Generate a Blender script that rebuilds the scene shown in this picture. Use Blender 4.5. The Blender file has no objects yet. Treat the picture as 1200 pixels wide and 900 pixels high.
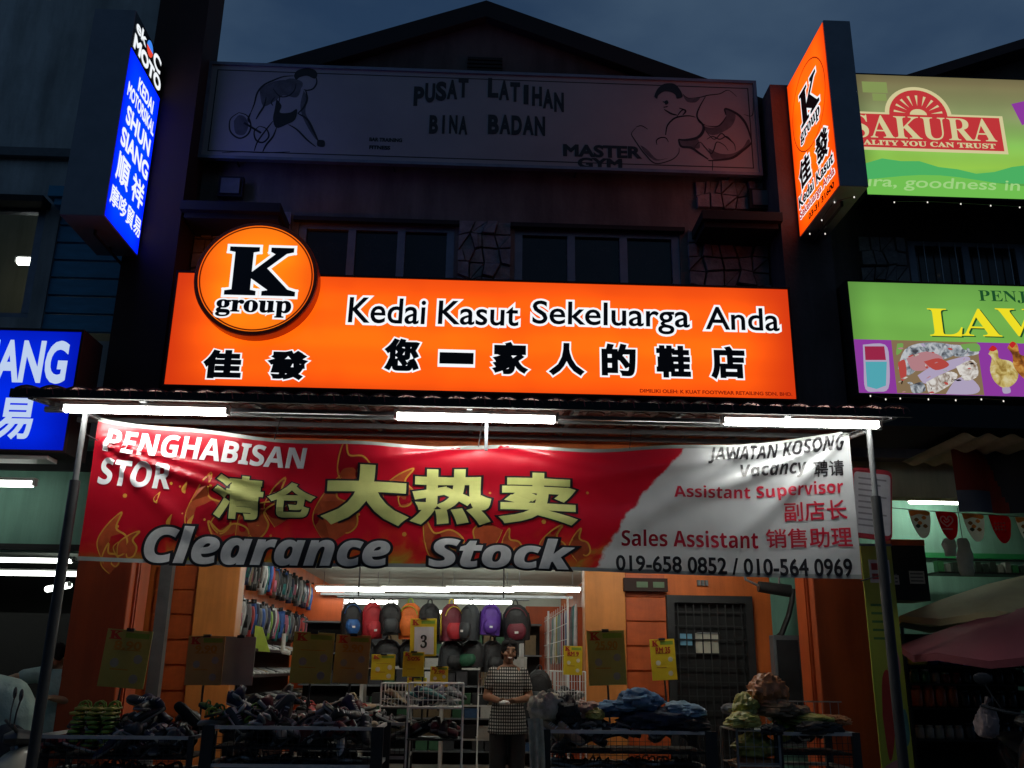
import bpy, bmesh, math, random
from mathutils import Vector, Matrix, noise
random.seed(11)
S = bpy.context.scene
COL = S.collection

# ------------------------------------------------------------------ camera
YAW, PITCH, ROLL = math.radians(2.08), math.radians(17.057), math.radians(.755)
FWD = Vector((math.sin(YAW)*math.cos(PITCH), math.cos(YAW)*math.cos(PITCH), math.sin(PITCH)))
_r = Vector((math.cos(YAW), -math.sin(YAW), 0)); _u = _r.cross(FWD)
RT = math.cos(ROLL)*_r + math.sin(ROLL)*_u
UP = -math.sin(ROLL)*_r + math.cos(ROLL)*_u
EYE = Vector((0, 0, 1.5))
cam = bpy.data.cameras.new('camera'); camo = bpy.data.objects.new('camera', cam); COL.objects.link(camo)
cam.sensor_width = 36; cam.lens = 32.4; cam.clip_start = .1; cam.clip_end = 600
camo.matrix_world = Matrix(((RT.x, UP.x, -FWD.x, EYE.x), (RT.y, UP.y, -FWD.y, EYE.y), (RT.z, UP.z, -FWD.z, EYE.z), (0, 0, 0, 1)))
S.camera = camo

def P(px, py, Y):
    """point of the vertical plane y=Y that is seen at that place of the photograph"""
    d = (px-600)/1080*RT - (py-450)/1080*UP + FWD
    return EYE + d*(Y/d.y)
def PX(px, py, X):
    d = (px-600)/1080*RT - (py-450)/1080*UP + FWD
    return EYE + d*(X/d.x)

# ------------------------------------------------------------------ world, sun, exposure
W = bpy.data.worlds.new('World'); S.world = W; W.use_nodes = True
nt = W.node_tree; N = nt.nodes; L = nt.links
bg = N['Background']
sky = N.new('ShaderNodeTexSky'); sky.sky_type = 'NISHITA'; sky.sun_disc = False
sky.sun_elevation = math.radians(3.2); sky.sun_rotation = math.radians(15); sky.dust_density = .6; sky.ozone_density = 3.0
tc = N.new('ShaderNodeTexCoord'); mp = N.new('ShaderNodeMapping'); mp.inputs['Scale'].default_value = (1.6, 1.6, 3.4)
n1 = N.new('ShaderNodeTexNoise'); n1.inputs['Scale'].default_value = 1.7; n1.inputs['Detail'].default_value = 5; n1.inputs['Roughness'].default_value = .52
L.new(tc.outputs['Generated'], mp.inputs[0]); L.new(mp.outputs[0], n1.inputs['Vector'])
rp = N.new('ShaderNodeValToRGB')
rp.color_ramp.elements[0].position = .36; rp.color_ramp.elements[0].color = (.34, .44, .58, 1)
rp.color_ramp.elements[1].position = .66; rp.color_ramp.elements[1].color = (.98, 1.02, .90, 1)
L.new(n1.outputs['Fac'], rp.inputs[0])
mx = N.new('ShaderNodeMix'); mx.data_type = 'RGBA'; mx.blend_type = 'MULTIPLY'; mx.inputs[0].default_value = 1
L.new(sky.outputs[0], mx.inputs[6]); L.new(rp.outputs[0], mx.inputs[7]); 
cl_ = N.new('ShaderNodeValToRGB')      # the even blue-grey cloud deck of dusk that covers most of the clear sky
cl_.color_ramp.elements[0].position = .34; cl_.color_ramp.elements[0].color = (.14, .31, .64, 1)
cl_.color_ramp.elements[1].position = .68; cl_.color_ramp.elements[1].color = (.42, .70, 1.12, 1)
L.new(n1.outputs['Fac'], cl_.inputs[0])
m2 = N.new('ShaderNodeMix'); m2.data_type = 'RGBA'; m2.inputs[0].default_value = .82
L.new(mx.outputs[2], m2.inputs[6]); L.new(cl_.outputs[0], m2.inputs[7]); L.new(m2.outputs[2], bg.inputs[0])
bg.inputs[1].default_value = .13
sl = bpy.data.lights.new('dusk_sun', 'SUN'); sl.energy = .015; sl.angle = math.radians(12); sl.color = (1, .85, .75)
so = bpy.data.objects.new('dusk_sun', sl); COL.objects.link(so)
so.rotation_euler = Vector((-math.sin(math.radians(15)), -math.cos(math.radians(15)), -.035)).to_track_quat('-Z', 'Y').to_euler()
S.view_settings.view_transform = 'Standard'; S.view_settings.look = 'None'; S.view_settings.exposure = 0; S.view_settings.gamma = 1
S.cycles.use_denoising = True
S.cycles.max_bounces = 6; S.cycles.diffuse_bounces = 3; S.cycles.glossy_bounces = 3; S.cycles.sample_clamp_indirect = 4
S.cycles.caustics_reflective = False; S.cycles.caustics_refractive = False

# ------------------------------------------------------------------ materials
def mat(name, col, rough=.6, metal=0, var=.18, scale=5, bump=0, bscale=60, coat=0):
    m = bpy.data.materials.new(name); m.use_nodes = True
    n = m.node_tree.nodes; l = m.node_tree.links; b = n['Principled BSDF']
    b.inputs['Roughness'].default_value = rough; b.inputs['Metallic'].default_value = metal
    b.inputs['Coat Weight'].default_value = coat
    t = n.new('ShaderNodeTexCoord'); z = n.new('ShaderNodeTexNoise')
    z.inputs['Scale'].default_value = scale; z.inputs['Detail'].default_value = 6; z.inputs['Roughness'].default_value = .6
    l.new(t.outputs['Object'], z.inputs['Vector'])
    r = n.new('ShaderNodeValToRGB')
    r.color_ramp.elements[0].position = .3; r.color_ramp.elements[1].position = .7
    r.color_ramp.elements[0].color = tuple(max(0, c*(1-var)) for c in col)+(1,)
    r.color_ramp.elements[1].color = tuple(min(1, c*(1+var)) for c in col)+(1,)
    l.new(z.outputs['Fac'], r.inputs[0]); l.new(r.outputs[0], b.inputs['Base Color'])
    mr = n.new('ShaderNodeMapRange'); mr.inputs[3].default_value = max(.02, rough-.12); mr.inputs[4].default_value = min(1, rough+.12)
    l.new(z.outputs['Fac'], mr.inputs[0]); l.new(mr.outputs[0], b.inputs['Roughness'])
    if bump:
        z2 = n.new('ShaderNodeTexNoise'); z2.inputs['Scale'].default_value = bscale; z2.inputs['Detail'].default_value = 4
        l.new(t.outputs['Object'], z2.inputs['Vector'])
        bp = n.new('ShaderNodeBump'); bp.inputs['Strength'].default_value = bump; bp.inputs['Distance'].default_value = .02
        l.new(z2.outputs['Fac'], bp.inputs['Height']); l.new(bp.outputs[0], b.inputs['Normal'])
    return m

def emat(name, col, strength=1.0, light=True):
    m = bpy.data.materials.new(name); m.use_nodes = True
    n = m.node_tree.nodes; l = m.node_tree.links; n.clear()
    e = n.new('ShaderNodeEmission'); e.inputs[0].default_value = tuple(col)+(1,); e.inputs[1].default_value = strength
    o = n.new('ShaderNodeOutputMaterial'); l.new(e.outputs[0], o.inputs[0])
    if not light: m.cycles.emission_sampling = 'NONE'
    return m

def backlit(name, a0, a1, z0, z1, edge, hot, strength=1.0, axis=0, fall=.5, ramp=None, tubes=0):
    """sign face with the glow of inner tubes painted into its emission: dimmer towards the rim of the box, faintly uneven"""
    m = bpy.data.materials.new(name); m.use_nodes = True
    n = m.node_tree.nodes; l = m.node_tree.links; n.clear()
    g = n.new('ShaderNodeNewGeometry'); s = n.new('ShaderNodeSeparateXYZ'); l.new(g.outputs['Position'], s.inputs[0])
    A = s.outputs[axis]; Z = s.outputs[2]
    def mr(src, f0, f1, t0=0, t1=1):
        q = n.new('ShaderNodeMapRange'); q.interpolation_type = 'SMOOTHSTEP'
        q.inputs[1].default_value = f0; q.inputs[2].default_value = f1; q.inputs[3].default_value = t0; q.inputs[4].default_value = t1
        l.new(src, q.inputs[0]); return q.outputs[0]
    def mul(a, b):
        q = n.new('ShaderNodeMath'); q.operation = 'MULTIPLY'; l.new(a, q.inputs[0]); l.new(b, q.inputs[1]); return q.outputs[0]
    f = mul(mul(mr(A, a0-.06, a0+fall), mr(A, a1+.06, a1-fall)), mul(mr(Z, z0-fall*.5, z0+fall*.75), mr(Z, z1+fall*.5, z1-fall*.75)))
    z = n.new('ShaderNodeTexNoise'); z.inputs['Scale'].default_value = 1.3; z.inputs['Detail'].default_value = 2; l.new(g.outputs['Position'], z.inputs['Vector'])
    f = mul(f, mr(z.outputs['Fac'], .25, .65, .68, 1.0))
    wv = n.new('ShaderNodeTexWave'); wv.bands_direction = 'Z'; wv.inputs['Scale'].default_value = .8; wv.inputs['Distortion'].default_value = .8; wv.inputs['Detail'].default_value = 1; l.new(g.outputs['Position'], wv.inputs['Vector'])
    f = mul(f, mr(wv.outputs['Fac'], 0, 1, .78, 1.0))
    c = n.new('ShaderNodeMix'); c.data_type = 'RGBA'; l.new(f, c.inputs[0]); c.inputs[6].default_value = tuple(edge)+(1,); c.inputs[7].default_value = tuple(hot)+(1,)
    out = c.outputs[2]
    if ramp:
        rr = n.new('ShaderNodeValToRGB'); el = rr.color_ramp.elements
        el[0].position = ramp[0][0]; el[0].color = tuple(ramp[0][1])+(1,); el[1].position = ramp[-1][0]; el[1].color = tuple(ramp[-1][1])+(1,)
        for p, cc in ramp[1:-1]:
            e2 = el.new(p); e2.color = tuple(cc)+(1,)
        zz = n.new('ShaderNodeMapRange'); zz.inputs[1].default_value = z0; zz.inputs[2].default_value = z1; l.new(Z, zz.inputs[0])
        wob = n.new('ShaderNodeMath'); wob.operation = 'MULTIPLY_ADD'; l.new(z.outputs['Fac'], wob.inputs[0]); wob.inputs[1].default_value = .12
        l.new(zz.outputs[0], wob.inputs[2]); l.new(wob.outputs[0], rr.inputs[0])
        c2 = n.new('ShaderNodeMix'); c2.data_type = 'RGBA'; c2.blend_type = 'MULTIPLY'; c2.inputs[0].default_value = 1
        l.new(out, c2.inputs[6]); l.new(rr.outputs[0], c2.inputs[7]); out = c2.outputs[2]
    e = n.new('ShaderNodeEmission'); e.inputs[1].default_value = strength; l.new(out, e.inputs[0])
    o = n.new('ShaderNodeOutputMaterial')
    gl = n.new('ShaderNodeBsdfGlossy'); gl.inputs['Roughness'].default_value = .25; gl.inputs[0].default_value = (.03, .03, .03, 1)
    ad = n.new('ShaderNodeAddShader'); l.new(e.outputs[0], ad.inputs[0]); l.new(gl.outputs[0], ad.inputs[1]); l.new(ad.outputs[0], o.inputs[0])
    return m

M = {}
M['plaster'] = mat('plaster', (.19, .165, .15), .9, var=.25, scale=1.2, bump=.3, bscale=30)
M['plaster_pale'] = mat('pale_plaster', (.55, .57, .56), .9, var=.2, scale=1.0, bump=.3, bscale=25)
M['plaster_brown'] = mat('brown_plaster', (.13, .10, .095), .9, var=.25, scale=1.5, bump=.3, bscale=25)
M['stone'] = mat('cladding_stone', (.27, .25, .26), .85, var=.35, scale=7, bump=.8, bscale=18)
M['dark'] = mat('dark_paint', (.014, .014, .015), .8, var=.3)
M['roof'] = mat('roof_tiles', (.07, .035, .03), .8, var=.3, bump=.4, bscale=9)
M['orange'] = mat('orange_paint', (.62, .135, .02), .55, var=.12, scale=2.5, bump=.08, bscale=40)
M['pillar'] = mat('yellow_orange_pillar_paint', (.60, .21, .045), .5, var=.14, scale=3)
M['column'] = mat('red_orange_column_paint', (.46, .075, .012), .6, var=.12, scale=3)
M['orange2'] = mat('orange_panel_paint', (.50, .09, .018), .5, var=.15, scale=3)
M['grey'] = mat('grey_paint', (.13, .14, .15), .5, var=.25)
M['steel'] = mat('galvanised_steel', (.34, .37, .40), .38, .8, var=.25, scale=9)
M['railgrey'] = mat('bin_rail_grey', (.48, .48, .47), .5)
M['darksteel'] = mat('painted_dark_steel', (.028, .029, .031), .5, .2, var=.3)
M['signcase'] = mat('sign_case_paint', (.20, .22, .26), .45, .2, var=.12)
M['blackcase'] = mat('black_sign_case', (.012, .012, .013), .85, 0, var=.2)
M['tile'] = mat('clay_roof_tile', (.16, .06, .045), .75, var=.4, scale=4, bump=.3, bscale=20)
M['white'] = mat('white_enamel', (.72, .72, .70), .45, var=.08)
M['ceil'] = mat('ceiling_board', (.42, .47, .42), .85, var=.1, scale=2)
M['green'] = mat('sea_green_paint', (.20, .42, .33), .7, var=.14, scale=1.2, bump=.1)
M['cream'] = mat('cream_paint', (.46, .42, .27), .75, var=.12, scale=1.4)
M['floor'] = mat('shop_floor_tile', (.38, .35, .31), .35, var=.15, scale=3)
M['paving'] = mat('walkway_concrete', (.25, .24, .22), .85, var=.25, scale=4, bump=.4)
M['asphalt'] = mat('asphalt', (.05, .05, .052), .9, var=.3, scale=8, bump=.6, bscale=90)
M['glass'] = mat('dark_window_glass', (.012, .013, .016), .12, var=.2)
M['frame'] = mat('window_frame_alu', (.20, .22, .27), .45, .4, var=.2)
M['bluepaint'] = mat('blue_shutter_paint', (.06, .30, .50), .55, var=.2, scale=3)
M['maroon'] = mat('maroon_paint', (.035, .012, .010), .8, var=.3, scale=2)
M['navy'] = mat('teal_cap_paint', (.03, .12, .17), .6)
M['cable'] = mat('black_cable', (.012, .012, .013), .5, var=.1)
M['ink'] = mat('black_print', (.012, .012, .014), .45, var=.1)
M['gymsheet'] = mat('white_acrylic_sheet', (.34, .33, .33), .38, var=.10, scale=1.1)
M['tube'] = emat('fluorescent_tube', (1.0, 1.0, .93), 44.0)
M['tube_in'] = emat('fluorescent_tube_inside', (.97, 1.0, .90), 13.0)
M['tube_walk'] = emat('walkway_tube', (.97, 1.0, .88), 26.0)
M['tube_right'] = emat('green_wall_tube', (.97, 1.0, .85), 22.0)
M['tube_side'] = emat('fluorescent_tube_next_door', (.93, 1.0, .90), 5.5)
M['e_white'] = emat('lit_white_letter', (.92, .96, 1.0), 1.0, False)
M['e_cream'] = emat('lit_cream_letter', (.80, .72, .42), 1.0, False)
M['e_black'] = mat('opaque_black_vinyl', (.004, .004, .005), .4, var=.05)
M['e_blueink'] = mat('opaque_navy_vinyl', (.004, .006, .016), .4, var=.05)

def streak(m, amt=.55, sc=(5, 5, .45)):
    n = m.node_tree.nodes; l = m.node_tree.links; b = n['Principled BSDF']; src = b.inputs['Base Color'].links[0].from_socket
    g_ = n.new('ShaderNodeNewGeometry'); mp_ = n.new('ShaderNodeMapping'); mp_.inputs['Scale'].default_value = sc; l.new(g_.outputs['Position'], mp_.inputs[0])
    z = n.new('ShaderNodeTexNoise'); z.inputs['Scale'].default_value = 1; z.inputs['Detail'].default_value = 7; z.inputs['Roughness'].default_value = .65; l.new(mp_.outputs[0], z.inputs['Vector'])
    r_ = n.new('ShaderNodeMapRange'); r_.inputs[1].default_value = .42; r_.inputs[2].default_value = .62; r_.inputs[3].default_value = 1; r_.inputs[4].default_value = 1-amt; l.new(z.outputs['Fac'], r_.inputs[0])
    x = n.new('ShaderNodeMix'); x.data_type = 'RGBA'; x.blend_type = 'MULTIPLY'; x.inputs[0].default_value = 1; l.new(src, x.inputs[6]); l.new(r_.outputs[0], x.inputs[7]); l.new(x.outputs[2], b.inputs['Base Color'])
for k_ in ('plaster', 'plaster_pale', 'plaster_brown'): streak(M[k_], .38, (2.2, 2.2, .4))
for k_ in ('orange', 'column', 'pillar', 'orange2', 'green', 'cream'): streak(M[k_], .22)

# ------------------------------------------------------------------ mesh builder and tags
class MB:
    def __init__(s): s.v = []; s.f = []; s.m = []
    def add(s, vs, fs, m=0):
        k = len(s.v); s.v += [tuple(p) for p in vs]; s.f += [tuple(i+k for i in q) for q in fs]; s.m += [m]*len(fs); return s
    def box(s, x0, x1, y0, y1, z0, z1, m=0, T=None):
        vs = [Vector((x, y, z)) for z in (z0, z1) for x, y in ((x0, y0), (x1, y0), (x1, y1), (x0, y1))]
        if T is not None: vs = [T @ p for p in vs]
        return s.add(vs, [(3, 2, 1, 0), (4, 5, 6, 7), (0, 1, 5, 4), (1, 2, 6, 5), (2, 3, 7, 6), (3, 0, 4, 7)], m)
    def tube(s, pts, r, n=8, m=0, cap=True, flat=1.0):
        pts = [Vector(p) for p in pts]; rs = r if isinstance(r, (list, tuple)) else [r]*len(pts)
        vs = []; fs = []; ref = None
        for i, p in enumerate(pts):
            d = (pts[min(i+1, len(pts)-1)] - pts[max(i-1, 0)]).normalized()
            a = ref if ref is not None else (Vector((0, 0, 1)) if abs(d.z) < .9 else Vector((1, 0, 0)))
            u = (a - d*a.dot(d)); u = u.normalized() if u.length > 1e-6 else d.orthogonal().normalized(); w = d.cross(u); ref = u
            for k in range(n):
                t = 2*math.pi*k/n; vs.append(p + (u*math.cos(t)*flat + w*math.sin(t))*rs[i])
        for i in range(len(pts)-1):
            for k in range(n): fs.append((i*n+k, i*n+(k+1) % n, (i+1)*n+(k+1) % n, (i+1)*n+k))
        if cap: fs += [tuple(range(n))[::-1], tuple((len(pts)-1)*n+k for k in range(n))]
        return s.add(vs, fs, m)
    def prism(s, pts, y0, y1, m=0, T=None):
        """outline in x,z pushed from y0 to y1"""
        n = len(pts); vs = [Vector((x, y0, z)) for x, z in pts]+[Vector((x, y1, z)) for x, z in pts]
        if T is not None: vs = [T @ p for p in vs]
        return s.add(vs, [tuple(range(n)), tuple(range(2*n-1, n-1, -1))]+[((i+1) % n, i, n+i, n+(i+1) % n) for i in range(n)], m)
    def ell(s, c, r, seg=10, rings=6, m=0, R=None, fn=None):
        vs = []; fs = []; c = Vector(c)
        for i in range(rings+1):
            a = math.pi*i/rings
            for k in range(seg):
                t = 2*math.pi*k/seg; q = Vector((math.sin(a)*math.cos(t), math.sin(a)*math.sin(t), math.cos(a)))
                if fn: q = fn(q)
                q = Vector((q.x*r[0], q.y*r[1], q.z*r[2]))
                if R is not None: q = R @ q
                vs.append(c+q)
        for i in range(rings):
            for k in range(seg): fs.append((i*seg+k, (i+1)*seg+k, (i+1)*seg+(k+1) % seg, i*seg+(k+1) % seg))
        return s.add(vs, fs, m)
    def loft(s, rings, m=0, cap=True):
        n = len(rings[0]); vs = [p for r in rings for p in r]; fs = []
        for i in range(len(rings)-1):
            for k in range(n): fs.append((i*n+k, i*n+(k+1) % n, (i+1)*n+(k+1) % n, (i+1)*n+k))
        if cap: fs += [tuple(range(n))[::-1], tuple((len(rings)-1)*n+k for k in range(n))]
        return s.add(vs, fs, m)
    def grid(s, fn, nu, nv, m=0):
        vs = [fn(i/nu, j/nv) for j in range(nv+1) for i in range(nu+1)]
        return s.add(vs, [(j*(nu+1)+i, j*(nu+1)+i+1, (j+1)*(nu+1)+i+1, (j+1)*(nu+1)+i) for j in range(nv) for i in range(nu)], m)
    def mesh(s, name, mats, smooth=False):
        me = bpy.data.meshes.new(name); me.from_pydata(s.v, [], s.f)
        for q in mats: me.materials.append(q)
        me.polygons.foreach_set('material_index', s.m)
        if smooth: me.polygons.foreach_set('use_smooth', [True]*len(me.polygons))
        me.update()
        bm = bmesh.new(); bm.from_mesh(me); bmesh.ops.recalc_face_normals(bm, faces=bm.faces); bm.to_mesh(me); bm.free()
        return me
    def build(s, name, mats, parent=None, smooth=False, world=True, bevel=0):
        if not isinstance(mats, (list, tuple)): mats = [mats]
        me = s.mesh(name, mats, smooth)
        if smooth: me.set_sharp_from_angle(angle=math.radians(42))
        o = put(name, me, parent, world)
        if bevel:
            md = o.modifiers.new('bevel', 'BEVEL'); md.width = bevel; md.segments = 2; md.limit_method = 'ANGLE'
        return o
def rootloc(o):
    v = Vector((0, 0, 0))
    while o is not None: v = v + Vector(o.location); o = o.parent
    return v
def put(name, me, parent=None, world=True):
    o = bpy.data.objects.new(name, me); COL.objects.link(o)
    if parent is not None:
        o.parent = parent
        if world: o.location = -rootloc(parent)
    return o
def tag(o, label=None, cat=None, group=None, kind=None):
    if label: o['label'] = label
    if cat: o['category'] = cat
    if group: o['group'] = group
    if kind: o['kind'] = kind
    return o
def thing(name, label, cat, loc=(0, 0, 0), group=None):
    o = bpy.data.objects.new(name, None); COL.objects.link(o); o.location = loc; o.empty_display_size = .1
    return tag(o, label, cat, group)
def dup(root, loc=None, rot=None, label=None, group=None, swap=None, scale=None):
    def cp(o, par):
        c = o.copy(); COL.objects.link(c); c.parent = par
        if swap and c.type == 'MESH':
            for i, sl_ in enumerate(c.material_slots):
                if sl_.material in swap:
                    nm = swap[sl_.material]; sl_.link = 'OBJECT'; sl_.material = nm
        for ch in kids.get(o.name, []): cp(ch, c)
        return c
    kids = {}
    for q in root.children_recursive: kids.setdefault(q.parent.name, []).append(q)
    c = cp(root, None)
    if loc is not None: c.location = loc
    if rot is not None: c.rotation_euler = rot
    if scale is not None: c.scale = scale
    if label: c['label'] = label
    if group: c['group'] = group
    return c

# ------------------------------------------------------------------ print: lettering and drawn strokes
_tc = {}
def text_geo(body, bev=0):
    k = (body, round(bev, 4))
    if k in _tc: return _tc[k]
    c = bpy.data.curves.new('tmp', 'FONT'); c.body = body; c.size = 1; c.resolution_u = 4
    if bev: c.bevel_depth = bev; c.bevel_resolution = 1
    o = bpy.data.objects.new('tmp', c); COL.objects.link(o)
    dg = bpy.context.evaluated_depsgraph_get(); dg.update()
    me = bpy.data.meshes.new_from_object(o.evaluated_get(dg))
    r = ([v.co.copy() for v in me.vertices], [tuple(p.vertices) for p in me.polygons])
    bpy.data.objects.remove(o); bpy.data.curves.remove(c); bpy.data.meshes.remove(me)
    _tc[k] = r; return r
def cut_grid(vs, fs, step):
    bm = bmesh.new(); bv = [bm.verts.new(v) for v in vs]
    for f in fs:
        try: bm.faces.new([bv[i] for i in f])
        except ValueError: pass
    for ax in (0, 1):
        lo = min(v.co[ax] for v in bm.verts); hi = max(v.co[ax] for v in bm.verts)
        k = math.floor(lo/step)+1
        while k*step < hi:
            co = [0, 0, 0]; co[ax] = k*step; no = [0, 0, 0]; no[ax] = 1
            bmesh.ops.bisect_plane(bm, geom=bm.verts[:]+bm.edges[:]+bm.faces[:], plane_co=co, plane_no=no); k += 1
    bmesh.ops.triangulate(bm, faces=[f for f in bm.faces if len(f.verts) > 4])
    bm.verts.index_update(); out = ([v.co.copy() for v in bm.verts], [tuple(v.index for v in f.verts) for f in bm.faces]); bm.free(); return out
def letter(body, rect, mapper, layers, parent, shear=0, cut=0, arc=0, name='lettering'):
    """layers: (bevel in em, material, lift). rect (a0,z0,a1,z1) is the box the plain letters fill"""
    base, _ = text_geo(body)
    x0 = min(v.x for v in base); x1 = max(v.x for v in base); y0 = min(v.y for v in base); y1 = max(v.y for v in base)
    a0, z0, a1, z1 = rect; sx = (a1-a0)/(x1-x0); sy = (z1-z0)/max(.02, y1-y0)
    mb = MB(); mats = []
    for i, (bev, m, lift) in enumerate(layers):
        vs, fs = text_geo(body, bev); k = .0005/bev if bev else 0
        pts = []
        for v in vs:
            a = (v.x-x0)*sx; z = (v.y-y0)*sy
            if arc: z += arc*(1-((a/(a1-a0))*2-1)**2)
            pts.append(Vector((a0+a+shear*z, z0+z, lift+v.z*k)))
        if cut: pts, fs = cut_grid(pts, fs, cut)
        mb.add([mapper(p.x, p.y, p.z) for p in pts], fs, i); mats.append(m)
    me = bpy.data.meshes.new(name); me.from_pydata(mb.v, [], mb.f)
    for q in mats: me.materials.append(q)
    me.polygons.foreach_set('material_index', mb.m); me.update()
    return put(name, me, parent)
def wall_map(Y): return lambda a, z, l: Vector((a, Y-l, z))
def rect_px(l, t, r, b, Y):
    my = (t+b)/2; mxx = (l+r)/2
    return (P(l, my, Y).x, P(mxx, b, Y).z, P(r, my, Y).x, P(mxx, t, Y).z)
def smooth_line(pts, n=6):
    out = []
    for i in range(len(pts)-1):
        p0 = pts[max(i-1, 0)]; p1 = pts[i]; p2 = pts[i+1]; p3 = pts[min(i+2, len(pts)-1)]
        for k in range(n):
            t = k/n
            out.append(tuple(.5*((2*p1[j])+(-p0[j]+p2[j])*t+(2*p0[j]-5*p1[j]+4*p2[j]-p3[j])*t*t+(-p0[j]+3*p1[j]-3*p2[j]+p3[j])*t**3) for j in (0, 1)))
    out.append(tuple(pts[-1])); return out
def stroke(mb, pts, w, mapper, lift, m=0, smooth=True, taper=True):
    q = smooth_line(pts) if smooth and len(pts) > 2 else pts
    vs = []; n = len(q)
    for i, p in enumerate(q):
        a = q[max(i-1, 0)]; b = q[min(i+1, n-1)]; d = Vector((b[0]-a[0], b[1]-a[1])); d = d.normalized() if d.length else Vector((1, 0))
        ww = w*(.35+.65*math.sin(math.pi*min(1, max(0, (i+.5)/n)))) if taper else w
        vs.append(mapper(p[0]-d.y*ww/2, p[1]+d.x*ww/2, lift)); vs.append(mapper(p[0]+d.y*ww/2, p[1]-d.x*ww/2, lift))
    mb.add(vs, [(2*i, 2*i+1, 2*i+3, 2*i+2) for i in range(n-1)], m)
def blob(mb, pts, mapper, lift, m=0, smooth=True):
    q = smooth_line(list(pts)+[pts[0]], 4)[:-1] if smooth else pts
    mb.add([mapper(p[0], p[1], lift) for p in q], [tuple(range(len(q)))], m)
def disc(mb, c, r, mapper, lift, m=0, r0=0, n=40, sx=1, a0=0, a1=2*math.pi):
    vs = []
    for k in range(n+1):
        t = a0+(a1-a0)*k/n
        vs.append(mapper(c[0]+math.cos(t)*r*sx, c[1]+math.sin(t)*r, lift)); vs.append(mapper(c[0]+math.cos(t)*r0*sx, c[1]+math.sin(t)*r0, lift))
    mb.add(vs, [(2*i, 2*i+2, 2*i+3, 2*i+1) for i in range(n)], m)
def rectp(mb, a0, z0, a1, z1, mapper, lift, m=0):
    mb.add([mapper(a0, z0, lift), mapper(a1, z0, lift), mapper(a1, z1, lift), mapper(a0, z1, lift)], [(0, 1, 2, 3)], m)

# ================================================================== SETTING
g = MB(); g.box(-200, 200, -60, 6.35, -.5, 0); tag(g.build('road', M['asphalt']), 'dark asphalt street in front of the shops', kind='structure')
g = MB(); g.box(-200, 200, 30, 200, -.5, -.01); tag(g.build('ground', M['paving']), 'open ground behind the shop row', kind='structure')
g = MB(); g.box(-60, 60, 6.35, 6.5, -.5, .13); tag(g.build('kerb', M['paving']), 'concrete kerb along the street', kind='structure')
g = MB(); g.box(-60, 60, 6.5, 9.995, -.5, .2); tag(g.build('pavement', M['paving'], bevel=.01), 'raised covered walkway in front of the shops', kind='structure')

OPP = thing('shop_row', 'dark row of closed shophouses on the far side of the street behind the viewer', 'building', (0, -14, 0))
g = MB(); g.box(-60, 60, -24, -14, 0, 9.5); g.build('wall', mat('dim_plaster', (.2, .19, .18), .9), OPP)
g = MB(); g.prism([(-14, 9.5), (-24, 9.5), (-19, 12)], -60, 60, 0, Matrix.Rotation(math.radians(-90), 4, 'Z') @ Matrix.Scale(-1, 4, (1, 0, 0)) if False else Matrix(((0, 1, 0, 0), (1, 0, 0, 0), (0, 0, 1, 0), (0, 0, 0, 1)))); g.build('roof', M['roof'], OPP)
for k in range(18):
    g = MB(); x = -58+k*6.7; g.box(x+.4, x+5.9, -14.0, -13.9, .2, 3.0); g.box(x+1, x+2.6, -14.0, -13.95, 4.6, 6); g.box(x+3.6, x+5.2, -14.0, -13.95, 4.6, 6); g.build('shutter', M['darksteel'], OPP)
# ------------------------------------------------------------------ centre shop building
B = thing('shop_building', 'narrow two-storey shophouse with orange ground floor and dark gabled top', 'building', (0, 9.1, 0))
XL, XR = -3.6, 3.61
CL, CR = -3.11, 3.13        # inner faces of the end columns
wall_front = 9.1
g = MB()
wl = (P(347, 300, 9.1).x, P(532, 300, 9.1).x); wr = (P(603, 300, 9.1).x, P(797, 300, 9.1).x); wz = (5.0, 6.06)
g.box(CL, wl[0], 9.1, 9.3, 3.9, 7.4); g.box(wl[1], wr[0], 9.1, 9.3, 3.9, 7.4); g.box(wr[1], CR, 9.1, 9.3, 3.9, 7.4)
for a in (wl, wr): g.box(a[0], a[1], 9.1, 9.3, 3.9, wz[0]); g.box(a[0], a[1], 9.1, 9.3, wz[1], 7.4)
g.build('upper_wall', M['plaster'], B)
# gable
ap = P(570, 2, 8.96); el = P(320, 74, 8.96); er = P(825, 93, 8.96)
sL = (ap.z-el.z)/(ap.x-el.x); sR = (ap.z-er.z)/(er.x-ap.x)
def gz(x): return ap.z-(ap.x-x)*sL if x < ap.x else ap.z-(x-ap.x)*sR
g = MB(); g.prism([(CL, 7.41), (CR, 7.41), (CR, gz(CR)-.12), (ap.x, ap.z-.14), (CL, gz(CL)-.12)], 9.1, 9.3)
g.build('gable_wall', M['plaster_brown'], B)
g = MB()
for k in range(5): g.box(ap.x-.2, ap.x+.2, 9.06, 9.1, 7.98+k*.05, 8.012+k*.05)
g.build('gable_vent', M['dark'], B)
rf = MB(); rf.prism([(-3.75, gz(-3.75)-.08), (ap.x, ap.z-.1), (3.75, gz(3.75)-.08), (3.75, gz(3.75)+.02), (ap.x, ap.z), (-3.75, gz(-3.75)+.02)], 9.08, 20)
rfo = rf.build('roof', M['roof'], B)
g = MB(); g.prism([(-3.75, gz(-3.75)-.2), (ap.x, ap.z-.2), (3.75, gz(3.75)-.2), (3.75, gz(3.75)+.03), (ap.x, ap.z+.02), (-3.75, gz(-3.75)+.03)], 8.96, 9.078)
g.build('verge_board', M['dark'], rfo)
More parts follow.
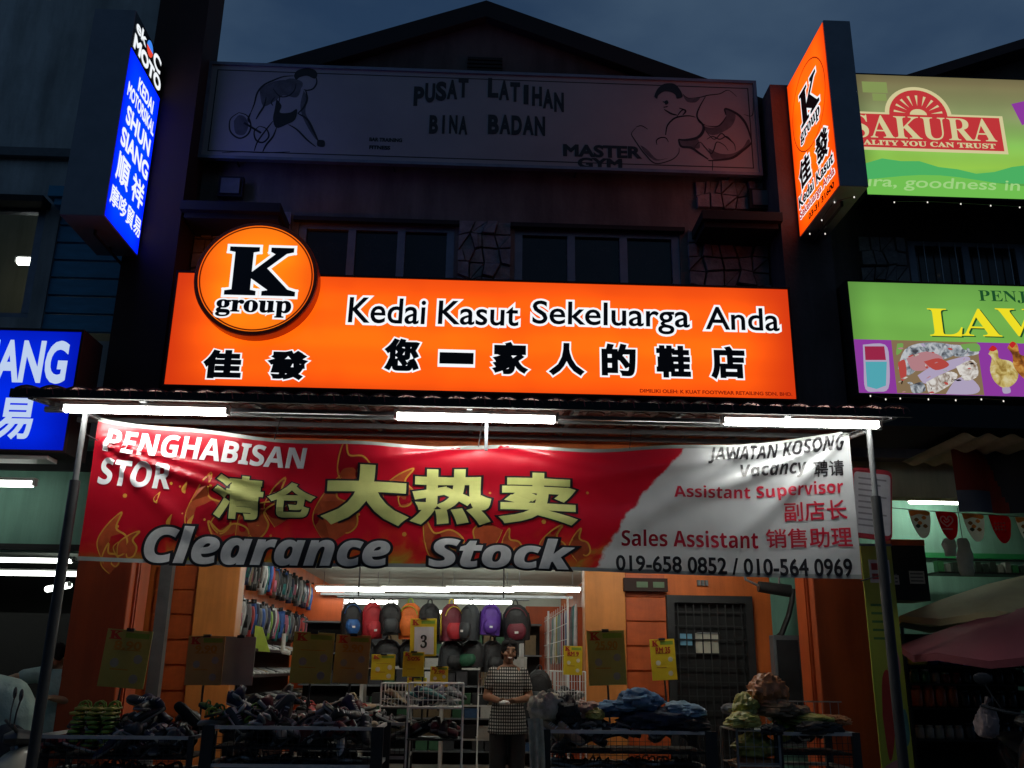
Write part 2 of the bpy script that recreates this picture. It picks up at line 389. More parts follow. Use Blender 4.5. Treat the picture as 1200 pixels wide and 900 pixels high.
# end columns
for x0, x1, top in ((XL, CL, 12.0), (CR, XR, P(912, 98, 8.6).z)):
    g = MB(); g.box(x0, x1, 8.6, 9.1, .2, 3.95); g.build('column', M['column'], B, bevel=.012)
    g = MB(); g.box(x0-.02, x1+.02, 8.62, 9.12, 3.96, top); g.build('party_wall_pier', M['maroon'] if x0 < 0 else M['plaster_brown'], B)
    g = MB()
    for dy in (8.72, 8.78):
        if x0 > 0: g.box(x0-.02, x0-.001, dy, dy+.018, .2, 3.9)
        else: g.box(x1+.001, x1+.02, dy, dy+.018, .2, 3.9)
    g.build('column_trim', M['orange2'], B)
# ledges
for (a, b, y0, y1) in ((205, 330, 236, 248), (822, 962, 247, 260)):
    A0 = P(a, (y0+y1)/2, 8.6); A1 = P(b, (y0+y1)/2, 8.6)
    g = MB(); zc = A0.z; x0, x1 = (max(A0.x, -3.09), A1.x) if a < 500 else (A0.x, 3.11)
    g.box(x0, x1, 8.55, 9.097, zc-.05, zc+.05); g.box(x0+.03, x1-.03, 8.62, 9.096, zc-.11, zc-.051)
    g.build('ledge', M['dark'], B)
# stone cladding, piece by piece
def stones(x0, x1, z0, z1, nx, nz, Y, jit=.035, seed=1):
    rnd = random.Random(seed); V = {}
    for j in range(nz+1):
        for i in range(nx+1):
            x = x0+(x1-x0)*i/nx + (rnd.uniform(-jit, jit) if 0 < i < nx else 0)
            z = z0+(z1-z0)*j/nz + (rnd.uniform(-jit, jit)*.6 if 0 < j < nz else 0); V[i, j] = (x, z)
    for j in range(nz):
        for i in range(nx):
            q = [V[i, j], V[i+1, j], V[i+1, j+1], V[i, j+1]]
            parts = [q]
            if rnd.random() < .35: parts = [[q[0], q[1], q[2]], [q[0], q[2], q[3]]]
            elif rnd.random() < .3:
                mb_ = ((q[0][0]+q[1][0])/2+rnd.uniform(-.03, .03), (q[0][1]+q[1][1])/2); mt = ((q[3][0]+q[2][0])/2+rnd.uniform(-.05, .05), (q[3][1]+q[2][1])/2)
                parts = [[q[0], mb_, mt, q[3]], [mb_, q[1], q[2], mt]]
            for pt in parts:
                cx = sum(p[0] for p in pt)/len(pt); cz = sum(p[1] for p in pt)/len(pt); sh = .87
                pp = [(cx+(p[0]-cx)*sh, cz+(p[1]-cz)*sh) for p in pt]; pr = rnd.uniform(.03, .085)
                s = MB(); s.prism(pp, Y-pr, Y+.0); s.build('stone', M['stone'], B)
a = P(215, 285, 9.1); b = P(345, 285, 9.1)
stones(-3.08, wl[0]-.07, 4.95, 6.16, 5, 7, 9.098, seed=3)
stones(wr[1]+.08, 3.10, 4.95, 6.10, 5, 7, 9.098, seed=5)
stones(wl[1]+.04, wr[0]-.04, 4.95, 6.12, 4, 7, 9.098, .05, seed=8)
stones(wr[1]+.2, 3.10, 6.36, 6.7, 5, 2, 9.098, seed=9)
for px in (272, 890):
    c = P(px, 222 if px < 500 else 236, 9.05)
    g = MB(); g.box(c.x-.13, c.x+.13, 8.98, 9.05, c.z-.12, c.z+.12); g.box(c.x-.1, c.x+.1, 8.96, 8.98, c.z-.09, c.z+.09, 1); g.build('vent_box', [M['dark'], M['grey']], B)
# upper windows
def window(x0, x1, z0, z1, n, parent, Y=9.12, bars=0):
    f = MB(); w = .055
    f.box(x0, x1, Y, Y+.08, z1-w, z1); f.box(x0, x1, Y, Y+.08, z0, z0+w)
    for i in range(n+1):
        x = x0+(x1-x0-w*1.5)*i/n; f.box(x, x+w*1.5, Y-.005, Y+.078, z0+w, z1-w)
    fo = f.build('window', M['frame'], parent)
    for i in range(n):
        a0 = x0+(x1-x0-w*1.5)*i/n+w*1.5; a1 = x0+(x1-x0-w*1.5)*(i+1)/n
        p = MB(); p.box(a0, a1, Y+.04, Y+.05, z0+w, z1-w); p.build('pane', M['glass'], fo)
        if bars:
            for k in range(bars):
                xx = a0+(a1-a0)*(k+.5)/bars
                q = MB(); q.tube([(xx, Y-.03, z0+.02), (xx, Y-.03, z1-.02)], .008, 6); q.build('bar', M['steel'], fo)
    return fo
window(wl[0]+.002, wl[1]-.002, wz[0], wz[1]-.002, 3, B); window(wr[0]+.002, wr[1]-.002, wz[0], wz[1]-.002, 3, B)
for a in (wl, wr): g = MB(); g.box(a[0]-.05, a[1]+.05, 9.03, 9.098, wz[1]+.002, wz[1]+.05); g.build('window_hood', M['dark'], B)
# lintel wall, walkway ceiling
g = MB(); g.box(CL+.002, CR-.002, 8.6, 8.82, 3.02, 3.97); g.build('lintel_wall', M['orange'], B)
g = MB(); g.box(CL+.002, CR-.002, 8.822, 10.198, 3.03, 3.1); g.build('walkway_ceiling', M['ceil'], B)
g = MB(); g.box(CL-.4, CR+.4, 8.83, 9.098, 3.96, 4.4); g.build('beam', M['plaster_brown'], B)
# shop front wall
SY = 10.2
def gx(px, y=740, Y=SY): return P(px, y, Y).x
o0, o1 = gx(276), gx(685)
pl0 = gx(226); d0, d1 = gx(785), gx(880); s1 = gx(733); w2 = gx(906)
for a_, b_ in ((pl0, o0), (o1, s1)):
    g = MB(); g.box(a_, b_, SY-.05, SY+.2, .2, 3.03); g.build('shop_front_pillar', M['pillar'], B, bevel=.01)
g = MB(); g.box(CL-.5, pl0-.002, SY+.02, SY+.2, .2, 3.03); g.build('shop_front_wall', M['orange'], B); g = MB(); g.box(s1+.002, d0-.03, SY+.02, SY+.2, .2, 3.03)
g.box(d0-.03, d1+.03, SY+.02, SY+.2, 2.27, 3.03); g.box(d1+.03, w2, SY+.02, SY+.2, .2, 3.03); g.build('shop_front_wall', M['orange'], B)
g = MB(); g.box(w2+.002, CR+.5, SY+.02, SY+.2, .2, 3.03); g.build('side_wall', M['green'], B)
g = MB(); g.box(o0, o1, SY+.0, SY+.2, 2.86, 3.028); g.build('shop_front_beam', M['ceil'], B)
pm = MB(); pm.box(-.5, .5, 0, .02, -.5, .5); pm_me = pm.mesh('wall_panel', [M['orange2']])
for (x0, x1) in ((CL-.3, pl0-.01), (s1+.01, d0-.04)):
    for k in range(11):
        z0 = .21+k*.255
        o = put('wall_panel', pm_me, B, False); o.scale = (x1-x0, 1, .232); o.location = Vector(((x0+x1)/2, SY-.005, z0+.116))-B.location
g = MB(); sgx = P(188, 740, 9.75).x; g.box(sgx-.06, sgx+.06, 9.7, 9.8, .2, 3.03); g.build('shutter_guide', M['grey'], B)
# grille door
dr = MB(); dr.box(d0-.028, d0+.05, SY-.03, SY+.06, .2, 2.268); dr.box(d1-.05, d1+.028, SY-.03, SY+.06, .2, 2.268); dr.box(d0+.05, d1-.05, SY-.03, SY+.06, 2.19, 2.268)
dro = dr.build('door', M['darksteel'], B)
g = MB(); g.box(d0-.027, d1+.027, SY+.062, SY+.1, .2, 2.267); g.build('door_leaf', M['dark'], dro)
for k in range(9):
    x = d0+.05+(d1-d0-.1)*(k+.5)/9; q = MB(); q.tube([(x, SY, .21), (x, SY, 2.18)], .007, 6); q.build('grille_bar', M['darksteel'], dro)
for k in range(13):
    z = .35+k*.145; q = MB(); q.box(d0+.05, d1-.05, SY+.01, SY+.02, z, z+.012); q.build('grille_bar', M['darksteel'], dro)
# interior of the shop
g = MB(); g.box(CL-.35, CR+.35, 10.0, 22, -.3, .2); g.build('shop_floor', M['floor'], B)
g = MB(); g.box(CL-.35, CR+.35, 10.402, 22, 3.03, 3.15); g.build('shop_ceiling', M['ceil'], B)
g = MB(); g.box(-3.05, -2.9, 10.402, 22, .2, 3.03); g.build('inner_wall', M['orange'], B); g = MB(); g.box(2.0, 2.1, 10.402, 22, .2, 3.03); g.build('inner_wall', M['orange'], B)
g = MB(); g.box(-2.9, 2.0, 21.9, 22, .2, 3.03); g.build('rear_wall', M['ceil'], B)
g = MB(); x0 = P(616, 750, 14).x; g.box(x0, 1.6, 14, 14.2, .2, 2.36); g.build('partition', M['orange2'], B); g = MB(); g.box(-2.9, P(401, 720, 15.5).x, 15.5, 15.65, .2, 2.75); g.build('partition', M['orange2'], B)
# clutter on that wall: junction cabinet, electrical box, camera bracket and cable
c0 = P(922, 790, SY-.1)
t = thing('meter_cabinet', 'tall grey meter cabinet on the green wall beside the grille door', 'cabinet', (c0.x, SY, 1.2))
g = MB(); g.box(c0.x-.13, c0.x+.16, SY-.13, SY+.015, .75, 1.86); g.build('body', M['grey'], t, bevel=.01)
g = MB(); g.box(c0.x-.10, c0.x+.13, SY-.145, SY-.131, .8, 1.81); g.build('door_leaf', M['darksteel'], t)
bx = P(914, 764, SY-.05)
t = thing('switch_box', 'small white switch box above the meter cabinet', 'box', tuple(bx))
g = MB(); g.box(bx.x-.05, bx.x+.05, SY-.07, SY+.018, bx.z-.11, bx.z+.11); g.build('body', M['white'], t, bevel=.008)
g = MB(); g.box(bx.x-.02, bx.x+.02, SY-.08, SY-.071, bx.z-.03, bx.z+.03); g.build('switch', M['grey'], t)
g = MB(); pts = [P(x, y, SY-.1) for x, y in ((929, 690), (928, 705), (924, 722), (917, 740), (913, 752))]
g.tube(pts, .03, 8); g.tube([P(x, y, SY-.05) for x, y in ((916, 740), (907, 748), (906, 765), (910, 790))], .012, 6)
tag(g.build('cable', M['cable'], smooth=True), 'thick black cable hanging down to the white switch box', 'cable')
sp = P(908, 690, 9.6)
t = thing('rolled_umbrella', 'dark cylinder clamped under the walkway ceiling near the green wall', 'housing', tuple(sp))
g = MB(); g.tube([sp+Vector((-.17, 0, .02)), sp+Vector((.16, 0, -.02))], [.055, .065], 12); g.build('body', M['darksteel'], t, True)
g = MB(); g.tube([sp+Vector((-.17, 0, .03)), sp+Vector((-.3, 0, .09)), sp+Vector((-.34, 0, .4))], .014, 6); g.tube([sp+Vector((.05, 0, .05)), sp+Vector((.06, 0, .5))], .012, 6); g.build('bracket', M['steel'], t, True)
t['label'] = 'dark cylindrical housing on a bent bracket under the walkway ceiling'; t.name = 'shutter_motor'
ab = P(757, 685, SY-.1)
t = thing('wall_shelf_sign', 'dark rectangular plaque above the orange panelled wall', 'plaque', tuple(ab))
g = MB(); g.box(ab.x-.24, ab.x+.24, SY-.09, SY-.006, ab.z-.07, ab.z+.07); g.build('board', M['maroon'], t)
g = MB(); g.box(ab.x-.1, ab.x+.02, SY-.1, SY-.091, ab.z-.03, ab.z+.03); g.box(ab.x+.08, ab.x+.2, SY-.1, SY-.091, ab.z-.03, ab.z+.03); g.build('badge', mat('badge_green', (.10, .16, .09)), t)
t.name = 'wall_plaque'
ab = P(824, 683, SY-.02); g = MB()
for k in range(3): g.box(ab.x-.06+k*.043, ab.x-.03+k*.043, SY-.02, SY+.018, ab.z-.03, ab.z+.03)
tag(g.build('wall_socket', M['grey']), 'small grey three-gang socket above the grille door', 'socket')
pb = P(831, 754, SY-.06)
t = thing('notice_sheet', 'pale paper notice hung inside the black grille door', 'notice', tuple(pb))
g = MB(); g.box(pb.x-.13, pb.x+.13, SY+.03, SY+.035, pb.z-.11, pb.z+.11); g.build('sheet', mat('old_paper', (.5, .48, .4), .8), t)
g = MB(); g.box(pb.x-.29, pb.x-.16, SY+.031, SY+.036, pb.z-.02, pb.z+.1); g.build('blue_slip', mat('blue_paper', (.15, .35, .5), .8), t)
g = MB(); g.tube([(pb.x-.11, SY+.02, pb.z+.11), (pb.x+.14, SY+.02, pb.z+.11)], .008, 6); g.build('rod', M['steel'], t)

# fluorescent lights --------------------------------------------------
def fluo(c, ln, tubem, label, group=None, rad=.022, hang=0, rot=0, name='fluorescent_light'):
    t = thing(name, label, 'light', tuple(c), group)
    g = MB(); g.box(-ln/2-.03, ln/2+.03, -.035, .035, .024, .05); g.box(-ln/2-.03, -ln/2-.005, -.03, .03, -.02, .03); g.box(ln/2+.005, ln/2+.03, -.03, .03, -.02, .03)
    g.build('batten', M['white'], t, world=False)
    g = MB(); g.tube([(-ln/2, 0, 0), (ln/2, 0, 0)], rad, 10); g.build('tube', tubem, t, True, world=False)  # tube radius widened to stand in for the bloom around it
    if hang:
        g = MB()
        for s in (-.4, .4): g.tube([(s*ln, 0, .05), (s*ln, 0, .05+hang)], .006, 5)
        g.build('hanger', M['steel'], t, world=False)
    t.rotation_euler[2] = rot
    return t
f1 = fluo(P(171, 481, 6.86), 1.2, M['tube'], 'bright fluorescent tube under the left end of the awning edge', 'tube lights along the awning edge', .03)
f2 = dup(f1, tuple(P(558, 490, 6.86)), label='bright fluorescent tube under the middle of the awning edge')
f3 = dup(f1, tuple(P(939, 496, 6.86)), label='bright fluorescent tube under the right end of the awning edge')
i1 = None
for (r, Y, y, xs) in ((0, 15.2, 690, (333, 411, 487, 563, 640, 717)), (1, 18.0, 705, (300, 432, 566, 700)), (2, 20.8, 717, (365, 500, 632))):
    for k, px in enumerate(xs):
        c = P(px, y, Y)
        if not (-2.6 < c.x < 1.9): continue
        od = ['leftmost', 'second', 'third', 'fourth', 'fifth', 'sixth'][k]
        lab = ['fluorescent tube in the nearest ceiling row inside the shoe shop', 'fluorescent tube in the second ceiling row inside the shoe shop', 'fluorescent tube in the far ceiling row inside the shoe shop'][r]
        lab = od+' '+lab+', counted from the left'
        gp = ['nearest row of shop ceiling tubes', 'second row of shop ceiling tubes', 'far row of shop ceiling tubes'][r]
        if i1 is None: i1 = fluo(c, 1.08, M['tube_in'], lab, gp, .045, .22)
        else: i1b = dup(i1, tuple(c), label=lab, group=gp)
for k, x in enumerate((-1.95, -.6, .75)):
    dup(i1, (x, 12.2, 2.83), label='fluorescent tube over the front of the shop, hidden behind the banner', group='tubes over the front of the shop')
for k, x in enumerate((-1.7, .2, 2.0)):
    dup(i1, (x, 8.90, 2.93), swap={M['tube_in']: M['tube_walk']}, label='fluorescent tube under the walkway ceiling, hidden behind the banner', group='tubes under the walkway ceiling')
c = P(523, 698, 15.4); g = MB(); g.box(-2.5, 1.6, 15.38, 15.44, c.z-.02, c.z+.02); g.box(-2.5, 1.6, 17.5, 17.56, 2.85, 2.9)
tag(g.build('ceiling_rail', M['grey']), 'long grey conduit rail running under the shop ceiling between tube rows', 'rail')
# ------------------------------------------------------------------ awning
A = thing('awning', 'tiled lean-to awning on steel posts over the shoe shop entrance', 'awning', (0, 7.7, 0))
zf, zb, yf, yb = 3.415, 3.64, 6.72, 8.58
def az(y): return zf+(zb-zf)*(y-yf)/(yb-yf)
cols_, rows_ = 36, 6
tm = MB()
prof = [(-.5, 0), (-.42, .028), (-.2, .045), (0, .05), (.2, .045), (.42, .028), (.5, 0)]
tw = (3.46+3.30)/cols_; tl = (yb-yf)/rows_
vs = []; 
for yy, dz in ((-.03, .0), (tl+.03, .012)):
    for (x, z) in prof: vs.append((x*tw*1.02, yy, z+dz+yy*(zb-zf)/(yb-yf)))
    for (x, z) in prof: vs.append((x*tw*1.02, yy, z+dz-.014+yy*(zb-zf)/(yb-yf)))
n = len(prof); fs = []
for i in range(n-1):
    fs += [(i, i+1, 2*n+i+1, 2*n+i), (n+i+1, n+i, 3*n+i, 3*n+i+1), (i, n+i, n+i+1, i+1), (2*n+i, 2*n+i+1, 3*n+i+1, 3*n+i)]
fs += [(0, 2*n, 3*n, n), (n-1, 2*n-1, 4*n-1, 3*n-1)]
tm.add(vs, fs); tme = tm.mesh('roof_tile', [M['tile']])
for r in range(rows_):
    for c_ in range(cols_):
        o = put('roof_tile', tme, A, False); o.location = Vector((-3.46+tw*(c_+.5), yf+r*tl, az(yf+r*tl)+random.uniform(-.004, .004)))-A.location; o.rotation_euler[2] = random.uniform(-.012, .012)
g = MB()
for k in range(9): 
    x = -3.35+k*(6.55/8); g.box(x-.02, x+.02, yf+.02, yb, 0, .05, 0, Matrix.Translation((0, 0, 0)))
g2 = MB()
for k in range(9):
    x = -3.35+k*(6.55/8)
    g2.add([(x-.02, yf+.03, az(yf)-.05), (x+.02, yf+.03, az(yf)-.05), (x+.02, yb, az(yb)-.05), (x-.02, yb, az(yb)-.05), (x-.02, yf+.03, az(yf)-.015), (x+.02, yf+.03, az(yf)-.015), (x+.02, yb, az(yb)-.015), (x-.02, yb, az(yb)-.015)],
           [(3, 2, 1, 0), (4, 5, 6, 7), (0, 1, 5, 4), (1, 2, 6, 5), (2, 3, 7, 6), (3, 0, 4, 7)])
aw = mat('awning_dull_steel', (.12, .125, .13), .6, .3)
g2.build('rafter', aw, A)
for y in (7.15, 7.75, 8.3):
    g = MB(); g.box(-3.42, 3.27, y-.02, y+.02, az(y)-.092, az(y)-.052); g.build('batten', aw, A)
g = MB(); g.box(-3.48, 3.32, yf-.03, yf-.0, zf-.05, zf+.014); g.build('fascia', M['dark'], A)
g = MB(); g.box(-3.15, 3.15, 6.905, 6.935, 3.345, 3.375); g.build('front_rail', M['steel'], A)
for px in (100, 1018):
    X = -3.03 if px < 500 else 3.09
    g = MB(); g.tube([(X, 6.98, 2.75), (X, 6.98, 3.37)], .022, 10); g.build('post_top', aw, A, True)
    g = MB(); g.tube([(X, 6.98, .2), (X, 6.98, 2.8)], .038, 12); g.tube([(X, 6.98, .2), (X, 6.98, .22)], .08, 12); g.build('post', M['darksteel'], A, True)
    g = MB(); g.tube([(X, 7.0, 3.33), (X*1.02, 8.5, 3.50)], .02, 8); g.build('side_brace', M['steel'], A, True)
g = MB(); g.tube([(P(570, 505, 6.98).x, 6.98, 3.1), (P(570, 505, 6.98).x, 6.98, 3.37)], .014, 8); g.build('hanger', M['steel'], A, True)
# rope fringe knots seen as small red loops along the tile edge
pinkm = mat('faded_red_plastic', (.35, .05, .06), .5)
for k in range(36):
    x = -3.46+tw*(k+.5)
    g = MB(); g.tube([(x-.035, yf-.058, zf+.0), (x-.02, yf-.065, zf+.018), (x, yf-.068, zf+.026), (x+.02, yf-.065, zf+.016), (x+.03, yf-.06, zf-.035)], .004, 5); g.build('hook', pinkm, A)

# ------------------------------------------------------------------ orange sign
OY = 8.45
ox0, oz0, ox1, oz1 = -3.0, 3.99, 3.08, 5.175
T_ = thing('shop_sign', 'wide lit orange signboard of the shoe shop above the awning', 'signboard', (0, 8.5, 4.5))
g = MB(); g.box(ox0, ox1, OY+.002, 8.6, oz0, oz1); g.build('case', M['blackcase'], T_)
mo = backlit('orange_sign_face', ox0, ox1, oz0, oz1, (.60, .034, .003), (1.35, .165, .0035), 1.08, 0, .62)
wm = wall_map(OY)
g = MB(); rectp(g, ox0+.02, oz0+.02, ox1-.02, oz1-.02, wm, 0); g.build('face', mo, T_)
g = MB(); g.box(ox0, ox1, OY-.012, OY+.0, oz0, oz0+.018); g.box(ox0, ox1, OY-.012, OY, oz1-.018, oz1); g.box(ox0, ox0+.018, OY-.012, OY, oz0+.018, oz1-.018); g.box(ox1-.018, ox1, OY-.012, OY, oz0+.018, oz1-.018)
g.build('rim', M['maroon'], T_)
K2 = [(.0, M['e_blueink'], .006), (.035, M['e_blueink'], .005), (.095, M['e_white'], .002)]
for w_, l, t_, r, b_ in (('Kedai', 409, 350, 498, 379), ('Kasut', 514, 354, 607, 381), ('Sekeluarga', 624, 356, 807, 386), ('Anda', 827, 361, 912, 387)):
    rc = list(rect_px(l, t_, r, b_, OY))
    if w_ == 'Sekeluarga': rc[1] = P(715, 390, OY).z; rc[3] = P(715, 355, OY).z
    letter(w_, rc, wm, [(.012, M['e_blueink'], .006), (.075, M['e_white'], .002)], T_, shear=.02)
for ch, cx, cy in (('您', 471, 416), ('一', 535, 420), ('家', 598, 420), ('人', 664, 421), ('的', 725, 422), ('鞋', 789, 424), ('店', 853, 425)):
    hw, hh = 18, 17
    if ch == '一': hh = 3
    letter(ch, rect_px(cx-hw, cy-hh, cx+hw, cy+hh, OY), wm, [(.05, M['e_black'], .006), (.10, M['e_white'], .002)], T_)
for ch, cx, cy in (('佳', 261, 427), ('發', 337, 428)):
    letter(ch, rect_px(cx-20, cy-15, cx+20, cy+15, OY), wm, [(.056, M['e_black'], .006), (.10, M['e_white'], .002)], T_)
letter('DIMILIKI OLEH: K KUAT FOOTWEAR RETAILING SDN. BHD.', rect_px(750, 458, 928, 462, OY), wm, [(.03, emat('dark_red_print', (.25, .012, .003), 1, False), .003)], T_)
# round medallion
kc = P(302, 329, 8.36)
def KLogo(cx, cz, s, mapper, parent, ringm, facem, lift0=.0, sx=1.0):
    """K over 'group'; s = radius"""
    Kp = [(-.50, .55), (.02, .55), (.02, .47), (-.08, .45), (-.08, .10), (.30, .43), (.22, .47), (.22, .55), (.62, .55), (.62, .47), (.50, .44), (.18, .17), (.56, -.20), (.70, -.24), (.70, -.32), (.12, -.32), (.12, -.24), (.22, -.22), (-.08, .08-.10), (-.08, -.22), (.02, -.24), (.02, -.32), (-.52, -.32), (-.52, -.24), (-.40, -.22), (-.40, .45), (-.50, .47)]
    q = [(cx+x*s*sx*.93, cz+z*s*.98) for x, z in Kp]
    c_ = (sum(p[0] for p in q)/len(q), sum(p[1] for p in q)/len(q))
    g = MB()
    # white halo: stroke all round the outline, then black body
    for i in range(len(q)):
        a_ = q[i]; b_ = q[(i+1) % len(q)]
        d = Vector((b_[0]-a_[0], b_[1]-a_[1])).normalized()*s*.045
        stroke(g, [(a_[0]-d.x, a_[1]-d.y), (b_[0]+d.x, b_[1]+d.y)], s*.09, mapper, lift0+.004, 0, False, False)
    g.add([mapper(p[0], p[1], lift0+.0055) for p in q], [tuple(range(len(q)))], 1)
    g.build('lettering', [M['e_white'], M['e_black']], parent)
    letter('𝐠𝐫𝐨𝐮𝐩', (cx-.58*s*sx, cz-.68*s, cx+.60*s*sx, cz-.40*s), mapper, [(.02, M['e_black'], lift0+.006), (.085, M['e_white'], lift0+.004)], parent)
kr = (P(375, 329, 8.3).x-P(229, 329, 8.3).x)/2
med = MB()
segs = 64
for r0, y0, r1, y1 in ((kr, 8.44, kr, 8.30), (kr, 8.30, kr*.985, 8.285), (kr*.985, 8.285, kr*.93, 8.283)):
    vs = []
    for k in range(segs):
        t = 2*math.pi*k/segs; vs.append((kc.x+r0*math.cos(t), y0, kc.z+r0*math.sin(t))); vs.append((kc.x+r1*math.cos(t), y1, kc.z+r1*math.sin(t)))
    med.add(vs, [(2*k, 2*((k+1) % segs), 2*((k+1) % segs)+1, 2*k+1) for k in range(segs)])
mdo = med.build('medallion', [mat('orange_acrylic_rim', (.55, .07, .01), .35)], T_, True)
mm = wall_map(8.29)
mo2 = backlit('orange_medallion_face', kc.x-kr, kc.x+kr, kc.z-kr, kc.z+kr, (.85, .085, .003), (1.1, .30, .004), 1.1, 0, .5)
g = MB(); disc(g, (kc.x, kc.z), kr*.985, mm, .001, n=64); g.build('face', mo2, mdo)
g = MB(); disc(g, (kc.x, kc.z), kr*.915, mm, .003, r0=kr*.89, n=64); disc(g, (kc.x, kc.z), kr*.985, mm, .002, r0=kr*.93, n=64, m=1); g.build('ring', [emat('dark_ring_print', (.12, .012, .002), 1, False), emat('orange_rim_lit', (.75, .06, .004), 1, False)], mdo)
KLogo(kc.x, kc.z, kr, mm, mdo, None, None, .003)

# ------------------------------------------------------------------ gym sign
GY = 8.9
G = thing('gym_signboard', 'long unlit pale gym signboard with bodybuilder drawings below the gable', 'signboard', (0, 8.95, 7.3))
gx0, gz0, gx1, gz1 = -3.09, 6.69, 3.05, 7.90
g = MB(); g.box(gx0+.03, gx1-.03, GY, GY+.02, gz0+.03, gz1-.03); g.build('sheet', M['gymsheet'], G)
g = MB(); g.box(gx0, gx1, GY-.02, 8.945, gz0, gz0+.035); g.box(gx0, gx1, GY-.02, 8.945, gz1-.035, gz1); g.box(gx0, gx0+.035, GY-.02, 8.945, gz0+.036, gz1-.036); g.box(gx1-.035, gx1, GY-.02, 8.945, gz0+.036, gz1-.036)
g.build('frame', M['frame'], G)
g = MB(); w = .012
for (a, b, c_, d) in ((gx0+.09, gz0+.09, gx1-.09, gz0+.102), (gx0+.09, gz1-.102, gx1-.09, gz1-.09), (gx0+.09, gz0+.09, gx0+.102, gz1-.09), (gx1-.102, gz0+.09, gx1-.09, gz1-.09)):
    rectp(g, a, b, c_, d, wall_map(GY), .0015)
g.build('border_line', M['ink'], G)
wg = wall_map(GY); BK = [(.05, M['ink'], .003)]
def arced(s, l, r, y, h, rise):   # letters set one by one along an arc
    n = len(s)
    for i, ch in enumerate(s):
        if ch == ' ': continue
        a = l+(r-l)*(i+.08)/n; b = l+(r-l)*(i+.86)/n; u = ((i+.5)/n)
        yy = y+rise*(abs(u*2-1)**2)
        if ch == 'I': a, b = a+(b-a)*.35, a+(b-a)*.65
        letter(ch, rect_px(a, yy-h/2, b, yy+h/2, GY), wg, BK, G)
def vpx(px, y): return y
for s, l, r, ys, h in (('PUSAT', 485, 550, (113, 109, 107, 105, 103), 20), ('LATIHAN', 572, 662, (103, 106, 108, 111, 113, 116, 120), 20), ('BINA', 503, 549, (146, 146, 146, 147), 19), ('BADAN', 572, 640, (146, 146, 147, 147, 148), 20)):
    for i, ch in enumerate(s):
        a = l+(r-l)*i/len(s)+1; b = l+(r-l)*(i+1)/len(s)-2
        if ch == 'I': a, b = a+3.5, b-3.5
        letter(ch, rect_px(a, ys[i]-h/2, b, ys[i]+h/2, GY), wg, BK, G)
letter('MASTER', rect_px(661, 171, 750, 184, GY), wg, [(.045, M['ink'], .003)], G)
letter('GYM', rect_px(678, 186, 728, 197, GY), wg, [(.045, M['ink'], .003)], G)
letter('BAR TRAINING', rect_px(433, 162, 471, 166, GY), wg, BK, G); letter('FITNESS', rect_px(433, 171, 457, 175, GY), wg, BK, G)
def cpt(x, y, sc, ox, oy): p = P(ox+x/sc, oy+y/sc, GY); return (p.x, p.z)
g = MB()
R_ = lambda pts: [cpt(x, y, 6, 720, 80) for x, y in pts]
for w, pts in ((.012, [(480, 180), (520, 210), (600, 205), (660, 190), (740, 180), (800, 155), (860, 200)]), (.014, [(440, 340), (470, 300), (500, 290)]), (.02, [(360, 470), (370, 410), (400, 370), (440, 345), (520, 335), (570, 345)]),
               (.018, [(640, 200), (600, 270), (580, 330), (600, 380), (640, 400)]), (.035, [(590, 360), (625, 405), (620, 450), (580, 490), (500, 505), (450, 500)]), (.03, [(450, 500), (470, 550), (540, 560), (600, 600), (660, 640)]),
               (.03, [(660, 650), (740, 645), (830, 630), (900, 580), (950, 540), (965, 515)]), (.03, [(965, 515), (940, 430), (910, 370), (860, 320), (780, 285), (785, 330)]), (.016, [(640, 405), (720, 410), (760, 380), (785, 340)]),
               (.014, [(150, 420), (120, 460), (140, 500), (180, 560), (220, 610), (290, 670), (400, 645), (450, 600), (455, 560)]), (.014, [(300, 540), (295, 510), (320, 490), (360, 490), (380, 520)]), (.012, [(150, 415), (190, 405), (235, 430)]),
               (.014, [(650, 500), (690, 480), (740, 500), (790, 480), (830, 520)]), (.014, [(560, 560), (600, 520), (640, 560), (680, 600), (700, 570), (720, 520), (770, 540), (800, 580)]), (.014, [(640, 440), (700, 500), (750, 460), (780, 480), (840, 530), (850, 580)]),
               (.010, [(690, 650), (690, 720)]), (.010, [(910, 325), (970, 330), (975, 210)]), (.022, [(350, 290), (400, 320), (440, 330)]), (.02, [(455, 280), (500, 300), (480, 330)]), (.014, [(340, 235), (375, 250)]), (.016, [(345, 275), (375, 270)])):
    stroke(g, R_(pts), w, wg, .0022)
blob(g, R_([(280, 200), (300, 150), (350, 110), (420, 110), (460, 150), (480, 200), (440, 215), (430, 190), (400, 170), (350, 165), (310, 190), (300, 215)]), wg, .0024)
blob(g, R_([(350, 235), (370, 225), (380, 245), (360, 258)]), wg, .0024)
g.build('bodybuilder_drawing', M['ink'], G)
tone = mat('halftone_grey_print', (.10, .10, .11), .5, var=.35, scale=9); g = MB()
for pts in ([(580, 330), (625, 405), (720, 412), (785, 340), (780, 290), (850, 320), (830, 400), (760, 450), (690, 470), (640, 440)], [(450, 500), (500, 505), (580, 490), (600, 560), (540, 560), (470, 545)], [(660, 560), (740, 600), (830, 600), (900, 560), (940, 500), (950, 530), (880, 600), (780, 640), (690, 640)], [(180, 540), (220, 600), (290, 650), (380, 630), (300, 640), (230, 570)], [(480, 185), (540, 215), (600, 208), (570, 240), (510, 235)]):
    blob(g, [cpt(x, y, 6, 720, 80) for x, y in pts], wg, .0010+.00015*(len(g.f)))
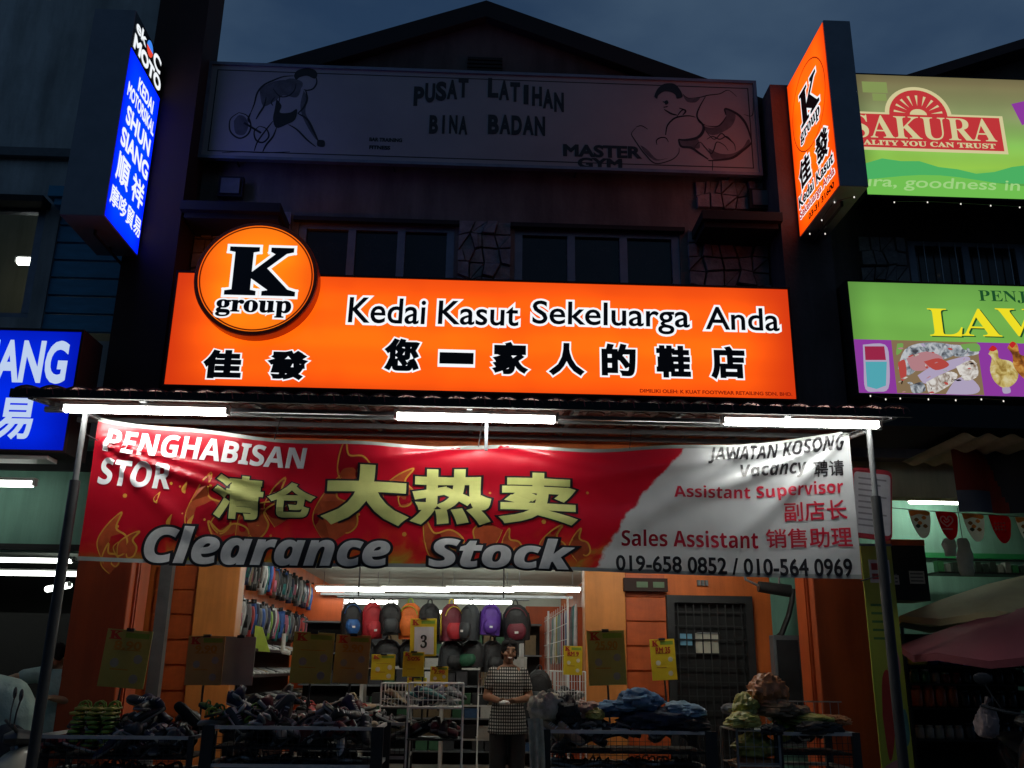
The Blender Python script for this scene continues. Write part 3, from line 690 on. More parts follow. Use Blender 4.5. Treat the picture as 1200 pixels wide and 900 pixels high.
for pts in ([(370, 610), (400, 575), (440, 590), (455, 640), (430, 690), (380, 680)], [(520, 420), (600, 380), (680, 370), (760, 400), (740, 470), (660, 460), (600, 500), (540, 520)], [(640, 390), (700, 360), (770, 380), (760, 420), (690, 420)], [(780, 430), (800, 480), (790, 560), (830, 640), (860, 720), (830, 690), (780, 600), (760, 520)]):
    blob(g, [cpt(x, y, 5, 200, 20) for x, y in pts], wg, .0008+.00012*(len(g.f)))
g.build('drawing_shade', tone, G)
g = MB()
R_ = lambda pts: [cpt(x, y, 5, 200, 20) for x, y in pts]
for w, pts in ((.022, [(720, 345), (660, 350), (600, 372), (545, 400), (508, 445), (490, 510), (470, 560)]), (.020, [(850, 345), (856, 385), (835, 420), (800, 430), (780, 425)]), (.024, [(790, 425), (800, 480), (780, 530), (745, 565)]),
               (.022, [(560, 470), (548, 520), (520, 565), (500, 600)]), (.022, [(470, 560), (455, 600), (470, 625)]), (.016, [(600, 420), (640, 465), (690, 462), (725, 430), (735, 390)]), (.014, [(640, 465), (635, 500)]), (.014, [(610, 470), (590, 500), (600, 520)]),
               (.026, [(745, 565), (800, 600), (838, 670), (868, 735)]), (.020, [(690, 630), (740, 660), (800, 720), (850, 760)]), (.022, [(620, 650), (600, 700), (560, 750), (540, 790)]), (.018, [(600, 610), (560, 660), (510, 730), (490, 785)]),
               (.020, [(400, 560), (350, 600), (350, 670), (400, 710), (450, 690), (470, 640), (450, 580), (400, 560)]), (.020, [(520, 640), (490, 670), (500, 720), (540, 735), (575, 700), (560, 655), (520, 640)]), (.03, [(430, 620), (530, 680)]), (.014, [(300, 795), (420, 790), (560, 795), (700, 790)])):
    stroke(g, R_(pts), w, wg, .0022)
blob(g, R_([(620, 480), (650, 520), (640, 560), (700, 560), (740, 540), (730, 600), (680, 630), (620, 650), (600, 600), (610, 540)]), wg, .0024)
blob(g, R_([(722, 345), (740, 315), (790, 300), (840, 308), (860, 335), (845, 362), (800, 345), (760, 352), (735, 368)]), wg, .0024)
blob(g, R_([(860, 720), (900, 725), (900, 760), (860, 755)]), wg, .0024)
g.build('bodybuilder_drawing', M['ink'], G)
g = MB()
for x in (-2.7, -1, 1, 2.7): g.tube([(x, 8.93, 6.72), (x, 9.2, 6.72)], .012, 6)
g.build('bracket', M['darksteel'], G)

# ------------------------------------------------------------------ projecting signs
def side_box(name, label, X, sgn, y0, y1, z0, z1, th, facem, casem, casemats=None):
    t = thing(name, label, 'signboard', (X, (y0+y1)/2, z0))
    xa, xb = (X, X+th) if sgn < 0 else (X-th, X)
    g = MB(); g.box(xa+.002*(sgn < 0), xb-.002*(sgn > 0), y0, y1, z0, z1); g.build('case', casem, t, bevel=.006)
    return t
kX, kY0, kY1, kz0, kz1 = 3.29, 7.5, 8.6, 5.80, 7.63
KS = side_box('projecting_sign', 'orange lit projecting sign box at the right end of the shoe shop', kX, -1, kY0, kY1, kz0, kz1, .27, None, M['signcase'])
mk = backlit('orange_projecting_face', kY0, kY1, kz0, kz1, (.8, .05, .002), (1.9, .19, .003), 1.1, 1, .3)
km = lambda a, z, l: Vector((kX-l-.001, kY1-a, z))       # a runs from the wall outwards
g = MB(); rectp(g, .015, kz0+.015, kY1-kY0-.015, kz1-.015, km, .001); g.build('face', mk, KS)
g = MB(); disc(g, (.55, 7.03), .47, km, .003, r0=.455, n=48); g.build('ring', emat('thin_ring_print', (.35, .03, .003), 1, False), KS)
KLogo(.55, 7.03, .46, km, KS, None, None, .002)
for ch, a in (('佳', .16), ('發', .64)): letter(ch, (a, 6.27, a+.3, 6.55), km, [(.04, M['e_black'], .006), (.10, M['e_white'], .003)], KS)
letter('Kedai Kasut', (.08, 6.10, 1.02, 6.22), km, [(.03, M['e_black'], .006), (.10, M['e_white'], .003)], KS)
letter('Sekeluarga Anda', (.08, 5.95, 1.02, 6.06), km, [(.03, emat('red_print', (.5, .03, .01), 1, False), .006), (.10, M['e_white'], .003)], KS)
letter('03-31 31600', (.3, 5.86, .98, 5.92), km, [(.04, M['e_black'], .003)], KS)
bX, bY0, bY1, bz0, bz1 = -3.46, 7.72, 8.6, 5.38, 7.62
BS = side_box('projecting_sign', 'tall blue lit projecting sign box of the motorcycle shop', bX, 1, bY0, bY1, bz0, bz1, .40, None, M['signcase'])
mbm = backlit('blue_projecting_face', bY0, bY1, bz0, 7.2, (.0, .012, 1.3), (.0, .07, 2.5), 1.0, 1, .25)
bm_ = lambda a, z, l: Vector((bX+l+.001, bY0+a, z))
g = MB(); rectp(g, .015, bz0+.015, .865, 7.2, bm_, .001); rectp(g, .015, 7.2, .865, bz1-.015, bm_, .001, 1); g.build('face', [mbm, M['e_black']], BS)
WL = lambda b: [(b, M['e_white'], .004)]
letter('ek', (.06, 7.44, .32, 7.56), bm_, WL(.03), BS); letter('C', (.56, 7.42, .76, 7.58), bm_, WL(.03), BS); letter('MOTO', (.06, 7.245, .82, 7.385), bm_, WL(.05), BS)
g = MB(); disc(g, (.44, 7.5), .085, bm_, .003, 0, a0=0, a1=math.pi); disc(g, (.44, 7.5), .085, bm_, .003, 1, a0=math.pi, a1=2*math.pi); g.build('emblem', [emat('blue_dot', (.05, .25, .9), 1, False), emat('red_dot', (.8, .06, .03), 1, False)], BS)
for s, a, b, c_, d in (('KEDAI', .30, 6.92, .72, 7.06), ('MOTORSIKAL', .08, 6.72, .82, 6.86), ('SHUN', .14, 6.46, .78, 6.64), ('SIANG', .10, 6.20, .82, 6.38)): letter(s, (a, b, c_, d), bm_, WL(.035), BS)
letter('順', (.10, 5.84, .40, 6.12), bm_, WL(.025), BS); letter('祥', (.50, 5.84, .80, 6.12), bm_, WL(.025), BS); letter('摩哆貿易', (.06, 5.56, .84, 5.76), bm_, WL(.02), BS)
for t, X, y0, y1, z in ((KS, 3.42, kY0, kY1, kz0), (BS, -3.65, bY0, bY1, bz0)):
    g = MB()
    for yy in (y0+.3, y1-.2): g.tube([(X, yy, z-.0), (X, yy+.0, z-.04), (X, 8.9, z-.04)], .015, 6)
    g.build('bracket', M['darksteel'], t)

# ------------------------------------------------------------------ hanging banner
BYY = 7.12
bs0, bs1 = -2.985, 2.985
def b_top(s): u = (s-bs0)/(bs1-bs0); return 3.335-.168*(1-abs(2*u-1)**2.6)+.012*math.sin(s*5.1)
def b_bot(s): u = (s-bs0)/(bs1-bs0); return 2.222-.035*u-.01*math.sin(u*9)
def b_disp(s, t):
    def ridge(sa, ta, sb, tb, w, a):
        dx, dt = sb-sa, tb-ta; Ln = math.hypot(dx, dt); ux, ut = dx/Ln, dt/Ln
        q = (s-sa)*ux+(t-ta)*ut; d = (s-sa)*-ut+(t-ta)*ux
        f = max(0, min(1, q/Ln)); fade = (1-f)**.7 if 0 <= q <= Ln else 0
        return a*fade*math.exp(-(d/(w*(.35+f)))**2)
    y = 0
    y += ridge(-2.93, .82, -1.1, .33, .05, .05)+ridge(-2.93, .85, -1.2, .55, .035, .035)+ridge(-2.93, .78, -1.9, .05, .06, .03)
    y += ridge(2.92, .98, .9, .35, .07, .055)+ridge(2.92, .95, 1.7, .05, .08, .05)+ridge(2.92, 1.0, .6, .72, .05, .04)+ridge(2.2, 1.0, .8, .1, .08, .03)
    y += ridge(-.0, 1.02, 1.3, .8, .05, .03)+ridge(.0, 1.02, -1.2, .78, .05, .03)
    y += .012*math.sin(t*17+s*.8)*math.exp(-((s-.1)/1.3)**2)*(.4+.6*t)
    y += .010*noise.noise(Vector((s*2.2, t*5, 1)))+.004*noise.noise(Vector((s*9, t*9, 4)))
    y = y*.85+.02*math.sin(s*1.1+.5)*(1-t)
    return y
def b_map(s, z, l):
    """flat sheet coordinates -> hanging sheet; z is the flat height 0..1 between bottom and top edge"""
    zz = b_bot(s)+(b_top(s)-b_bot(s))*z
    return Vector((s, BYY-b_disp(s, z)-l, zz))
def sheet_px(px, py):
    p = P(px, py, BYY-.01); return p.x, (p.z-b_bot(p.x))/(b_top(p.x)-b_bot(p.x))
BN = thing('banner', 'long red and silver clearance sale banner tied under the awning', 'banner', (0, BYY, 2.2))
def banner_mat():
    m = mat('printed_banner_vinyl', (.5, .01, .03), .3, 0, 0, coat=.15)
    n = m.node_tree.nodes; l = m.node_tree.links; b = n['Principled BSDF']
    for lk in list(b.inputs['Base Color'].links): l.remove(lk)
    for lk in list(b.inputs['Roughness'].links): l.remove(lk)
    b.inputs['Roughness'].default_value = .30
    g = n.new('ShaderNodeNewGeometry'); s = n.new('ShaderNodeSeparateXYZ'); l.new(g.outputs['Position'], s.inputs[0])
    nz = n.new('ShaderNodeTexNoise'); nz.inputs['Scale'].default_value = 14; nz.inputs['Detail'].default_value = 4; l.new(g.outputs['Position'], nz.inputs['Vector'])
    def ma(op, a, b_=None, c=None):
        q = n.new('ShaderNodeMath'); q.operation = op
        for i, v in enumerate((a, b_, c)):
            if v is None: continue
            if isinstance(v, (int, float)): q.inputs[i].default_value = v
            else: l.new(v, q.inputs[i])
        return q.outputs[0]
    a0 = P(690, 678, BYY); a1 = P(804, 519, BYY); k = (a1.x-a0.x)/(a1.z-a0.z)
    lim = ma('ADD', ma('MULTIPLY', ma('SUBTRACT', s.outputs[2], a0.z), k), a0.x)
    lim = ma('ADD', lim, ma('MULTIPLY', ma('SUBTRACT', nz.outputs['Fac'], .5), .10))
    bow = ma('MULTIPLY', ma('SINE', ma('MULTIPLY', ma('SUBTRACT', s.outputs[2], a0.z), 3.2)), -.07)
    side = ma('MULTIPLY', ma('SUBTRACT', s.outputs[0], ma('ADD', lim, bow)), 40); side = ma('MINIMUM', ma('MAXIMUM', side, 0), 1)
    # ember print in the lower third of the red part
    n2 = n.new('ShaderNodeTexNoise'); n2.inputs['Scale'].default_value = 3.2; n2.inputs['Detail'].default_value = 3; n2.inputs['Distortion'].default_value = 1.5; l.new(g.outputs['Position'], n2.inputs['Vector'])
    em = n.new('ShaderNodeValToRGB'); el = em.color_ramp.elements
    el[0].position = -.0; el[0].color = (.30, .33, .05, 1); el[1].position = 1; el[1].color = (.46, .005, .020, 1)
    e = el.new(.06); e.color = (.36, .14, .02, 1); e = el.new(.17); e.color = (.50, .02, .015, 1); e = el.new(.28); e.color = (.46, .005, .018, 1)
    hz = ma('DIVIDE', ma('SUBTRACT', s.outputs[2], 2.17), 1.1)
    l.new(ma('ADD', hz, ma('MULTIPLY', ma('SUBTRACT', n2.outputs['Fac'], .48), .55)), em.inputs[0])
    mx_ = n.new('ShaderNodeMix'); mx_.data_type = 'RGBA'; l.new(side, mx_.inputs[0]); l.new(em.outputs[0], mx_.inputs[6]); mx_.inputs[7].default_value = (.50, .52, .54, 1)
    l.new(mx_.outputs[2], b.inputs['Base Color'])
    tr = n.new('ShaderNodeBsdfTranslucent'); l.new(mx_.outputs[2], tr.inputs[0]); ms_ = n.new('ShaderNodeMixShader'); ms_.inputs[0].default_value = .3
    out = n['Material Output']; l.new(b.outputs[0], ms_.inputs[1]); l.new(tr.outputs[0], ms_.inputs[2]); l.new(ms_.outputs[0], out.inputs[0])
    return m
bmat = banner_mat()
g = MB()
NU, NV = 240, 44
g.grid(lambda u, v: b_map(bs0+(bs1-bs0)*u, v, 0), NU, NV); g.build('cloth', bmat, BN, True)
wash = dict(rough=.32, var=.05)
bw = mat('banner_white_print', (.74, .74, .76), .33, var=.05); by = mat('banner_yellow_print', (.64, .65, .22), .33, var=.12, scale=4); bk = mat('banner_black_print', (.014, .013, .016), .33, var=.05)
br = mat('banner_red_print', (.42, .01, .03), .33, var=.08); bgr = mat('banner_grey_print', (.62, .61, .60), .33, var=.2, scale=5); bfi = mat('banner_flame_fill_print', (.42, .07, .02), .33, var=.3, scale=8); bfl = mat('banner_flame_print', (.60, .28, .04), .33, var=.25)
def btext(s, xl, yl, xr, yr, h, layers, shear=0):
    a0, t0 = sheet_px(xl, yl); a1, t1 = sheet_px(xr, yr); t = (t0+t1)/2; hh = h/1080*7.05/1.02/2
    letter(s, (a0, t-hh, a1, t+hh), b_map, layers, BN, shear=shear, cut=.035)
rnd = random.Random(4)
def swirl(px, py, s, rot):
    pts = [(-.2, -.6), (-.45, -.1), (-.25, .35), (.1, .7), (.0, .3), (.3, .1), (.35, -.25), (.15, -.4), (.0, -.2), (.12, -.05)]
    a, t = sheet_px(px, py); c, s_ = math.cos(rot), math.sin(rot)
    q = [(a+(x*c-z*s_)*s, t+(x*s_+z*c)*s) for x, z in pts]
    g = MB(); blob(g, q[:8], b_map, .0008, 1); stroke(g, q, .014, b_map, .0014); g.build('flame_print', [bfl, bfi], BN)
for (px, py, s, r) in ((133, 632, .28, 0), (128, 655, .16, .4), (150, 640, .18, -.4), (245, 600, .42, .2), (270, 628, .3, 1.2), (300, 610, .3, -.6), (395, 600, .42, .1), (415, 545, .32, .5), (470, 575, .3, -.3), (520, 635, .35, .8), (565, 628, .26, 2.2), (600, 640, .2, .3), (650, 640, .26, -.2), (680, 640, .2, .1), (330, 590, .3, .1)):
    swirl(px, py, s, r)
g = MB()
for k in range(26):
    px = rnd.uniform(110, 690); py = rnd.uniform(560, 650); a, t = sheet_px(px, py); r_ = rnd.uniform(.006, .02)
    disc(g, (a, t), r_, b_map, .0013, n=8)
for px, py in ((197, 612), (222, 612), (183, 585), (215, 573)):
    a, t = sheet_px(px, py); blob(g, [(a-.015, t-.02), (a-.02, t+.01), (a+.02, t+.06), (a+.012, t), (a+.01, t-.03)], b_map, .0013)
tag(g.build('ember_dot_print', bfl, BN), kind='stuff')
btext('𝗣𝗘𝗡𝗚𝗛𝗔𝗕𝗜𝗦𝗔𝗡', 123, 517, 356, 535, 26, [(.012, bw, 0.0056)], .12)
btext('𝗦𝗧𝗢𝗥', 115, 553, 199, 556, 29, [(.012, bw, 0.0056)], .1)
for ch, xl, y, xr, h, b1 in (('清', 252, 582, 306, 48, .035), ('仓', 316, 585, 366, 40, .04), ('大', 386, 579, 472, 66, .055), ('热', 487, 581, 572, 66, .038), ('卖', 590, 584, 672, 60, .036)):
    btext(ch, xl, y, xr, y+1, h, [(b1, by, 0.0069), (b1+.032, bk, 0.0050)])
btext('𝘾𝙡𝙚𝙖𝙧𝙖𝙣𝙘𝙚', 170, 635, 456, 645, 40, [(.02, bgr, 0.0074), (.075, bk, 0.0053)])
btext('𝙎𝙩𝙤𝙘𝙠', 504, 648, 671, 649, 36, [(.02, bgr, 0.0074), (.075, bk, 0.0053)])
btext('𝙅𝘼𝙒𝘼𝙏𝘼𝙉 𝙆𝙊𝙎𝙊𝙉𝙂', 829, 531, 988, 524, 21, [(.004, bk, 0.0056)], .05)
btext('𝙑𝙖𝙘𝙖𝙣𝙘𝙮', 868, 553, 946, 549, 20, [(.004, bk, 0.0056)]); btext('聘请', 953, 550, 989, 548, 17, [(.014, bk, 0.0056)])
btext('𝗔𝘀𝘀𝗶𝘀𝘁𝗮𝗻𝘁 𝗦𝘂𝗽𝗲𝗿𝘃𝗶𝘀𝗼𝗿', 789, 577, 989, 573, 19, [(0, br, 0.0056)])
btext('副店长', 919, 599, 993, 598, 21, [(.012, br, 0.0056)])
btext('𝗦𝗮𝗹𝗲𝘀 𝗔𝘀𝘀𝗶𝘀𝘁𝗮𝗻𝘁', 728, 632, 888, 631, 20, [(0, br, 0.0056)]); btext('销售助理', 898, 631, 999, 629, 21, [(.014, br, 0.0056)])
btext('019-658 0852 / 010-564 0969', 722, 663, 999, 661, 18, [(.022, bk, 0.0056)])
g = MB()
for a, z in ((bs0, b_top(bs0)), (bs1, b_top(bs1)), (bs0, b_bot(bs0)), (bs1, b_bot(bs1)), (bs0, b_bot(bs0)+.85*1.1)):
    X = -3.03 if a < 0 else 3.09
    g.tube([(a+.03*(1 if a < 0 else -1), BYY-.03, z-.02), (X, 6.96, z+.02), (X, 7.02, z+.0)], .005, 5)
for a in (-1.6, 0, 1.2): g.tube([(a, BYY-.02, b_top(a)-.01), (a+.03, BYY+.04, 3.4)], .004, 5)
g.build('cord', M['cable'], BN)
g = MB()
for e in (0, 1):
    g.grid(lambda u, v: b_map(bs0+(bs1-bs0)*u, (.0+v*.028 if e == 0 else .972+v*.028), .0018), 120, 1)
g.build('hem', mat('banner_hem', (.30, .32, .30), .35, var=.3, scale=2), BN)

# ------------------------------------------------------------------ left neighbour
LB = thing('shop_building', 'tall pale neighbouring shophouse with blue louvred panel on the left', 'building', (-6.5, 9.1, 0))
g = MB()
wx1 = P(45, 300, 9.1).x; bx0 = P(62, 300, 9.1).x; wz0, wz1 = P(20, 372, 9.1).z, P(20, 243, 9.1).z
lz1 = P(80, 243, 9.1).z; lz0 = P(80, 388, 9.1).z
g.box(-9.5, XL-.03, 9.1, 9.3, lz1+.0, 12.0)
g.box(wx1, bx0, 9.1, 9.3, 3.6, lz1-.002); g.box(-9.5, wx1-1.2, 9.1, 9.3, 3.6, lz1-.002); g.box(wx1-1.2, wx1, 9.1, 9.3, 3.6, wz0); g.box(bx0, XL-.03, 9.1, 9.3, 3.6, lz0-.1)
g.build('upper_wall', M['plaster_pale'], LB)
g = MB(); zb_ = P(30, 176, 9.0).z; g.box(-9.5, XL-.03, 9.02, 9.098, zb_-.05, zb_+.05); g.build('string_course', M['grey'], LB)
lw_ = window(wx1-1.198, wx1-.002, wz0+.002, lz1-.004, 2, LB, bars=0)
for q_ in [c_ for c_ in lw_.children][1:]: bpy.data.objects.remove(q_)
g = MB(); g.box(wx1-1.3, wx1+.04, 8.9, 9.098, wz1-.02, wz1+.05); g.build('window_hood', M['dark'], LB)
sm = MB(); sm.box(-.5, .5, -.03, .02, -.5, .5); sme = sm.mesh('louvre_board', [M['bluepaint']])
nl = 7
for k in range(nl):
    z0 = lz0+(lz1-lz0)*k/nl; o = put('louvre_board', sme, LB, False); o.scale = (XL-.03-bx0, 1, (lz1-lz0)/nl-.022); o.location = Vector(((XL-.03+bx0)/2, 9.16, z0+(lz1-lz0)/nl/2))-LB.location; o.rotation_euler[0] = -.05
c = P(75, 228, 9.0); g = MB(); g.box(c.x-.12, c.x+.16, 8.9, 9.098, c.z-.07, c.z+.05); g.box(c.x-.06, c.x+.1, 8.94, 9.097, c.z-.15, c.z-.071); g.build('gutter_head', M['bluepaint'], LB)
# lit room lamp seen through the upper window
lc = P(30, 306, 9.9)
fl = fluo(lc, .16, M['tube_side'], 'small lit lamp inside the upper left window', None, .05)
fl.name = 'room_lamp'
g = MB(); g.box(-9.4, -3.65, 10.6, 10.7, 3.6, 7); g.build('room_wall', M['cream'], LB)
# ground floor
zg0 = P(40, 645, 9.1).z; zg1 = P(40, 552, 9.1).z
g = MB(); g.box(-9.5, XL-.002, 9.1, 9.3, zg0, 3.6); g.build('fascia_wall', M['green'], LB)
g = MB(); g.box(-9.5, XL-.002, 9.08, 9.098, zg0, zg0+.06); g.box(-9.5, XL-.002, 9.04, 9.098, zg1, zg1+.2); g.build('trim', M['dark'], LB)
g = MB(); g.box(-9.5, XL-.002, 9.302, 19, 3.25, 3.35); g.build('shop_ceiling', M['ceil'], LB)
g = MB(); g.box(-9.5, XL-.002, 9.995, 19, -.3, .198); g.build('shop_floor', M['floor'], LB)
g = MB(); g.box(-9.5, XL-.002, 18.8, 19, .2, 3.25); g.box(-9.6, -9.5, 9.302, 19, .2, 3.25); g.box(-9.5, XL-.2, 15.1, 15.2, .2, P(20, 718, 15.1).z); g.build('rear_wall', M['dark'], LB)
g = MB(); g.box(XL-.16, XL-.06, 9.302, 19, .2, 3.25); g.build('party_wall', M['dark'], LB)
p0 = P(-200, 657, 12.2); p1 = P(84, 657, 12.2)
side_tube = fluo(((-4.1-2.4)/1-.0, 12.2, p1.z), 3.6, M['tube_side'], 'nearer long fluorescent line on the ceiling of the left shop', None, .035)
side_tube.location.x = p1.x-1.8
p1 = P(90, 672, 13.9); t2 = fluo((p1.x-1.8, 13.9, p1.z), 3.6, M['tube_side'], 'farther long fluorescent line on the ceiling of the left shop', None, .045)
p1 = P(68, 688, 16); t3 = fluo((p1.x, 16, p1.z), 1.2, M['tube_side'], 'skewed fluorescent tube deep inside the left shop', None, .055, rot=-.9)
p1 = P(41, 567, 8.6); t4 = fluo((p1.x-.62, 8.6, p1.z), 1.2, M['tube_side'], 'fluorescent tube under the blue signboard at the left edge', None, .035)
# blue signboard
sx = -3.62; LY = 8.0; lz1_, lz0_ = P(97, 387, LY).z, P(82, 531, LY).z
sx = P(90, 450, LY).x
LS = thing('signboard', 'wide blue lit signboard of the motorcycle shop at the left edge', 'signboard', (sx-2.5, LY, lz0_))
g = MB(); g.box(sx-5.5, sx, LY+.002, LY+.42, lz0_, lz1_); g.build('case', M['blackcase'], LS)
ml = backlit('blue_sign_face', sx-5.5, sx, lz0_, lz1_, (.0, .006, .42), (.0, .022, .80), 1.0, 0, .35)
wl_ = wall_map(LY); g = MB(); rectp(g, sx-5.47, lz0_+.02, sx-.03, lz1_-.02, wl_, 0); g.build('face', ml, LS)
g = MB(); g.box(sx-5.5, sx, LY-.02, LY, lz1_-.02, lz1_); g.box(sx-5.5, sx, LY-.02, LY, lz0_, lz0_+.02); g.box(sx-.02, sx, LY-.02, LY, lz0_+.02, lz1_-.02); g.build('rim', M['maroon'], LS)
lw = emat('dim_white_letter', (.50, .62, .85), 1, False)
ra = rect_px(8, 401, 78, 447, LY); k_ = (ra[2]-ra[0])/2.45
letter('SHUN SIANG', (ra[2]-k_*7.6, ra[1], ra[2], ra[3]), wl_, [(.035, lw, .003)], LS)
rb = rect_px(-4, 465, 38, 513, LY); w_ = rb[2]-rb[0]
letter('順祥摩哆貿易', (rb[2]-w_*6.6, rb[1], rb[2], rb[3]), wl_, [(.028, lw, .003)], LS)
g = MB(); g.box(sx-5, sx-.2, LY+.1, LY+.3, lz0_-.04, lz0_-.002); g.build('drip_tray', M['white'], LS)  # white slab stands in for the lit underside of the sign box

# ------------------------------------------------------------------ right neighbour
RB = thing('shop_building', 'dark neighbouring shophouse behind the green signs on the right', 'building', (6.5, 9.1, 0))
g = MB(); ww0 = P(1066, 307, 9.1).x; zz0, zz1 = 5.2, P(1130, 283, 9.1).z
g.box(XR+.03, ww0, 9.1, 9.3, 3.6, 7.7); g.box(ww0, 9.8, 9.1, 9.3, 3.6, zz0); g.box(ww0, 9.8, 9.1, 9.3, zz1, 7.7); g.build('upper_wall', M['plaster_brown'], RB)
for k in range(3): window(ww0+.002+k*1.3, ww0+1.298+k*1.3, zz0+.002, zz1-.002, 2, RB, bars=3)
stones(XR+.5, ww0-.05, 5.0, P(1000, 283, 9.1).z+.05, 4, 6, 9.098, seed=14)
q0 = P(1080, 82, 8.8); q1 = P(1200, 45, 8.8); sl_ = (q1.z-q0.z)/(q1.x-q0.x); apx = 6.9
def rz(x): return q0.z+(x-q0.x)*sl_ if x < apx else q0.z+(apx-q0.x)*sl_-(x-apx)*sl_
g = MB(); g.prism([(3.9, 7.71), (9.8, 7.71), (apx, rz(apx)-.12)], 9.1, 9.3); g.build('gable_wall', M['plaster_brown'], RB)
g = MB(); g.prism([(3.8, rz(3.8)-.12), (apx, rz(apx)-.12), (10, rz(10)-.12), (10, rz(10)), (apx, rz(apx)), (3.8, rz(3.8))], 8.8, 20); g.build('roof', M['roof'], RB)
g = MB(); cz1 = P(1080, 583, 9.3).z
g.box(XR+.03, 9.8, 9.3, 9.5, cz1, 3.75); g.build('cream_lintel', M['cream'], RB)
g = MB(); g.box(XR+.03, 9.8, 9.302, 18, 3.76, 3.85); g.build('shop_ceiling', M['ceil'], RB)
g = MB(); g.box(XR+.03, 9.8, 11.2, 11.3, .2, 3.75); g.build('inner_wall', M['green'], RB)
g = MB(); g.box(XR+.03, 9.8, 10.0, 11.2, -.3, .198); g.build('shop_floor', M['floor'], RB)
g = MB(); g.box(XR+.03, 9.8, 11.16, 11.198, P(1150, 655, 11.2).z-.0, P(1150, 650, 11.2).z+.01); g.build('green_rail', mat('green_rail', (.02, .25, .08)), RB)
p1 = P(1094, 586, 10.7); t5 = fluo(p1, .58, M['tube_right'], 'short fluorescent tube on the green wall of the right shop', None, .05)
# signs of the right shop
SAK = thing('signboard', 'lit green food brand signboard high on the right shophouse', 'signboard', (6.9, 8.5, 6.9))
ax0, az0, az1 = 3.97, 6.235, 7.735; ax1 = ax0+6.0; SY_ = 8.45; ws = wall_map(SY_)
g = MB(); g.box(ax0, ax1, SY_+.002, 8.75, az0, az1); g.box(ax0+.2, ax1-.2, 8.75, 9.098, az0+.3, az0+.4); g.build('case', M['blackcase'], SAK)
ms = backlit('green_food_sign_face', ax0, ax1, az0, az1, (.5, .5, .5), (1, 1, 1), .78, 0, .25, ramp=[(.06, (.10, .36, .06)), (.2, (.13, .50, .09)), (.32, (.42, .80, .10)), (.5, (.32, .70, .13)), (.72, (.34, .42, .17)), (1.0, (.28, .24, .11))])
g = MB(); rectp(g, ax0+.02, az0+.02, ax1-.02, az1-.02, ws, 0); g.build('face', ms, SAK)
e_red = emat('printed_crimson_backlit', (.50, .035, .04), 1, False); e_cr = emat('printed_cream_backlit', (.62, .56, .30), 1, False); e_hill = emat('printed_hill_green', (.07, .42, .12), 1, False); e_hill2 = emat('printed_hill_green_light', (.16, .5, .08), 1, False)
e_pur = emat('printed_purple_backlit', (.25, .04, .32), 1, False); e_gtxt = emat('printed_light_green', (.34, .62, .22), 1, False)
def rp_(l, t, r, b): return rect_px(l, t, r, b, SY_)
g = MB()
hl = []
for k in range(31):
    x = ax0+.02+(ax1-ax0-.04)*k/30; hl.append((x, az0+.38+.07*math.sin(k*.8)+.05*noise.noise(Vector((k*.7, 0, 0)))))
g.add([ws(ax0+.02, az0+.2, .001)]+[ws(x, z, .001) for x, z in hl]+[ws(ax1-.02, az0+.2, .001)], [tuple(range(33))], 0)
g.add([ws(ax0+.02, az0+.02, .0015)]+[ws(x, az0+.22+.05*math.sin(x*3), .0015) for x, z in hl]+[ws(ax1-.02, az0+.02, .0015)], [tuple(range(33))], 1)
g.build('hill_print', [e_hill, e_hill2], SAK)
r0 = rp_(985, 137, 1178, 179); r1 = rp_(1005, 133, 1175, 176)
g = MB(); x0 = ax0+.03; X1 = P(1178, 158, SY_).x; Z1 = P(1090, 133.5, SY_).z; Z0 = P(1090, 178, SY_).z
rectp(g, x0, Z0, X1, Z1, ws, .002, 0); rectp(g, x0+.0, Z0+.035, X1-.04, Z1-.025, ws, .003, 1)
cx_, cz_ = P(1076, 134, SY_).x, Z1-.03; rr_ = P(1111, 134, SY_).x-P(1076, 134, SY_).x
disc(g, (cx_, cz_), rr_+.03, ws, .0022, 0, a0=0, a1=math.pi, sx=1.02, n=24); disc(g, (cx_, cz_), rr_-.01, ws, .0032, 1, a0=0, a1=math.pi, n=24)
disc(g, (cx_, cz_+.01), rr_*.22, ws, .004, 0, a0=0, a1=math.pi, n=12, sx=1.3)
for k in range(9):
    a = math.pi*(k+.5)/9; r_a, r_b = rr_*.42, rr_*.82; da = .055
    g.add([ws(cx_+math.cos(a)*r_a, cz_+.01+math.sin(a)*r_a*.8, .004), ws(cx_+math.cos(a-da)*r_b, cz_+.01+math.sin(a-da)*r_b*.9, .004), ws(cx_+math.cos(a+da)*r_b, cz_+.01+math.sin(a+da)*r_b*.9, .004)], [(0, 1, 2)], 0)
g.build('emblem_print', [e_cr, e_red], SAK)
letter('𝐒𝐀𝐊𝐔𝐑𝐀', rp_(998, 137, 1166, 164), ws, [(0, e_cr, .005)], SAK)
letter('𝐐𝐔𝐀𝐋𝐈𝐓𝐘 𝐘𝐎𝐔 𝐂𝐀𝐍 𝐓𝐑𝐔𝐒𝐓', rp_(992, 166, 1166, 173), ws, [(.02, e_cr, .005)], SAK)
letter('Sakura, goodness in', rp_(968, 208, 1192, 224), ws, [(.01, e_gtxt, .004)], SAK, shear=.25)
g = MB(); r = rp_(1011, 96, 1040, 118); rectp(g, r[0], r[1]+.1, r[2], r[3], ws, .001, 0); rectp(g, r[0]+.1, r[1], r[2]-.02, r[1]+.09, ws, .001, 0)
a = P(1185, 122, SY_); w = .16
blob(g, [(a.x, a.z), (a.x+.36, a.z+.1), (a.x+.42, a.z-.12), (a.x+.08, a.z-.26)], ws, .002, 1, False); g.build('patch_print', [emat('olive_green_print', (.22, .29, .09), 1, False), e_pur], SAK)
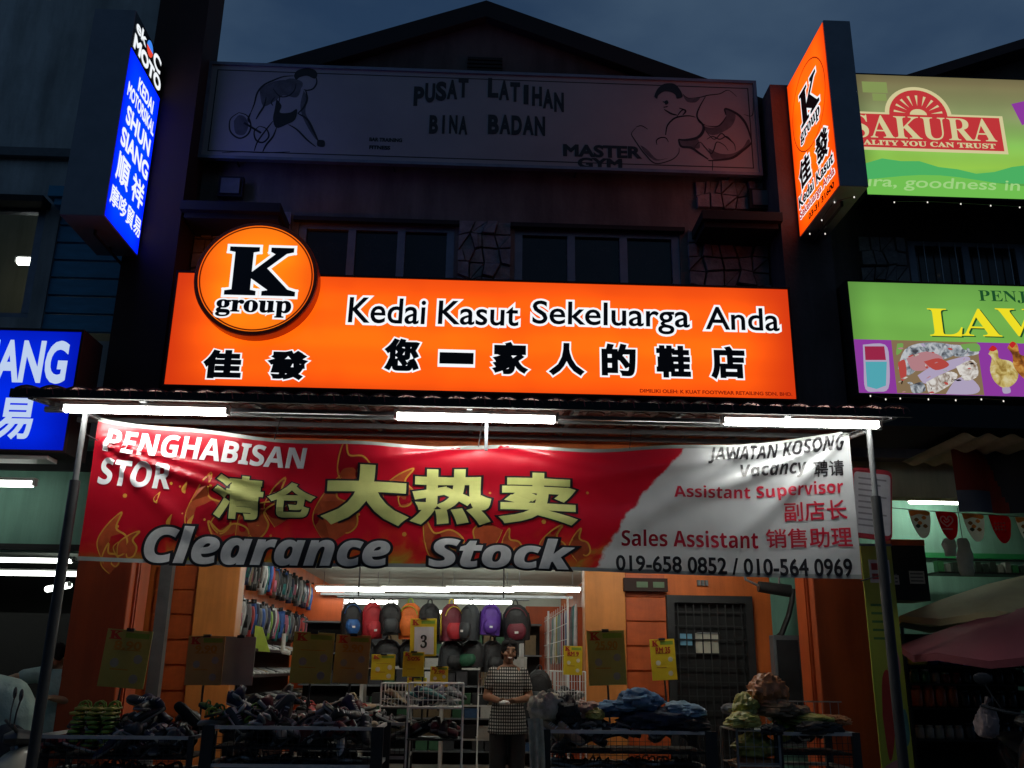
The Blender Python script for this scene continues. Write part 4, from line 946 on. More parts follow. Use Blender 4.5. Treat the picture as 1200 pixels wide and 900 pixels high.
LAV = thing('signboard', 'lit green and purple signboard with poultry pictures on the right', 'signboard', (6.7, 8.5, 4.1))
lx0, lz0v, lz1v = 3.665, 4.07, 5.28; lx1 = lx0+6.1
g = MB(); g.box(lx0, lx1, SY_+.002, 8.75, lz0v, lz1v); g.build('case', M['blackcase'], LAV)
mlv = backlit('green_poultry_sign_face', lx0, lx1, lz0v, lz1v, (.55, .55, .55), (1, 1, 1), .8, 0, .3, ramp=[(.0, (.22, .60, .08)), (.5, (.25, .62, .10)), (1.0, (.22, .56, .10))])
g = MB(); rectp(g, lx0+.02, lz0v+.02, lx1-.02, lz1v-.02, ws, 0); g.build('face', mlv, LAV)
zs = P(1100, 400, SY_).z
def photo_print(name, stops, scale, dist):
    m = bpy.data.materials.new(name); m.use_nodes = True; n = m.node_tree.nodes; l = m.node_tree.links; n.clear()
    t = n.new('ShaderNodeNewGeometry'); z = n.new('ShaderNodeTexNoise'); z.inputs['Scale'].default_value = scale; z.inputs['Detail'].default_value = 3; z.inputs['Distortion'].default_value = dist; l.new(t.outputs['Position'], z.inputs['Vector'])
    rr_ = n.new('ShaderNodeValToRGB'); el = rr_.color_ramp.elements; el[0].position = stops[0][0]; el[0].color = stops[0][1]+(1,); el[1].position = stops[-1][0]; el[1].color = stops[-1][1]+(1,)
    for p_, c_ in stops[1:-1]: e = el.new(p_); e.color = c_+(1,)
    l.new(z.outputs['Fac'], rr_.inputs[0]); e = n.new('ShaderNodeEmission'); l.new(rr_.outputs[0], e.inputs[0]); o = n.new('ShaderNodeOutputMaterial'); l.new(e.outputs[0], o.inputs[0]); m.cycles.emission_sampling = 'NONE'; return m
pinkf = emat('fish_pink', (.42, .20, .22), 1, False); greyf = photo_print('fish_grey', [(.32, (.05, .05, .06)), (.45, (.22, .25, .28)), (.6, (.48, .50, .52))], 12, 1.5); palef = photo_print('fish_pale', [(.32, (.18, .12, .08)), (.46, (.48, .44, .40)), (.6, (.66, .64, .60))], 12, 1.5); woodf = emat('board_brown', (.22, .15, .08), 1, False); chick = photo_print('hen_cream', [(.35, (.28, .18, .04)), (.5, (.50, .38, .12)), (.65, (.62, .55, .30))], 14, .5); hen = photo_print('hen_brown', [(.35, (.12, .04, .01)), (.5, (.34, .12, .02)), (.65, (.55, .28, .06))], 14, .5); e_redp = emat('hen_comb_red', (.5, .02, .02), 1, False); cup = emat('cup_blue', (.08, .36, .42), 1, False); cupd = emat('cup_maroon', (.30, .02, .06), 1, False); e_yel = emat('yellow_letter_lit', (.85, .72, .02), 1, False); e_dg = emat('dark_green_letter_lit', (.01, .07, .02), 1, False)
g = MB(); rectp(g, lx0+.02, lz0v+.02, lx1-.02, zs, ws, .001, 0)
r = rp_(1048, 401, 1149, 463); rectp(g, r[0], lz0v+.025, r[2], zs, ws, .002, 1); g.build('band_print', [e_pur, woodf], LAV)
g = MB()
A = lambda pts: [(lambda p: (p.x, p.z))(P(x, y, SY_)) for x, y in pts]
blob(g, A([(1011, 404), (1037, 404), (1042, 425), (1041, 455), (1028, 459), (1014, 456), (1012, 428)]), ws, .003, 5)
blob(g, A([(1014, 424), (1039, 424), (1038, 452), (1027, 456), (1016, 453)]), ws, .004, 0, False); blob(g, A([(1013, 406), (1036, 406), (1038, 422), (1014, 422)]), ws, .004, 1, False)
for k, (pts, mi) in enumerate(((((1052, 432), (1060, 410), (1080, 402), (1110, 403), (1125, 410), (1110, 420), (1085, 425), (1065, 440)), 3), (((1062, 420), (1085, 412), (1105, 420), (1090, 432), (1070, 434)), 2), (((1052, 425), (1060, 422), (1062, 440), (1056, 446)), 6), (((1075, 440), (1095, 428), (1130, 418), (1135, 424), (1105, 438), (1085, 450)), 5), (((1085, 448), (1110, 436), (1122, 440), (1112, 452), (1090, 462)), 4), (((1108, 462), (1120, 445), (1135, 442), (1148, 455), (1140, 462)), 5), (((1120, 430), (1140, 422), (1146, 440), (1130, 446)), 4), (((1098, 408), (1116, 404), (1140, 408), (1146, 415), (1120, 418)), 3), (((1082, 424), (1100, 420), (1112, 428), (1096, 434)), 6), (((1066, 452), (1080, 448), (1084, 458), (1070, 461)), 3), (((1125, 404), (1145, 403), (1147, 412), (1130, 410)), 0), (((1051, 403), (1058, 403), (1056, 412), (1050, 416)), 0))):
    blob(g, A(pts), ws, .003+k*.0004, [7, 1, 2, 3, 4, 5, 6][mi] if mi else 7)
rnd = random.Random(9)
for k in range(34):
    px, py = rnd.uniform(1054, 1146), rnd.uniform(404, 461); s_ = rnd.uniform(1.0, 2.4); an = rnd.uniform(0, 3.1)
    blob(g, A([(px-s_*2*math.cos(an), py-s_*math.sin(an)), (px+s_*.5, py-s_*.7), (px+s_*2*math.cos(an), py+s_*math.sin(an)), (px-s_*.4, py+s_*.6)]), ws, .009+k*.00012, rnd.choice([2, 3, 4, 5, 6, 8]))
hp = [(1158, 415), (1163, 407), (1169, 411), (1171, 420), (1185, 424), (1193, 436), (1190, 448), (1178, 455), (1166, 448), (1160, 434), (1162, 420)]
blob(g, A(hp), ws, .003, 9)
hp2 = [(1180, 408), (1185, 400.5), (1192, 404), (1196, 416), (1212, 416), (1226, 412), (1230, 430), (1215, 448), (1200, 444), (1188, 430), (1186, 416)]
blob(g, A(hp2), ws, .004, 10); blob(g, A([(1182, 404), (1186, 400.5), (1190, 403), (1186, 408)]), ws, .005, 11); blob(g, A([(1158, 410), (1163, 405), (1168, 409), (1163, 412)]), ws, .005, 11)
blob(g, A([(1174, 455), (1182, 453), (1184, 460), (1176, 461)]), ws, .003, 5)
g.build('picture_print', [cup, cupd, pinkf, greyf, palef, emat('cup_rim', (.40, .34, .48), 1, False), emat('fish_red', (.42, .06, .05), 1, False), emat('leaf_green', (.16, .34, .08), 1, False), M['e_black'], chick, hen, e_redp], LAV)
bpy.context.view_layer.update()
letter('𝐏𝐄𝐍𝐉', rp_(1147, 341, 1202, 355), ws, [(0, e_dg, .003)], LAV)
for dx, mm_, lf in ((.018, e_dg, .002), (0, e_yel, .004)):
    for ch, l, r_ in (('𝐋', 1088, 1127), ('𝐀', 1125, 1172), ('𝐕', 1168, 1214)):
        rc = rp_(l, 362, r_, 394); letter(ch, (rc[0]+dx, rc[1]-dx*.6, rc[2]+dx, rc[3]-dx*.6), ws, [(0, mm_, lf)], LAV)
# fairy lights
FS = thing('fairy_lights', 'string of tiny warm bulbs under the green sign and sign box', 'string lights', tuple(P(1100, 245, 8.3)))
eb = emat('tiny_bulb', (1, .95, .85), 1.0, False)
bl_ = MB(); bl_.ell((0, 0, 0), (.007, .007, .010), 6, 4); blm = bl_.mesh('bulb', [eb])
pts = [(949, 274, 8.4), (967, 274, 8.3), (963, 258, 8.1), (978, 237, 7.8), (1001, 231, 7.5), (1048, 237, 8.3), (1087, 237, 8.3), (1126, 239, 8.3), (1161, 241, 8.3), (1195, 243, 8.3), (1020, 464, 8.2), (1038, 468, 8.2), (1055, 467, 8.2), (1088, 468, 8.2), (1120, 469, 8.2), (1150, 468, 8.2), (1176, 470, 8.2)]
for p in pts:
    o = put('bulb', blm, FS, False); o.location = P(*p)-Vector(FS.location)
g = MB(); g.tube([P(*p)+Vector((0, .01, .012)) for p in pts[:5]], .003, 4); g.tube([P(*p)+Vector((0, .01, .012)) for p in pts[5:10]]+[P(1230, 245, 8.3)], .003, 4); g.tube([P(*p)+Vector((0, .01, .012)) for p in pts[10:]], .003, 4); g.build('wire', M['cable'], FS)
# right awning: dark roof and corrugated underside
RA = thing('awning', 'dark lean-to awning with corrugated eave over the right shop', 'awning', (6.6, 7.8, 3.6))
g = MB(); za = P(1060, 470, 7.6).z
g.box(3.42, 9.8, 7.6, 8.44, P(1100, 500, 7.6).z, za-.02); g.build('roof', M['dark'], RA)
g = MB(); zc = P(1160, 507, 7.6).z
x00 = P(1122, 507, 7.6).x
g.grid(lambda u, v: Vector((x00+(9.8-x00)*u, 7.58+v*1.2, zc+.02*math.sin(u*170)-.03)), 500, 2); g.build('corrugated_sheet', M['cream'], RA, True)
# hanging dark red cloth
cr = mat('dark_red_cloth', (.16, .018, .012), .9, var=.3, scale=3); cbk = mat('black_cloth', (.02, .018, .022), .9); cgb = mat('blue_grey_cloth', (.06, .065, .09), .9)
c0 = P(1112, 512, 8.2); c1 = P(1124, 600, 8.2); c2 = P(1300, 606, 8.2)
g = MB()
def cl(u, v): return Vector((c0.x+(c1.x-c0.x)*(1-v)+(c2.x-c1.x)*u, 8.2-.05*math.sin(u*16)*(.5+u), c1.z+(c0.z-c1.z)*v))
g.grid(cl, 60, 14)
for i in range(len(g.f)):
    j, k = i//60, i % 60
    g.m[i] = 2 if (j < 4 and k < 14) else (0 if k < 14-(j-10)*.7 and j < 13 else 1)
tag(g.build('hanging_cloth', [cr, cbk, cgb], smooth=True), 'dark red and black cloth screen hanging from the right awning', 'cloth')
# noticeboard between the shops
nb0 = P(1022, 590, 7.6)
NB = thing('notice_board', 'white notice board with rounded red edge behind the right awning post', 'notice board', tuple(nb0))
def rr(w, h, r, n=5):
    o = []
    for cx, cz, a in ((w-r, h-r, 0), (-w+r, h-r, 90), (-w+r, -h+r, 180), (w-r, -h+r, 270)):
        for k in range(n+1): t = math.radians(a+90*k/n); o.append((cx+r*math.cos(t), cz+r*math.sin(t)))
    return o
Tn = Matrix.Translation(nb0) @ Matrix.Rotation(.10, 4, 'Y')
g = MB(); g.prism(rr(.17, .30, .05), -.0, .03, 0, Tn); g.build('board', mat('red_edge', (.35, .02, .03), .5), NB)
g = MB(); g.prism(rr(.155, .26, .03), -.006, -.001, 0, Tn); g.build('sheet', mat('grey_white_sheet', (.45, .43, .45), .5), NB)
g = MB()
for k in range(9): g.box(-.12, .12-.05*(k % 3), -.008, -.0065, .20-k*.05, .215-k*.05, 0, Tn)
g.build('text_lines', mat('faint_grey_print', (.22, .2, .22), .6), NB)
# tall roll banner
RBN = thing('poster_stand', 'tall yellow-green promotional poster standing beside the right orange column', 'poster', tuple(P(1035, 770, 8.2)))
pl = P(1010, 660, 8.1); pr = P(1046, 660, 8.1)
xa, xb = pl.x, pr.x; zt = P(1030, 640, 8.1).z
pg = mat('yellow_green_print', (.36, .40, .05), .45, var=.12, scale=2); pr_ = mat('poster_red_print', (.40, .04, .03), .5); pk = mat('poster_pink_print', (.45, .2, .2), .5); pgn = mat('poster_green_print', (.08, .2, .05), .5); pw = mat('poster_white_print', (.55, .55, .5), .5); pt = mat('poster_teal_print', (.08, .22, .2), .5)
g = MB(); g.box(xa, xb, 8.1, 8.115, .3, zt); g.build('panel', pg, RBN)
g = MB(); g.box(xa-.01, xb+.01, 8.03, 8.2, .2, .298); g.box(xa-.005, xb+.005, 8.09, 8.125, zt, zt+.02); g.build('base', M['grey'], RBN)
g = MB(); wp = wall_map(8.1)
rectp(g, xa+.06, zt-.32, xb-.03, zt-.12, wp, .001, 3); rectp(g, xa+.08, zt-.29, xb-.05, zt-.24, wp, .002, 0); rectp(g, xa+.08, zt-.21, xb-.05, zt-.15, wp, .002, 0)
for k in range(5): rectp(g, xa+.04, zt-.52-k*.07, xb-.08-.03*(k % 2), zt-.50-k*.07, wp, .001, 2)
blob(g, [(xa+.05, 1.15), (xa+.08, 1.45), (xa+.14, 1.5), (xa+.16, 1.2), (xa+.12, .9), (xa+.07, .8)], wp, .001, 0)
blob(g, [(xa+.14, 1.55), (xa+.2, 1.75), (xa+.25, 1.55), (xa+.2, 1.4)], wp, .0015, 1); blob(g, [(xa+.16, 1.1), (xa+.25, 1.2), (xa+.26, .95), (xa+.18, .9)], wp, .0015, 4); blob(g, [(xa+.03, .75), (xa+.2, .8), (xa+.25, .5), (xa+.05, .45)], wp, .0015, 1)
g.build('print', [pr_, pk, pgn, pw, pt], RBN)
# bunting
BU = thing('bunting', 'string of ice cream pennants hanging across the right shopfront', 'bunting', tuple(P(1130, 598, 8.6)))
def pen_shape(w, h): return [(-w, 0), (w, -.01), (w*1.02, -h*.55), (w*.8, -h*.85), (w*.3, -h), (-w*.2, -h*.9), (-w*.7, -h*.5)]
def thin(m, w=.45):
    n = m.node_tree.nodes; l = m.node_tree.links; b = n['Principled BSDF']; tr = n.new('ShaderNodeBsdfTranslucent'); l.new(b.inputs['Base Color'].links[0].from_socket, tr.inputs[0])
    x = n.new('ShaderNodeMixShader'); x.inputs[0].default_value = w; l.new(b.outputs[0], x.inputs[1]); l.new(tr.outputs[0], x.inputs[2]); l.new(x.outputs[0], n['Material Output'].inputs[0]); return m
pwm = mat('pennant_white', (.80, .80, .74), .45); prm = mat('pennant_red', (.62, .02, .03), .45); pom = mat('pennant_orange', (.75, .25, .06), .5); pbr = mat('pennant_brown', (.30, .13, .04), .5); pdk = mat('pennant_dark', (.04, .05, .03), .5)
pens = [(1076, 598, 0), (1108, 600, 1), (1139, 602, 0), (1170, 604, 2), (1201, 606, 0), (1233, 607, 1)]
tops = []
for px, py, kd in pens:
    c = P(px, py, 8.6); tops.append(c)
    w, h = .098, .265; mp_ = lambda a, z, l, c=c: Vector((c.x+a, 8.6-l, c.z+z))
    g = MB(); g.prism([(x+c.x, z+c.z) for x, z in smooth_line(pen_shape(w, h)+[(-w, 0)], 3)[:-1]], 8.6, 8.603, 0)
    if kd == 0:
        blob(g, [(-w, 0), (w, -.01), (w*.9, -.05), (0, -.035), (-w*.8, -.055)], mp_, .001, 2)
        for (x, z, m_) in ((-.03, -.09, 3), (.045, -.07, 2), (-.02, -.15, 4), (.05, -.15, 3), (.0, -.12, 2)): blob(g, [(x-.025, z), (x, z+.02), (x+.025, z), (x, z-.02)], mp_, .002, m_)
    elif kd == 1:
        stroke(g, [(0, -.14), (-.055, -.09), (-.05, -.05), (-.02, -.045), (.0, -.075), (.02, -.045), (.05, -.05), (.055, -.09), (0, -.14)], .014, mp_, .002, 1, taper=False)
        stroke(g, [(-.03, -.075), (-.01, -.1), (.02, -.085), (.02, -.065)], .012, mp_, .002, 1, taper=False); rectp(g, -.05, -.17, .05, -.155, mp_, .002, 1)
    else:
        for z in (-.075, -.105, -.135):
            for x in (-.045, -.015, .015, .045): blob(g, [(x-.014, z), (x, z+.012), (x+.014, z), (x, z-.012)], mp_, .002, 1)
    g.build('pennant', [pwm if kd == 0 else prm, pwm, pom, pbr, pdk], BU)
g = MB(); g.tube([tops[0]+Vector((-.4, 0, .03))]+[t+Vector((0, .004, .002)) for t in tops]+[tops[-1]+Vector((.4, 0, .03))], .004, 5); g.build('string', M['cable'], BU)
for q_ in (pwm, prm, pom, pbr): thin(q_, .75)
thin(cr)
# hanging clear bags and cup dispenser
hb = P(1131, 655, 8.9); cb = thin(mat('cloudy_plastic', (.45, .48, .44), .3, coat=.3))
t = thing('plastic_bag', 'cloudy plastic bag hanging below the pennants', 'plastic bag', tuple(hb))
g = MB(); rings = []
for k in range(9):
    v = k/8; z = .2-.36*v; w = .045+.035*math.sin(v*2.6)+.006*math.sin(k*2.1); rings.append([hb+Vector((w*math.cos(a)*(1+.12*math.sin(3*a+k)), w*.6*math.sin(a), z)) for a in [2*math.pi*i/10 for i in range(10)]])
g.loft(rings); g.build('bag', cb, t, True); g = MB(); g.tube([hb+Vector((0, 0, .2)), hb+Vector((-.01, 0, .5))], .004, 5); g.build('cord', M['cable'], t)
hb = P(1113, 642, 9.0); g = MB(); rings = []
for k in range(7):
    v = k/6; z = .09-.17*v; w = .05+.02*math.sin(v*3.1); rings.append([hb+Vector((w*math.cos(a)*(1+.2*math.sin(2*a+k*1.3)), w*.6*math.sin(a), z)) for a in [2*math.pi*i/9 for i in range(9)]])
g.loft(rings); tag(g.build('plastic_bag', mat('white_crumpled_plastic', (.5, .55, .5), .35), smooth=True), 'small crumpled white bag left of the cloudy hanging bag', 'plastic bag')
# dark cupboard with papers and narrow shelf of boxes
k0 = P(1043, 632, 9.2); k1 = P(1088, 680, 9.2)
t = thing('wall_cupboard', 'dark wall cupboard with an orange top rail and pinned papers', 'cupboard', (k0.x, 9.4, k1.z))
g = MB(); g.box(k0.x, k1.x, 9.2, 9.6, k1.z-.2, k0.z-.06); g.build('body', M['dark'], t)
g = MB(); g.box(k0.x, k1.x, 9.19, 9.6, k0.z-.058, k0.z+.0); g.build('top_rail', M['orange2'], t)
for (a, b, c_, d) in ((1066, 669, 1084, 684), (1048, 674, 1054, 685)):
    q = rect_px(a, b, c_, d, 9.19); g = MB(); rectp(g, *q, wall_map(9.197), .001, 0)
    for k in range(3): rectp(g, q[0]+.01, q[1]+.02+k*.035, q[2]-.015, q[1]+.035+k*.035, wall_map(9.197), .002, 1)
    g.build('paper', [mat('pinned_paper', (.45, .45, .43), .7), M['grey']], t)
t = thing('wall_shelf', 'narrow high shelf packed with small green and grey packets', 'shelf', tuple(P(1150, 664, 10.9)))
s0 = P(1092, 664, 10.9); g = MB(); g.box(s0.x, 9.5, 10.75, 11.1, s0.z-.09, s0.z-.07); g.box(s0.x, 9.5, 10.74, 10.76, s0.z+.06, s0.z+.075); g.build('board', M['darksteel'], t)
pal = [mat('packet_'+n_, c_, .5) for n_, c_ in (('green', (.04, .22, .08)), ('grey', (.2, .22, .2)), ('dark', (.03, .05, .04)), ('pale', (.35, .38, .33)))]
rnd = random.Random(2); bx_ = MB(); bx_.box(-.5, .5, -.5, .5, 0, 1); bme = bx_.mesh('packet', [pal[0]])
for k in range(22):
    o = put('carton', bme); w = rnd.uniform(.05, .075); o.scale = (w, .1, rnd.uniform(.08, .13)); o.location = (s0.x+.06+k*.09, 10.85, s0.z-.069); o.material_slots[0].link = 'OBJECT'; o.material_slots[0].material = rnd.choice(pal)
    tag(o, 'small %s packet standing on the high narrow shelf' % o.material_slots[0].material.name.split('_')[1], 'packet', 'packets on the high shelf'); o.name = 'packet'
# parasols
def parasol(name, label, c, r, h, mm_, tilt, n=8, sag=.05):
    t = thing(name, label, 'parasol', tuple(c)); g = MB(); ap_ = Vector((0, 0, h)); vs = [ap_]
    for j in (1, 2, 3):
        for k in range(n*2):
            a = math.pi*k/n; rr2 = r*j/3*(1 if k % 2 == 0 else .965); vs.append(Vector((rr2*math.cos(a), rr2*math.sin(a), h*(1-(j/3)**1.25)-(sag*(j/3) if k % 2 else 0))))
    m_ = n*2; fs = [(0, 1+k, 1+(k+1) % m_) for k in range(m_)]
    for j in (0, 1): fs += [(1+j*m_+k, 1+(j+1)*m_+k, 1+(j+1)*m_+(k+1) % m_, 1+j*m_+(k+1) % m_) for k in range(m_)]
    fs2 = []
    vs += [v+Vector((v.x*.0, 0, -.06)) for v in vs[1+2*m_:1+3*m_]]; b_ = 1+3*m_
    fs += [(1+2*m_+k, b_+k, b_+(k+1) % m_, 1+2*m_+(k+1) % m_) for k in range(m_)]
    g.add(vs, fs); o = g.build('canopy', mm_, t, True, world=False)
    g = MB()
    for k in range(n):
        a = 2*math.pi*k/n; q = MB(); q.tube([(0, 0, h-.02), (r*.5*math.cos(a), r*.5*math.sin(a), h*(1-.5**1.25)-.015), (r*.98*math.cos(a), r*.98*math.sin(a), -.005)], .008, 5); q.build('rib', M['steel'], t, world=False)
    g = MB(); g.tube([(0, 0, h+.05), (0, 0, -c[2]+.2)], .02, 8); g.build('pole', M['steel'], t, True, world=False)
    return t
tan_ = mat('tan_canvas', (.34, .31, .17), .85, var=.2, scale=2); mag = mat('magenta_canvas', (.17, .035, .05), .8, var=.15, scale=2)
pc = P(1215, 724, 9.0); parasol('parasol', 'broad drab tan parasol over the right shop stall', (pc.x, 9.0, pc.z), 1.35, .42, tan_, 0)
pc = P(1215, 752, 8.0); p2 = parasol('parasol', 'dusky pink parasol below the tan one at the right edge', (pc.x, 8.0, pc.z), 1.1, .30, mag, 0)
p2.rotation_euler = (.06, -.10, .3)
# rack of jars and packets
k0 = P(1056, 752, 8.9)
RK = thing('display_rack', 'dark wire rack of jars and packets at the front of the right shop', 'rack', (k0.x, 9.1, .2))
rx1 = k0.x+1.25; lv = [P(1080, y, 8.9).z for y in (780, 801, 829, 866, 905)]
g = MB()
for x in (k0.x, rx1):
    for y in (8.85, 9.25): g.box(x-.012, x+.012, y-.012, y+.012, .2, lv[0]+.35)
g.build('frame', M['darksteel'], RK)
g = MB(); g.box(k0.x, rx1, 9.24, 9.26, .25, lv[0]+.3); g.build('back_board', M['dark'], RK)  # dark sheet added to hide the lit green wall between the shelves
for z in lv:
    g = MB(); g.box(k0.x-.01, rx1+.01, 8.84, 9.26, z-.015, z); g.build('shelf', M['darksteel'], RK)
def jar_me(nm, r, h, body, lid):
    g = MB(); n_ = 10
    rings = [[Vector((rr3*math.cos(2*math.pi*i/n_), rr3*math.sin(2*math.pi*i/n_), z)) for i in range(n_)] for rr3, z in ((r*.9, 0), (r, h*.08), (r, h*.75), (r*.75, h*.85))]
    g.loft(rings); rings = [[Vector((rr3*math.cos(2*math.pi*i/n_), rr3*math.sin(2*math.pi*i/n_), z)) for i in range(n_)] for rr3, z in ((r*.82, h*.851), (r*.82, h))]
    g.loft(rings, 1); return g.mesh(nm, [body, lid], True)
jm = [('orange', (.55, .12, .04)), ('green', (.05, .25, .08)), ('blue', (.04, .06, .35)), ('pale', (.45, .45, .42)), ('dark', (.03, .04, .05)), ('red', (.4, .03, .04)), ('yellow', (.6, .5, .05))]
jmat = {n_: mat('jar_'+n_, c_, .25, coat=.4) for n_, c_ in jm}; lidm = mat('jar_lid', (.5, .1, .06), .4)
rows = [(0, [('yellow', 'blue', .09, .2)]*1+[('blue', 'pale', .05, .1)]*5+[('dark', 'dark', .05, .16)]*6), (1, [('green', 'green', .045, .13), ('green', 'pale', .045, .13), ('pale', 'dark', .04, .12), ('red', 'pale', .045, .1), ('red', 'red', .045, .1)]+[('dark', 'dark', .045, .14)]*7), (2, [('orange', 'red', .05, .2)]*4+[('dark', 'dark', .05, .16)]*7), (3, [('pale', 'pale', .04, .12)]*5+[('dark', 'dark', .05, .15)]*6)]
jc = {}
for lvl, items in rows:
    x = k0.x+.06
    for k, (bc, lc_, r_, h_) in enumerate(items):
        kk = (bc, lc_, r_, h_)
        if kk not in jc: jc[kk] = jar_me('jar', r_, h_, jmat[bc], jmat[lc_])
        x += r_; o = put('jar', jc[kk]); o.location = (x, 8.93, lv[lvl]+.001); x += r_+.012
        o.rotation_euler[2] = rnd.uniform(0, 6)
        rn = ['top', 'second', 'third', 'bottom'][lvl]
        lab = {'yellow': 'large yellow and blue tin at the left end of the rack top', 'orange': 'orange jar in the third row of the dark rack', 'pale': 'pale %s packet jar on the %s shelf of the rack' % ('small', rn), 'dark': 'dark bottle on the %s shelf of the rack' % rn, 'blue': 'small blue jar on the top shelf of the rack', 'green': 'green jar on the second shelf of the rack', 'red': 'red jar on the second shelf of the rack'}[bc]
        tag(o, lab, 'jar', '%s jars on the %s shelf' % (bc, rn) if bc != 'yellow' else None)

# ================================================================== GOODS
def pick(seq, k): return seq[k % len(seq)]
# price placards -----------------------------------------------------
cardm = {'olive': mat('card_olive_yellow', (.46, .43, .13), .5, var=.1), 'tan': mat('card_orange_tan', (.50, .36, .15), .5, var=.1), 'yellow': mat('card_yellow', (.80, .62, .03), .45, var=.06), 'back': mat('card_grey_back', (.40, .37, .34), .7, var=.1)}  # olive and tan carry the shade on unlit yellow cards
cred = mat('card_red_print', (.50, .04, .02), .5); cgrn = mat('card_green_print', (.25, .42, .05), .5); cdot = mat('card_white_spot', (.34, .33, .27), .5); corg = mat('card_faint_print', (.52, .26, .03), .5); cwht = mat('card_white_sheet', (.70, .70, .72), .5); cspot = mat('card_pale_spot', (.72, .70, .55), .5); cdark = mat('card_black_print', (.02, .02, .02), .5)  # cdot is the pale spot darkened for the shaded cards
for q_ in ('olive', 'tan', 'back'): thin(cardm[q_], .35)
def placard(l, t_, r, b, Y, kind, label, text=None, tilt=0, stand=None, spots=True, face=True, lean=0):
    q = rect_px(l, t_, r, b, Y); w, h = q[2]-q[0], q[3]-q[1]; c = Vector(((q[0]+q[2])/2, Y, q[1]))
    th_ = thing('price_placard', label, 'placard', tuple(c)); mp_ = lambda a, z, l_: Vector((a, -.006-l_, z))
    g = MB(); g.box(-w/2, w/2, -.006, .006, 0, h); g.build('card', cardm[kind], th_, world=False, bevel=.002)
    if face:
        g = MB()
        rectp(g, -w*.08, h*.86, w*.44, h*.95, mp_, .001, 0)
        if spots:
            for (x, z) in ((-.22, .42), (.28, .5), (.25, .16)): disc(g, (x*w, z*h), w*.10, mp_, .001, 1, n=10)
        rectp(g, -w*.3, h*.64, w*.3, h*.655, mp_, .0015, 2); rectp(g, -w*.3, h*.30, w*.1, h*.32, mp_, .0015, 2)
        if text == '3': rectp(g, -w*.34, h*.05, w*.40, h*.78, mp_, .0018, 3)
        o = g.build('print', [cgrn, cspot if kind == 'yellow' else cdot, corg, cwht], th_, world=False)
        for s_, rc, mt, bv in (('𝐊', (-w*.42, h*.83, -w*.16, h*.97), cred, .03),)+(((text, (-w*.28, h*.66, w*.30, h*.8), (cred if kind == 'yellow' else corg) if text != '3' else cdark, .03),) if text and text != '3' else ())+((('𝟑', (-w*.10, h*.22, w*.14, h*.56), cdark, .01),) if text == '3' else ()):
            lo = letter(s_, rc, mp_, [(bv, mt, .003)], th_); lo.location = (0, 0, 0)
    if stand:
        g = MB(); g.tube([(0, .016, h*.9), (0, .016, stand-c.z)], .009, 6); g.box(-.03, .03, -.012, .02, h*.97, h*1.03); g.build('pole', M['darksteel'], th_, world=False)
    th_.rotation_euler = (lean, tilt, 0)
    return th_
placard(118, 738, 172, 806, 7.95, 'olive', 'leftmost price placard in a shaded olive tone, in front of the left orange column', '8.90', .06, .95)
placard(219, 745, 262, 803, 7.95, 'tan', 'price placard in a shaded orange-tan tone in front of the panelled wall', '9.90', -.01, .95)
placard(262, 746, 298, 803, 8.05, 'back', 'grey blank back of a placard on a black pole', None, 0, .95, face=False)
placard(341, 741, 389, 801, 7.95, 'olive', 'large placard in a shaded olive tone below the wall of hanging slippers', None, .03, .95)
placard(391, 744, 432, 801, 8.05, 'tan', 'placard in a shaded brownish yellow right of the large olive-toned one', '9.90', .03, .95)
placard(435, 767, 463, 797, 9.2, 'yellow', 'small yellow placard with pale spots left of the 50% placard', None, 0, 1.1)
placard(472, 764, 497, 793, 9.0, 'yellow', 'small yellow placard reading 50% just below the number 3 card', '50%', 0, 1.1, spots=False)
placard(481, 725, 512, 769, 9.15, 'yellow', 'bright yellow placard with a white sheet and the number 3', '3', -.02, 1.0, spots=False)
placard(477, 794, 500, 812, 9.3, 'yellow', 'low yellow placard half hidden beneath the 50% placard', None, 0, 1.1, spots=False)
placard(504, 781, 525, 805, 9.1, 'yellow', 'small yellow placard above the white wire cart, left of the woman', '7.90', .0, 1.1)
placard(660, 757, 682, 791, 9.3, 'yellow', 'yellow placard with pale spots hung on the white grid rack', 'RM 9', .02, None)
placard(690, 739, 734, 803, 8.3, 'olive', 'large placard in a shaded olive tone in front of the orange shop pillar', '25.90', -.04, 1.0)
placard(764, 749, 793, 797, 9.2, 'yellow', 'bright yellow-green placard leaning on the panelled wall by the grille door', 'RM 35', -.05, 1.0)

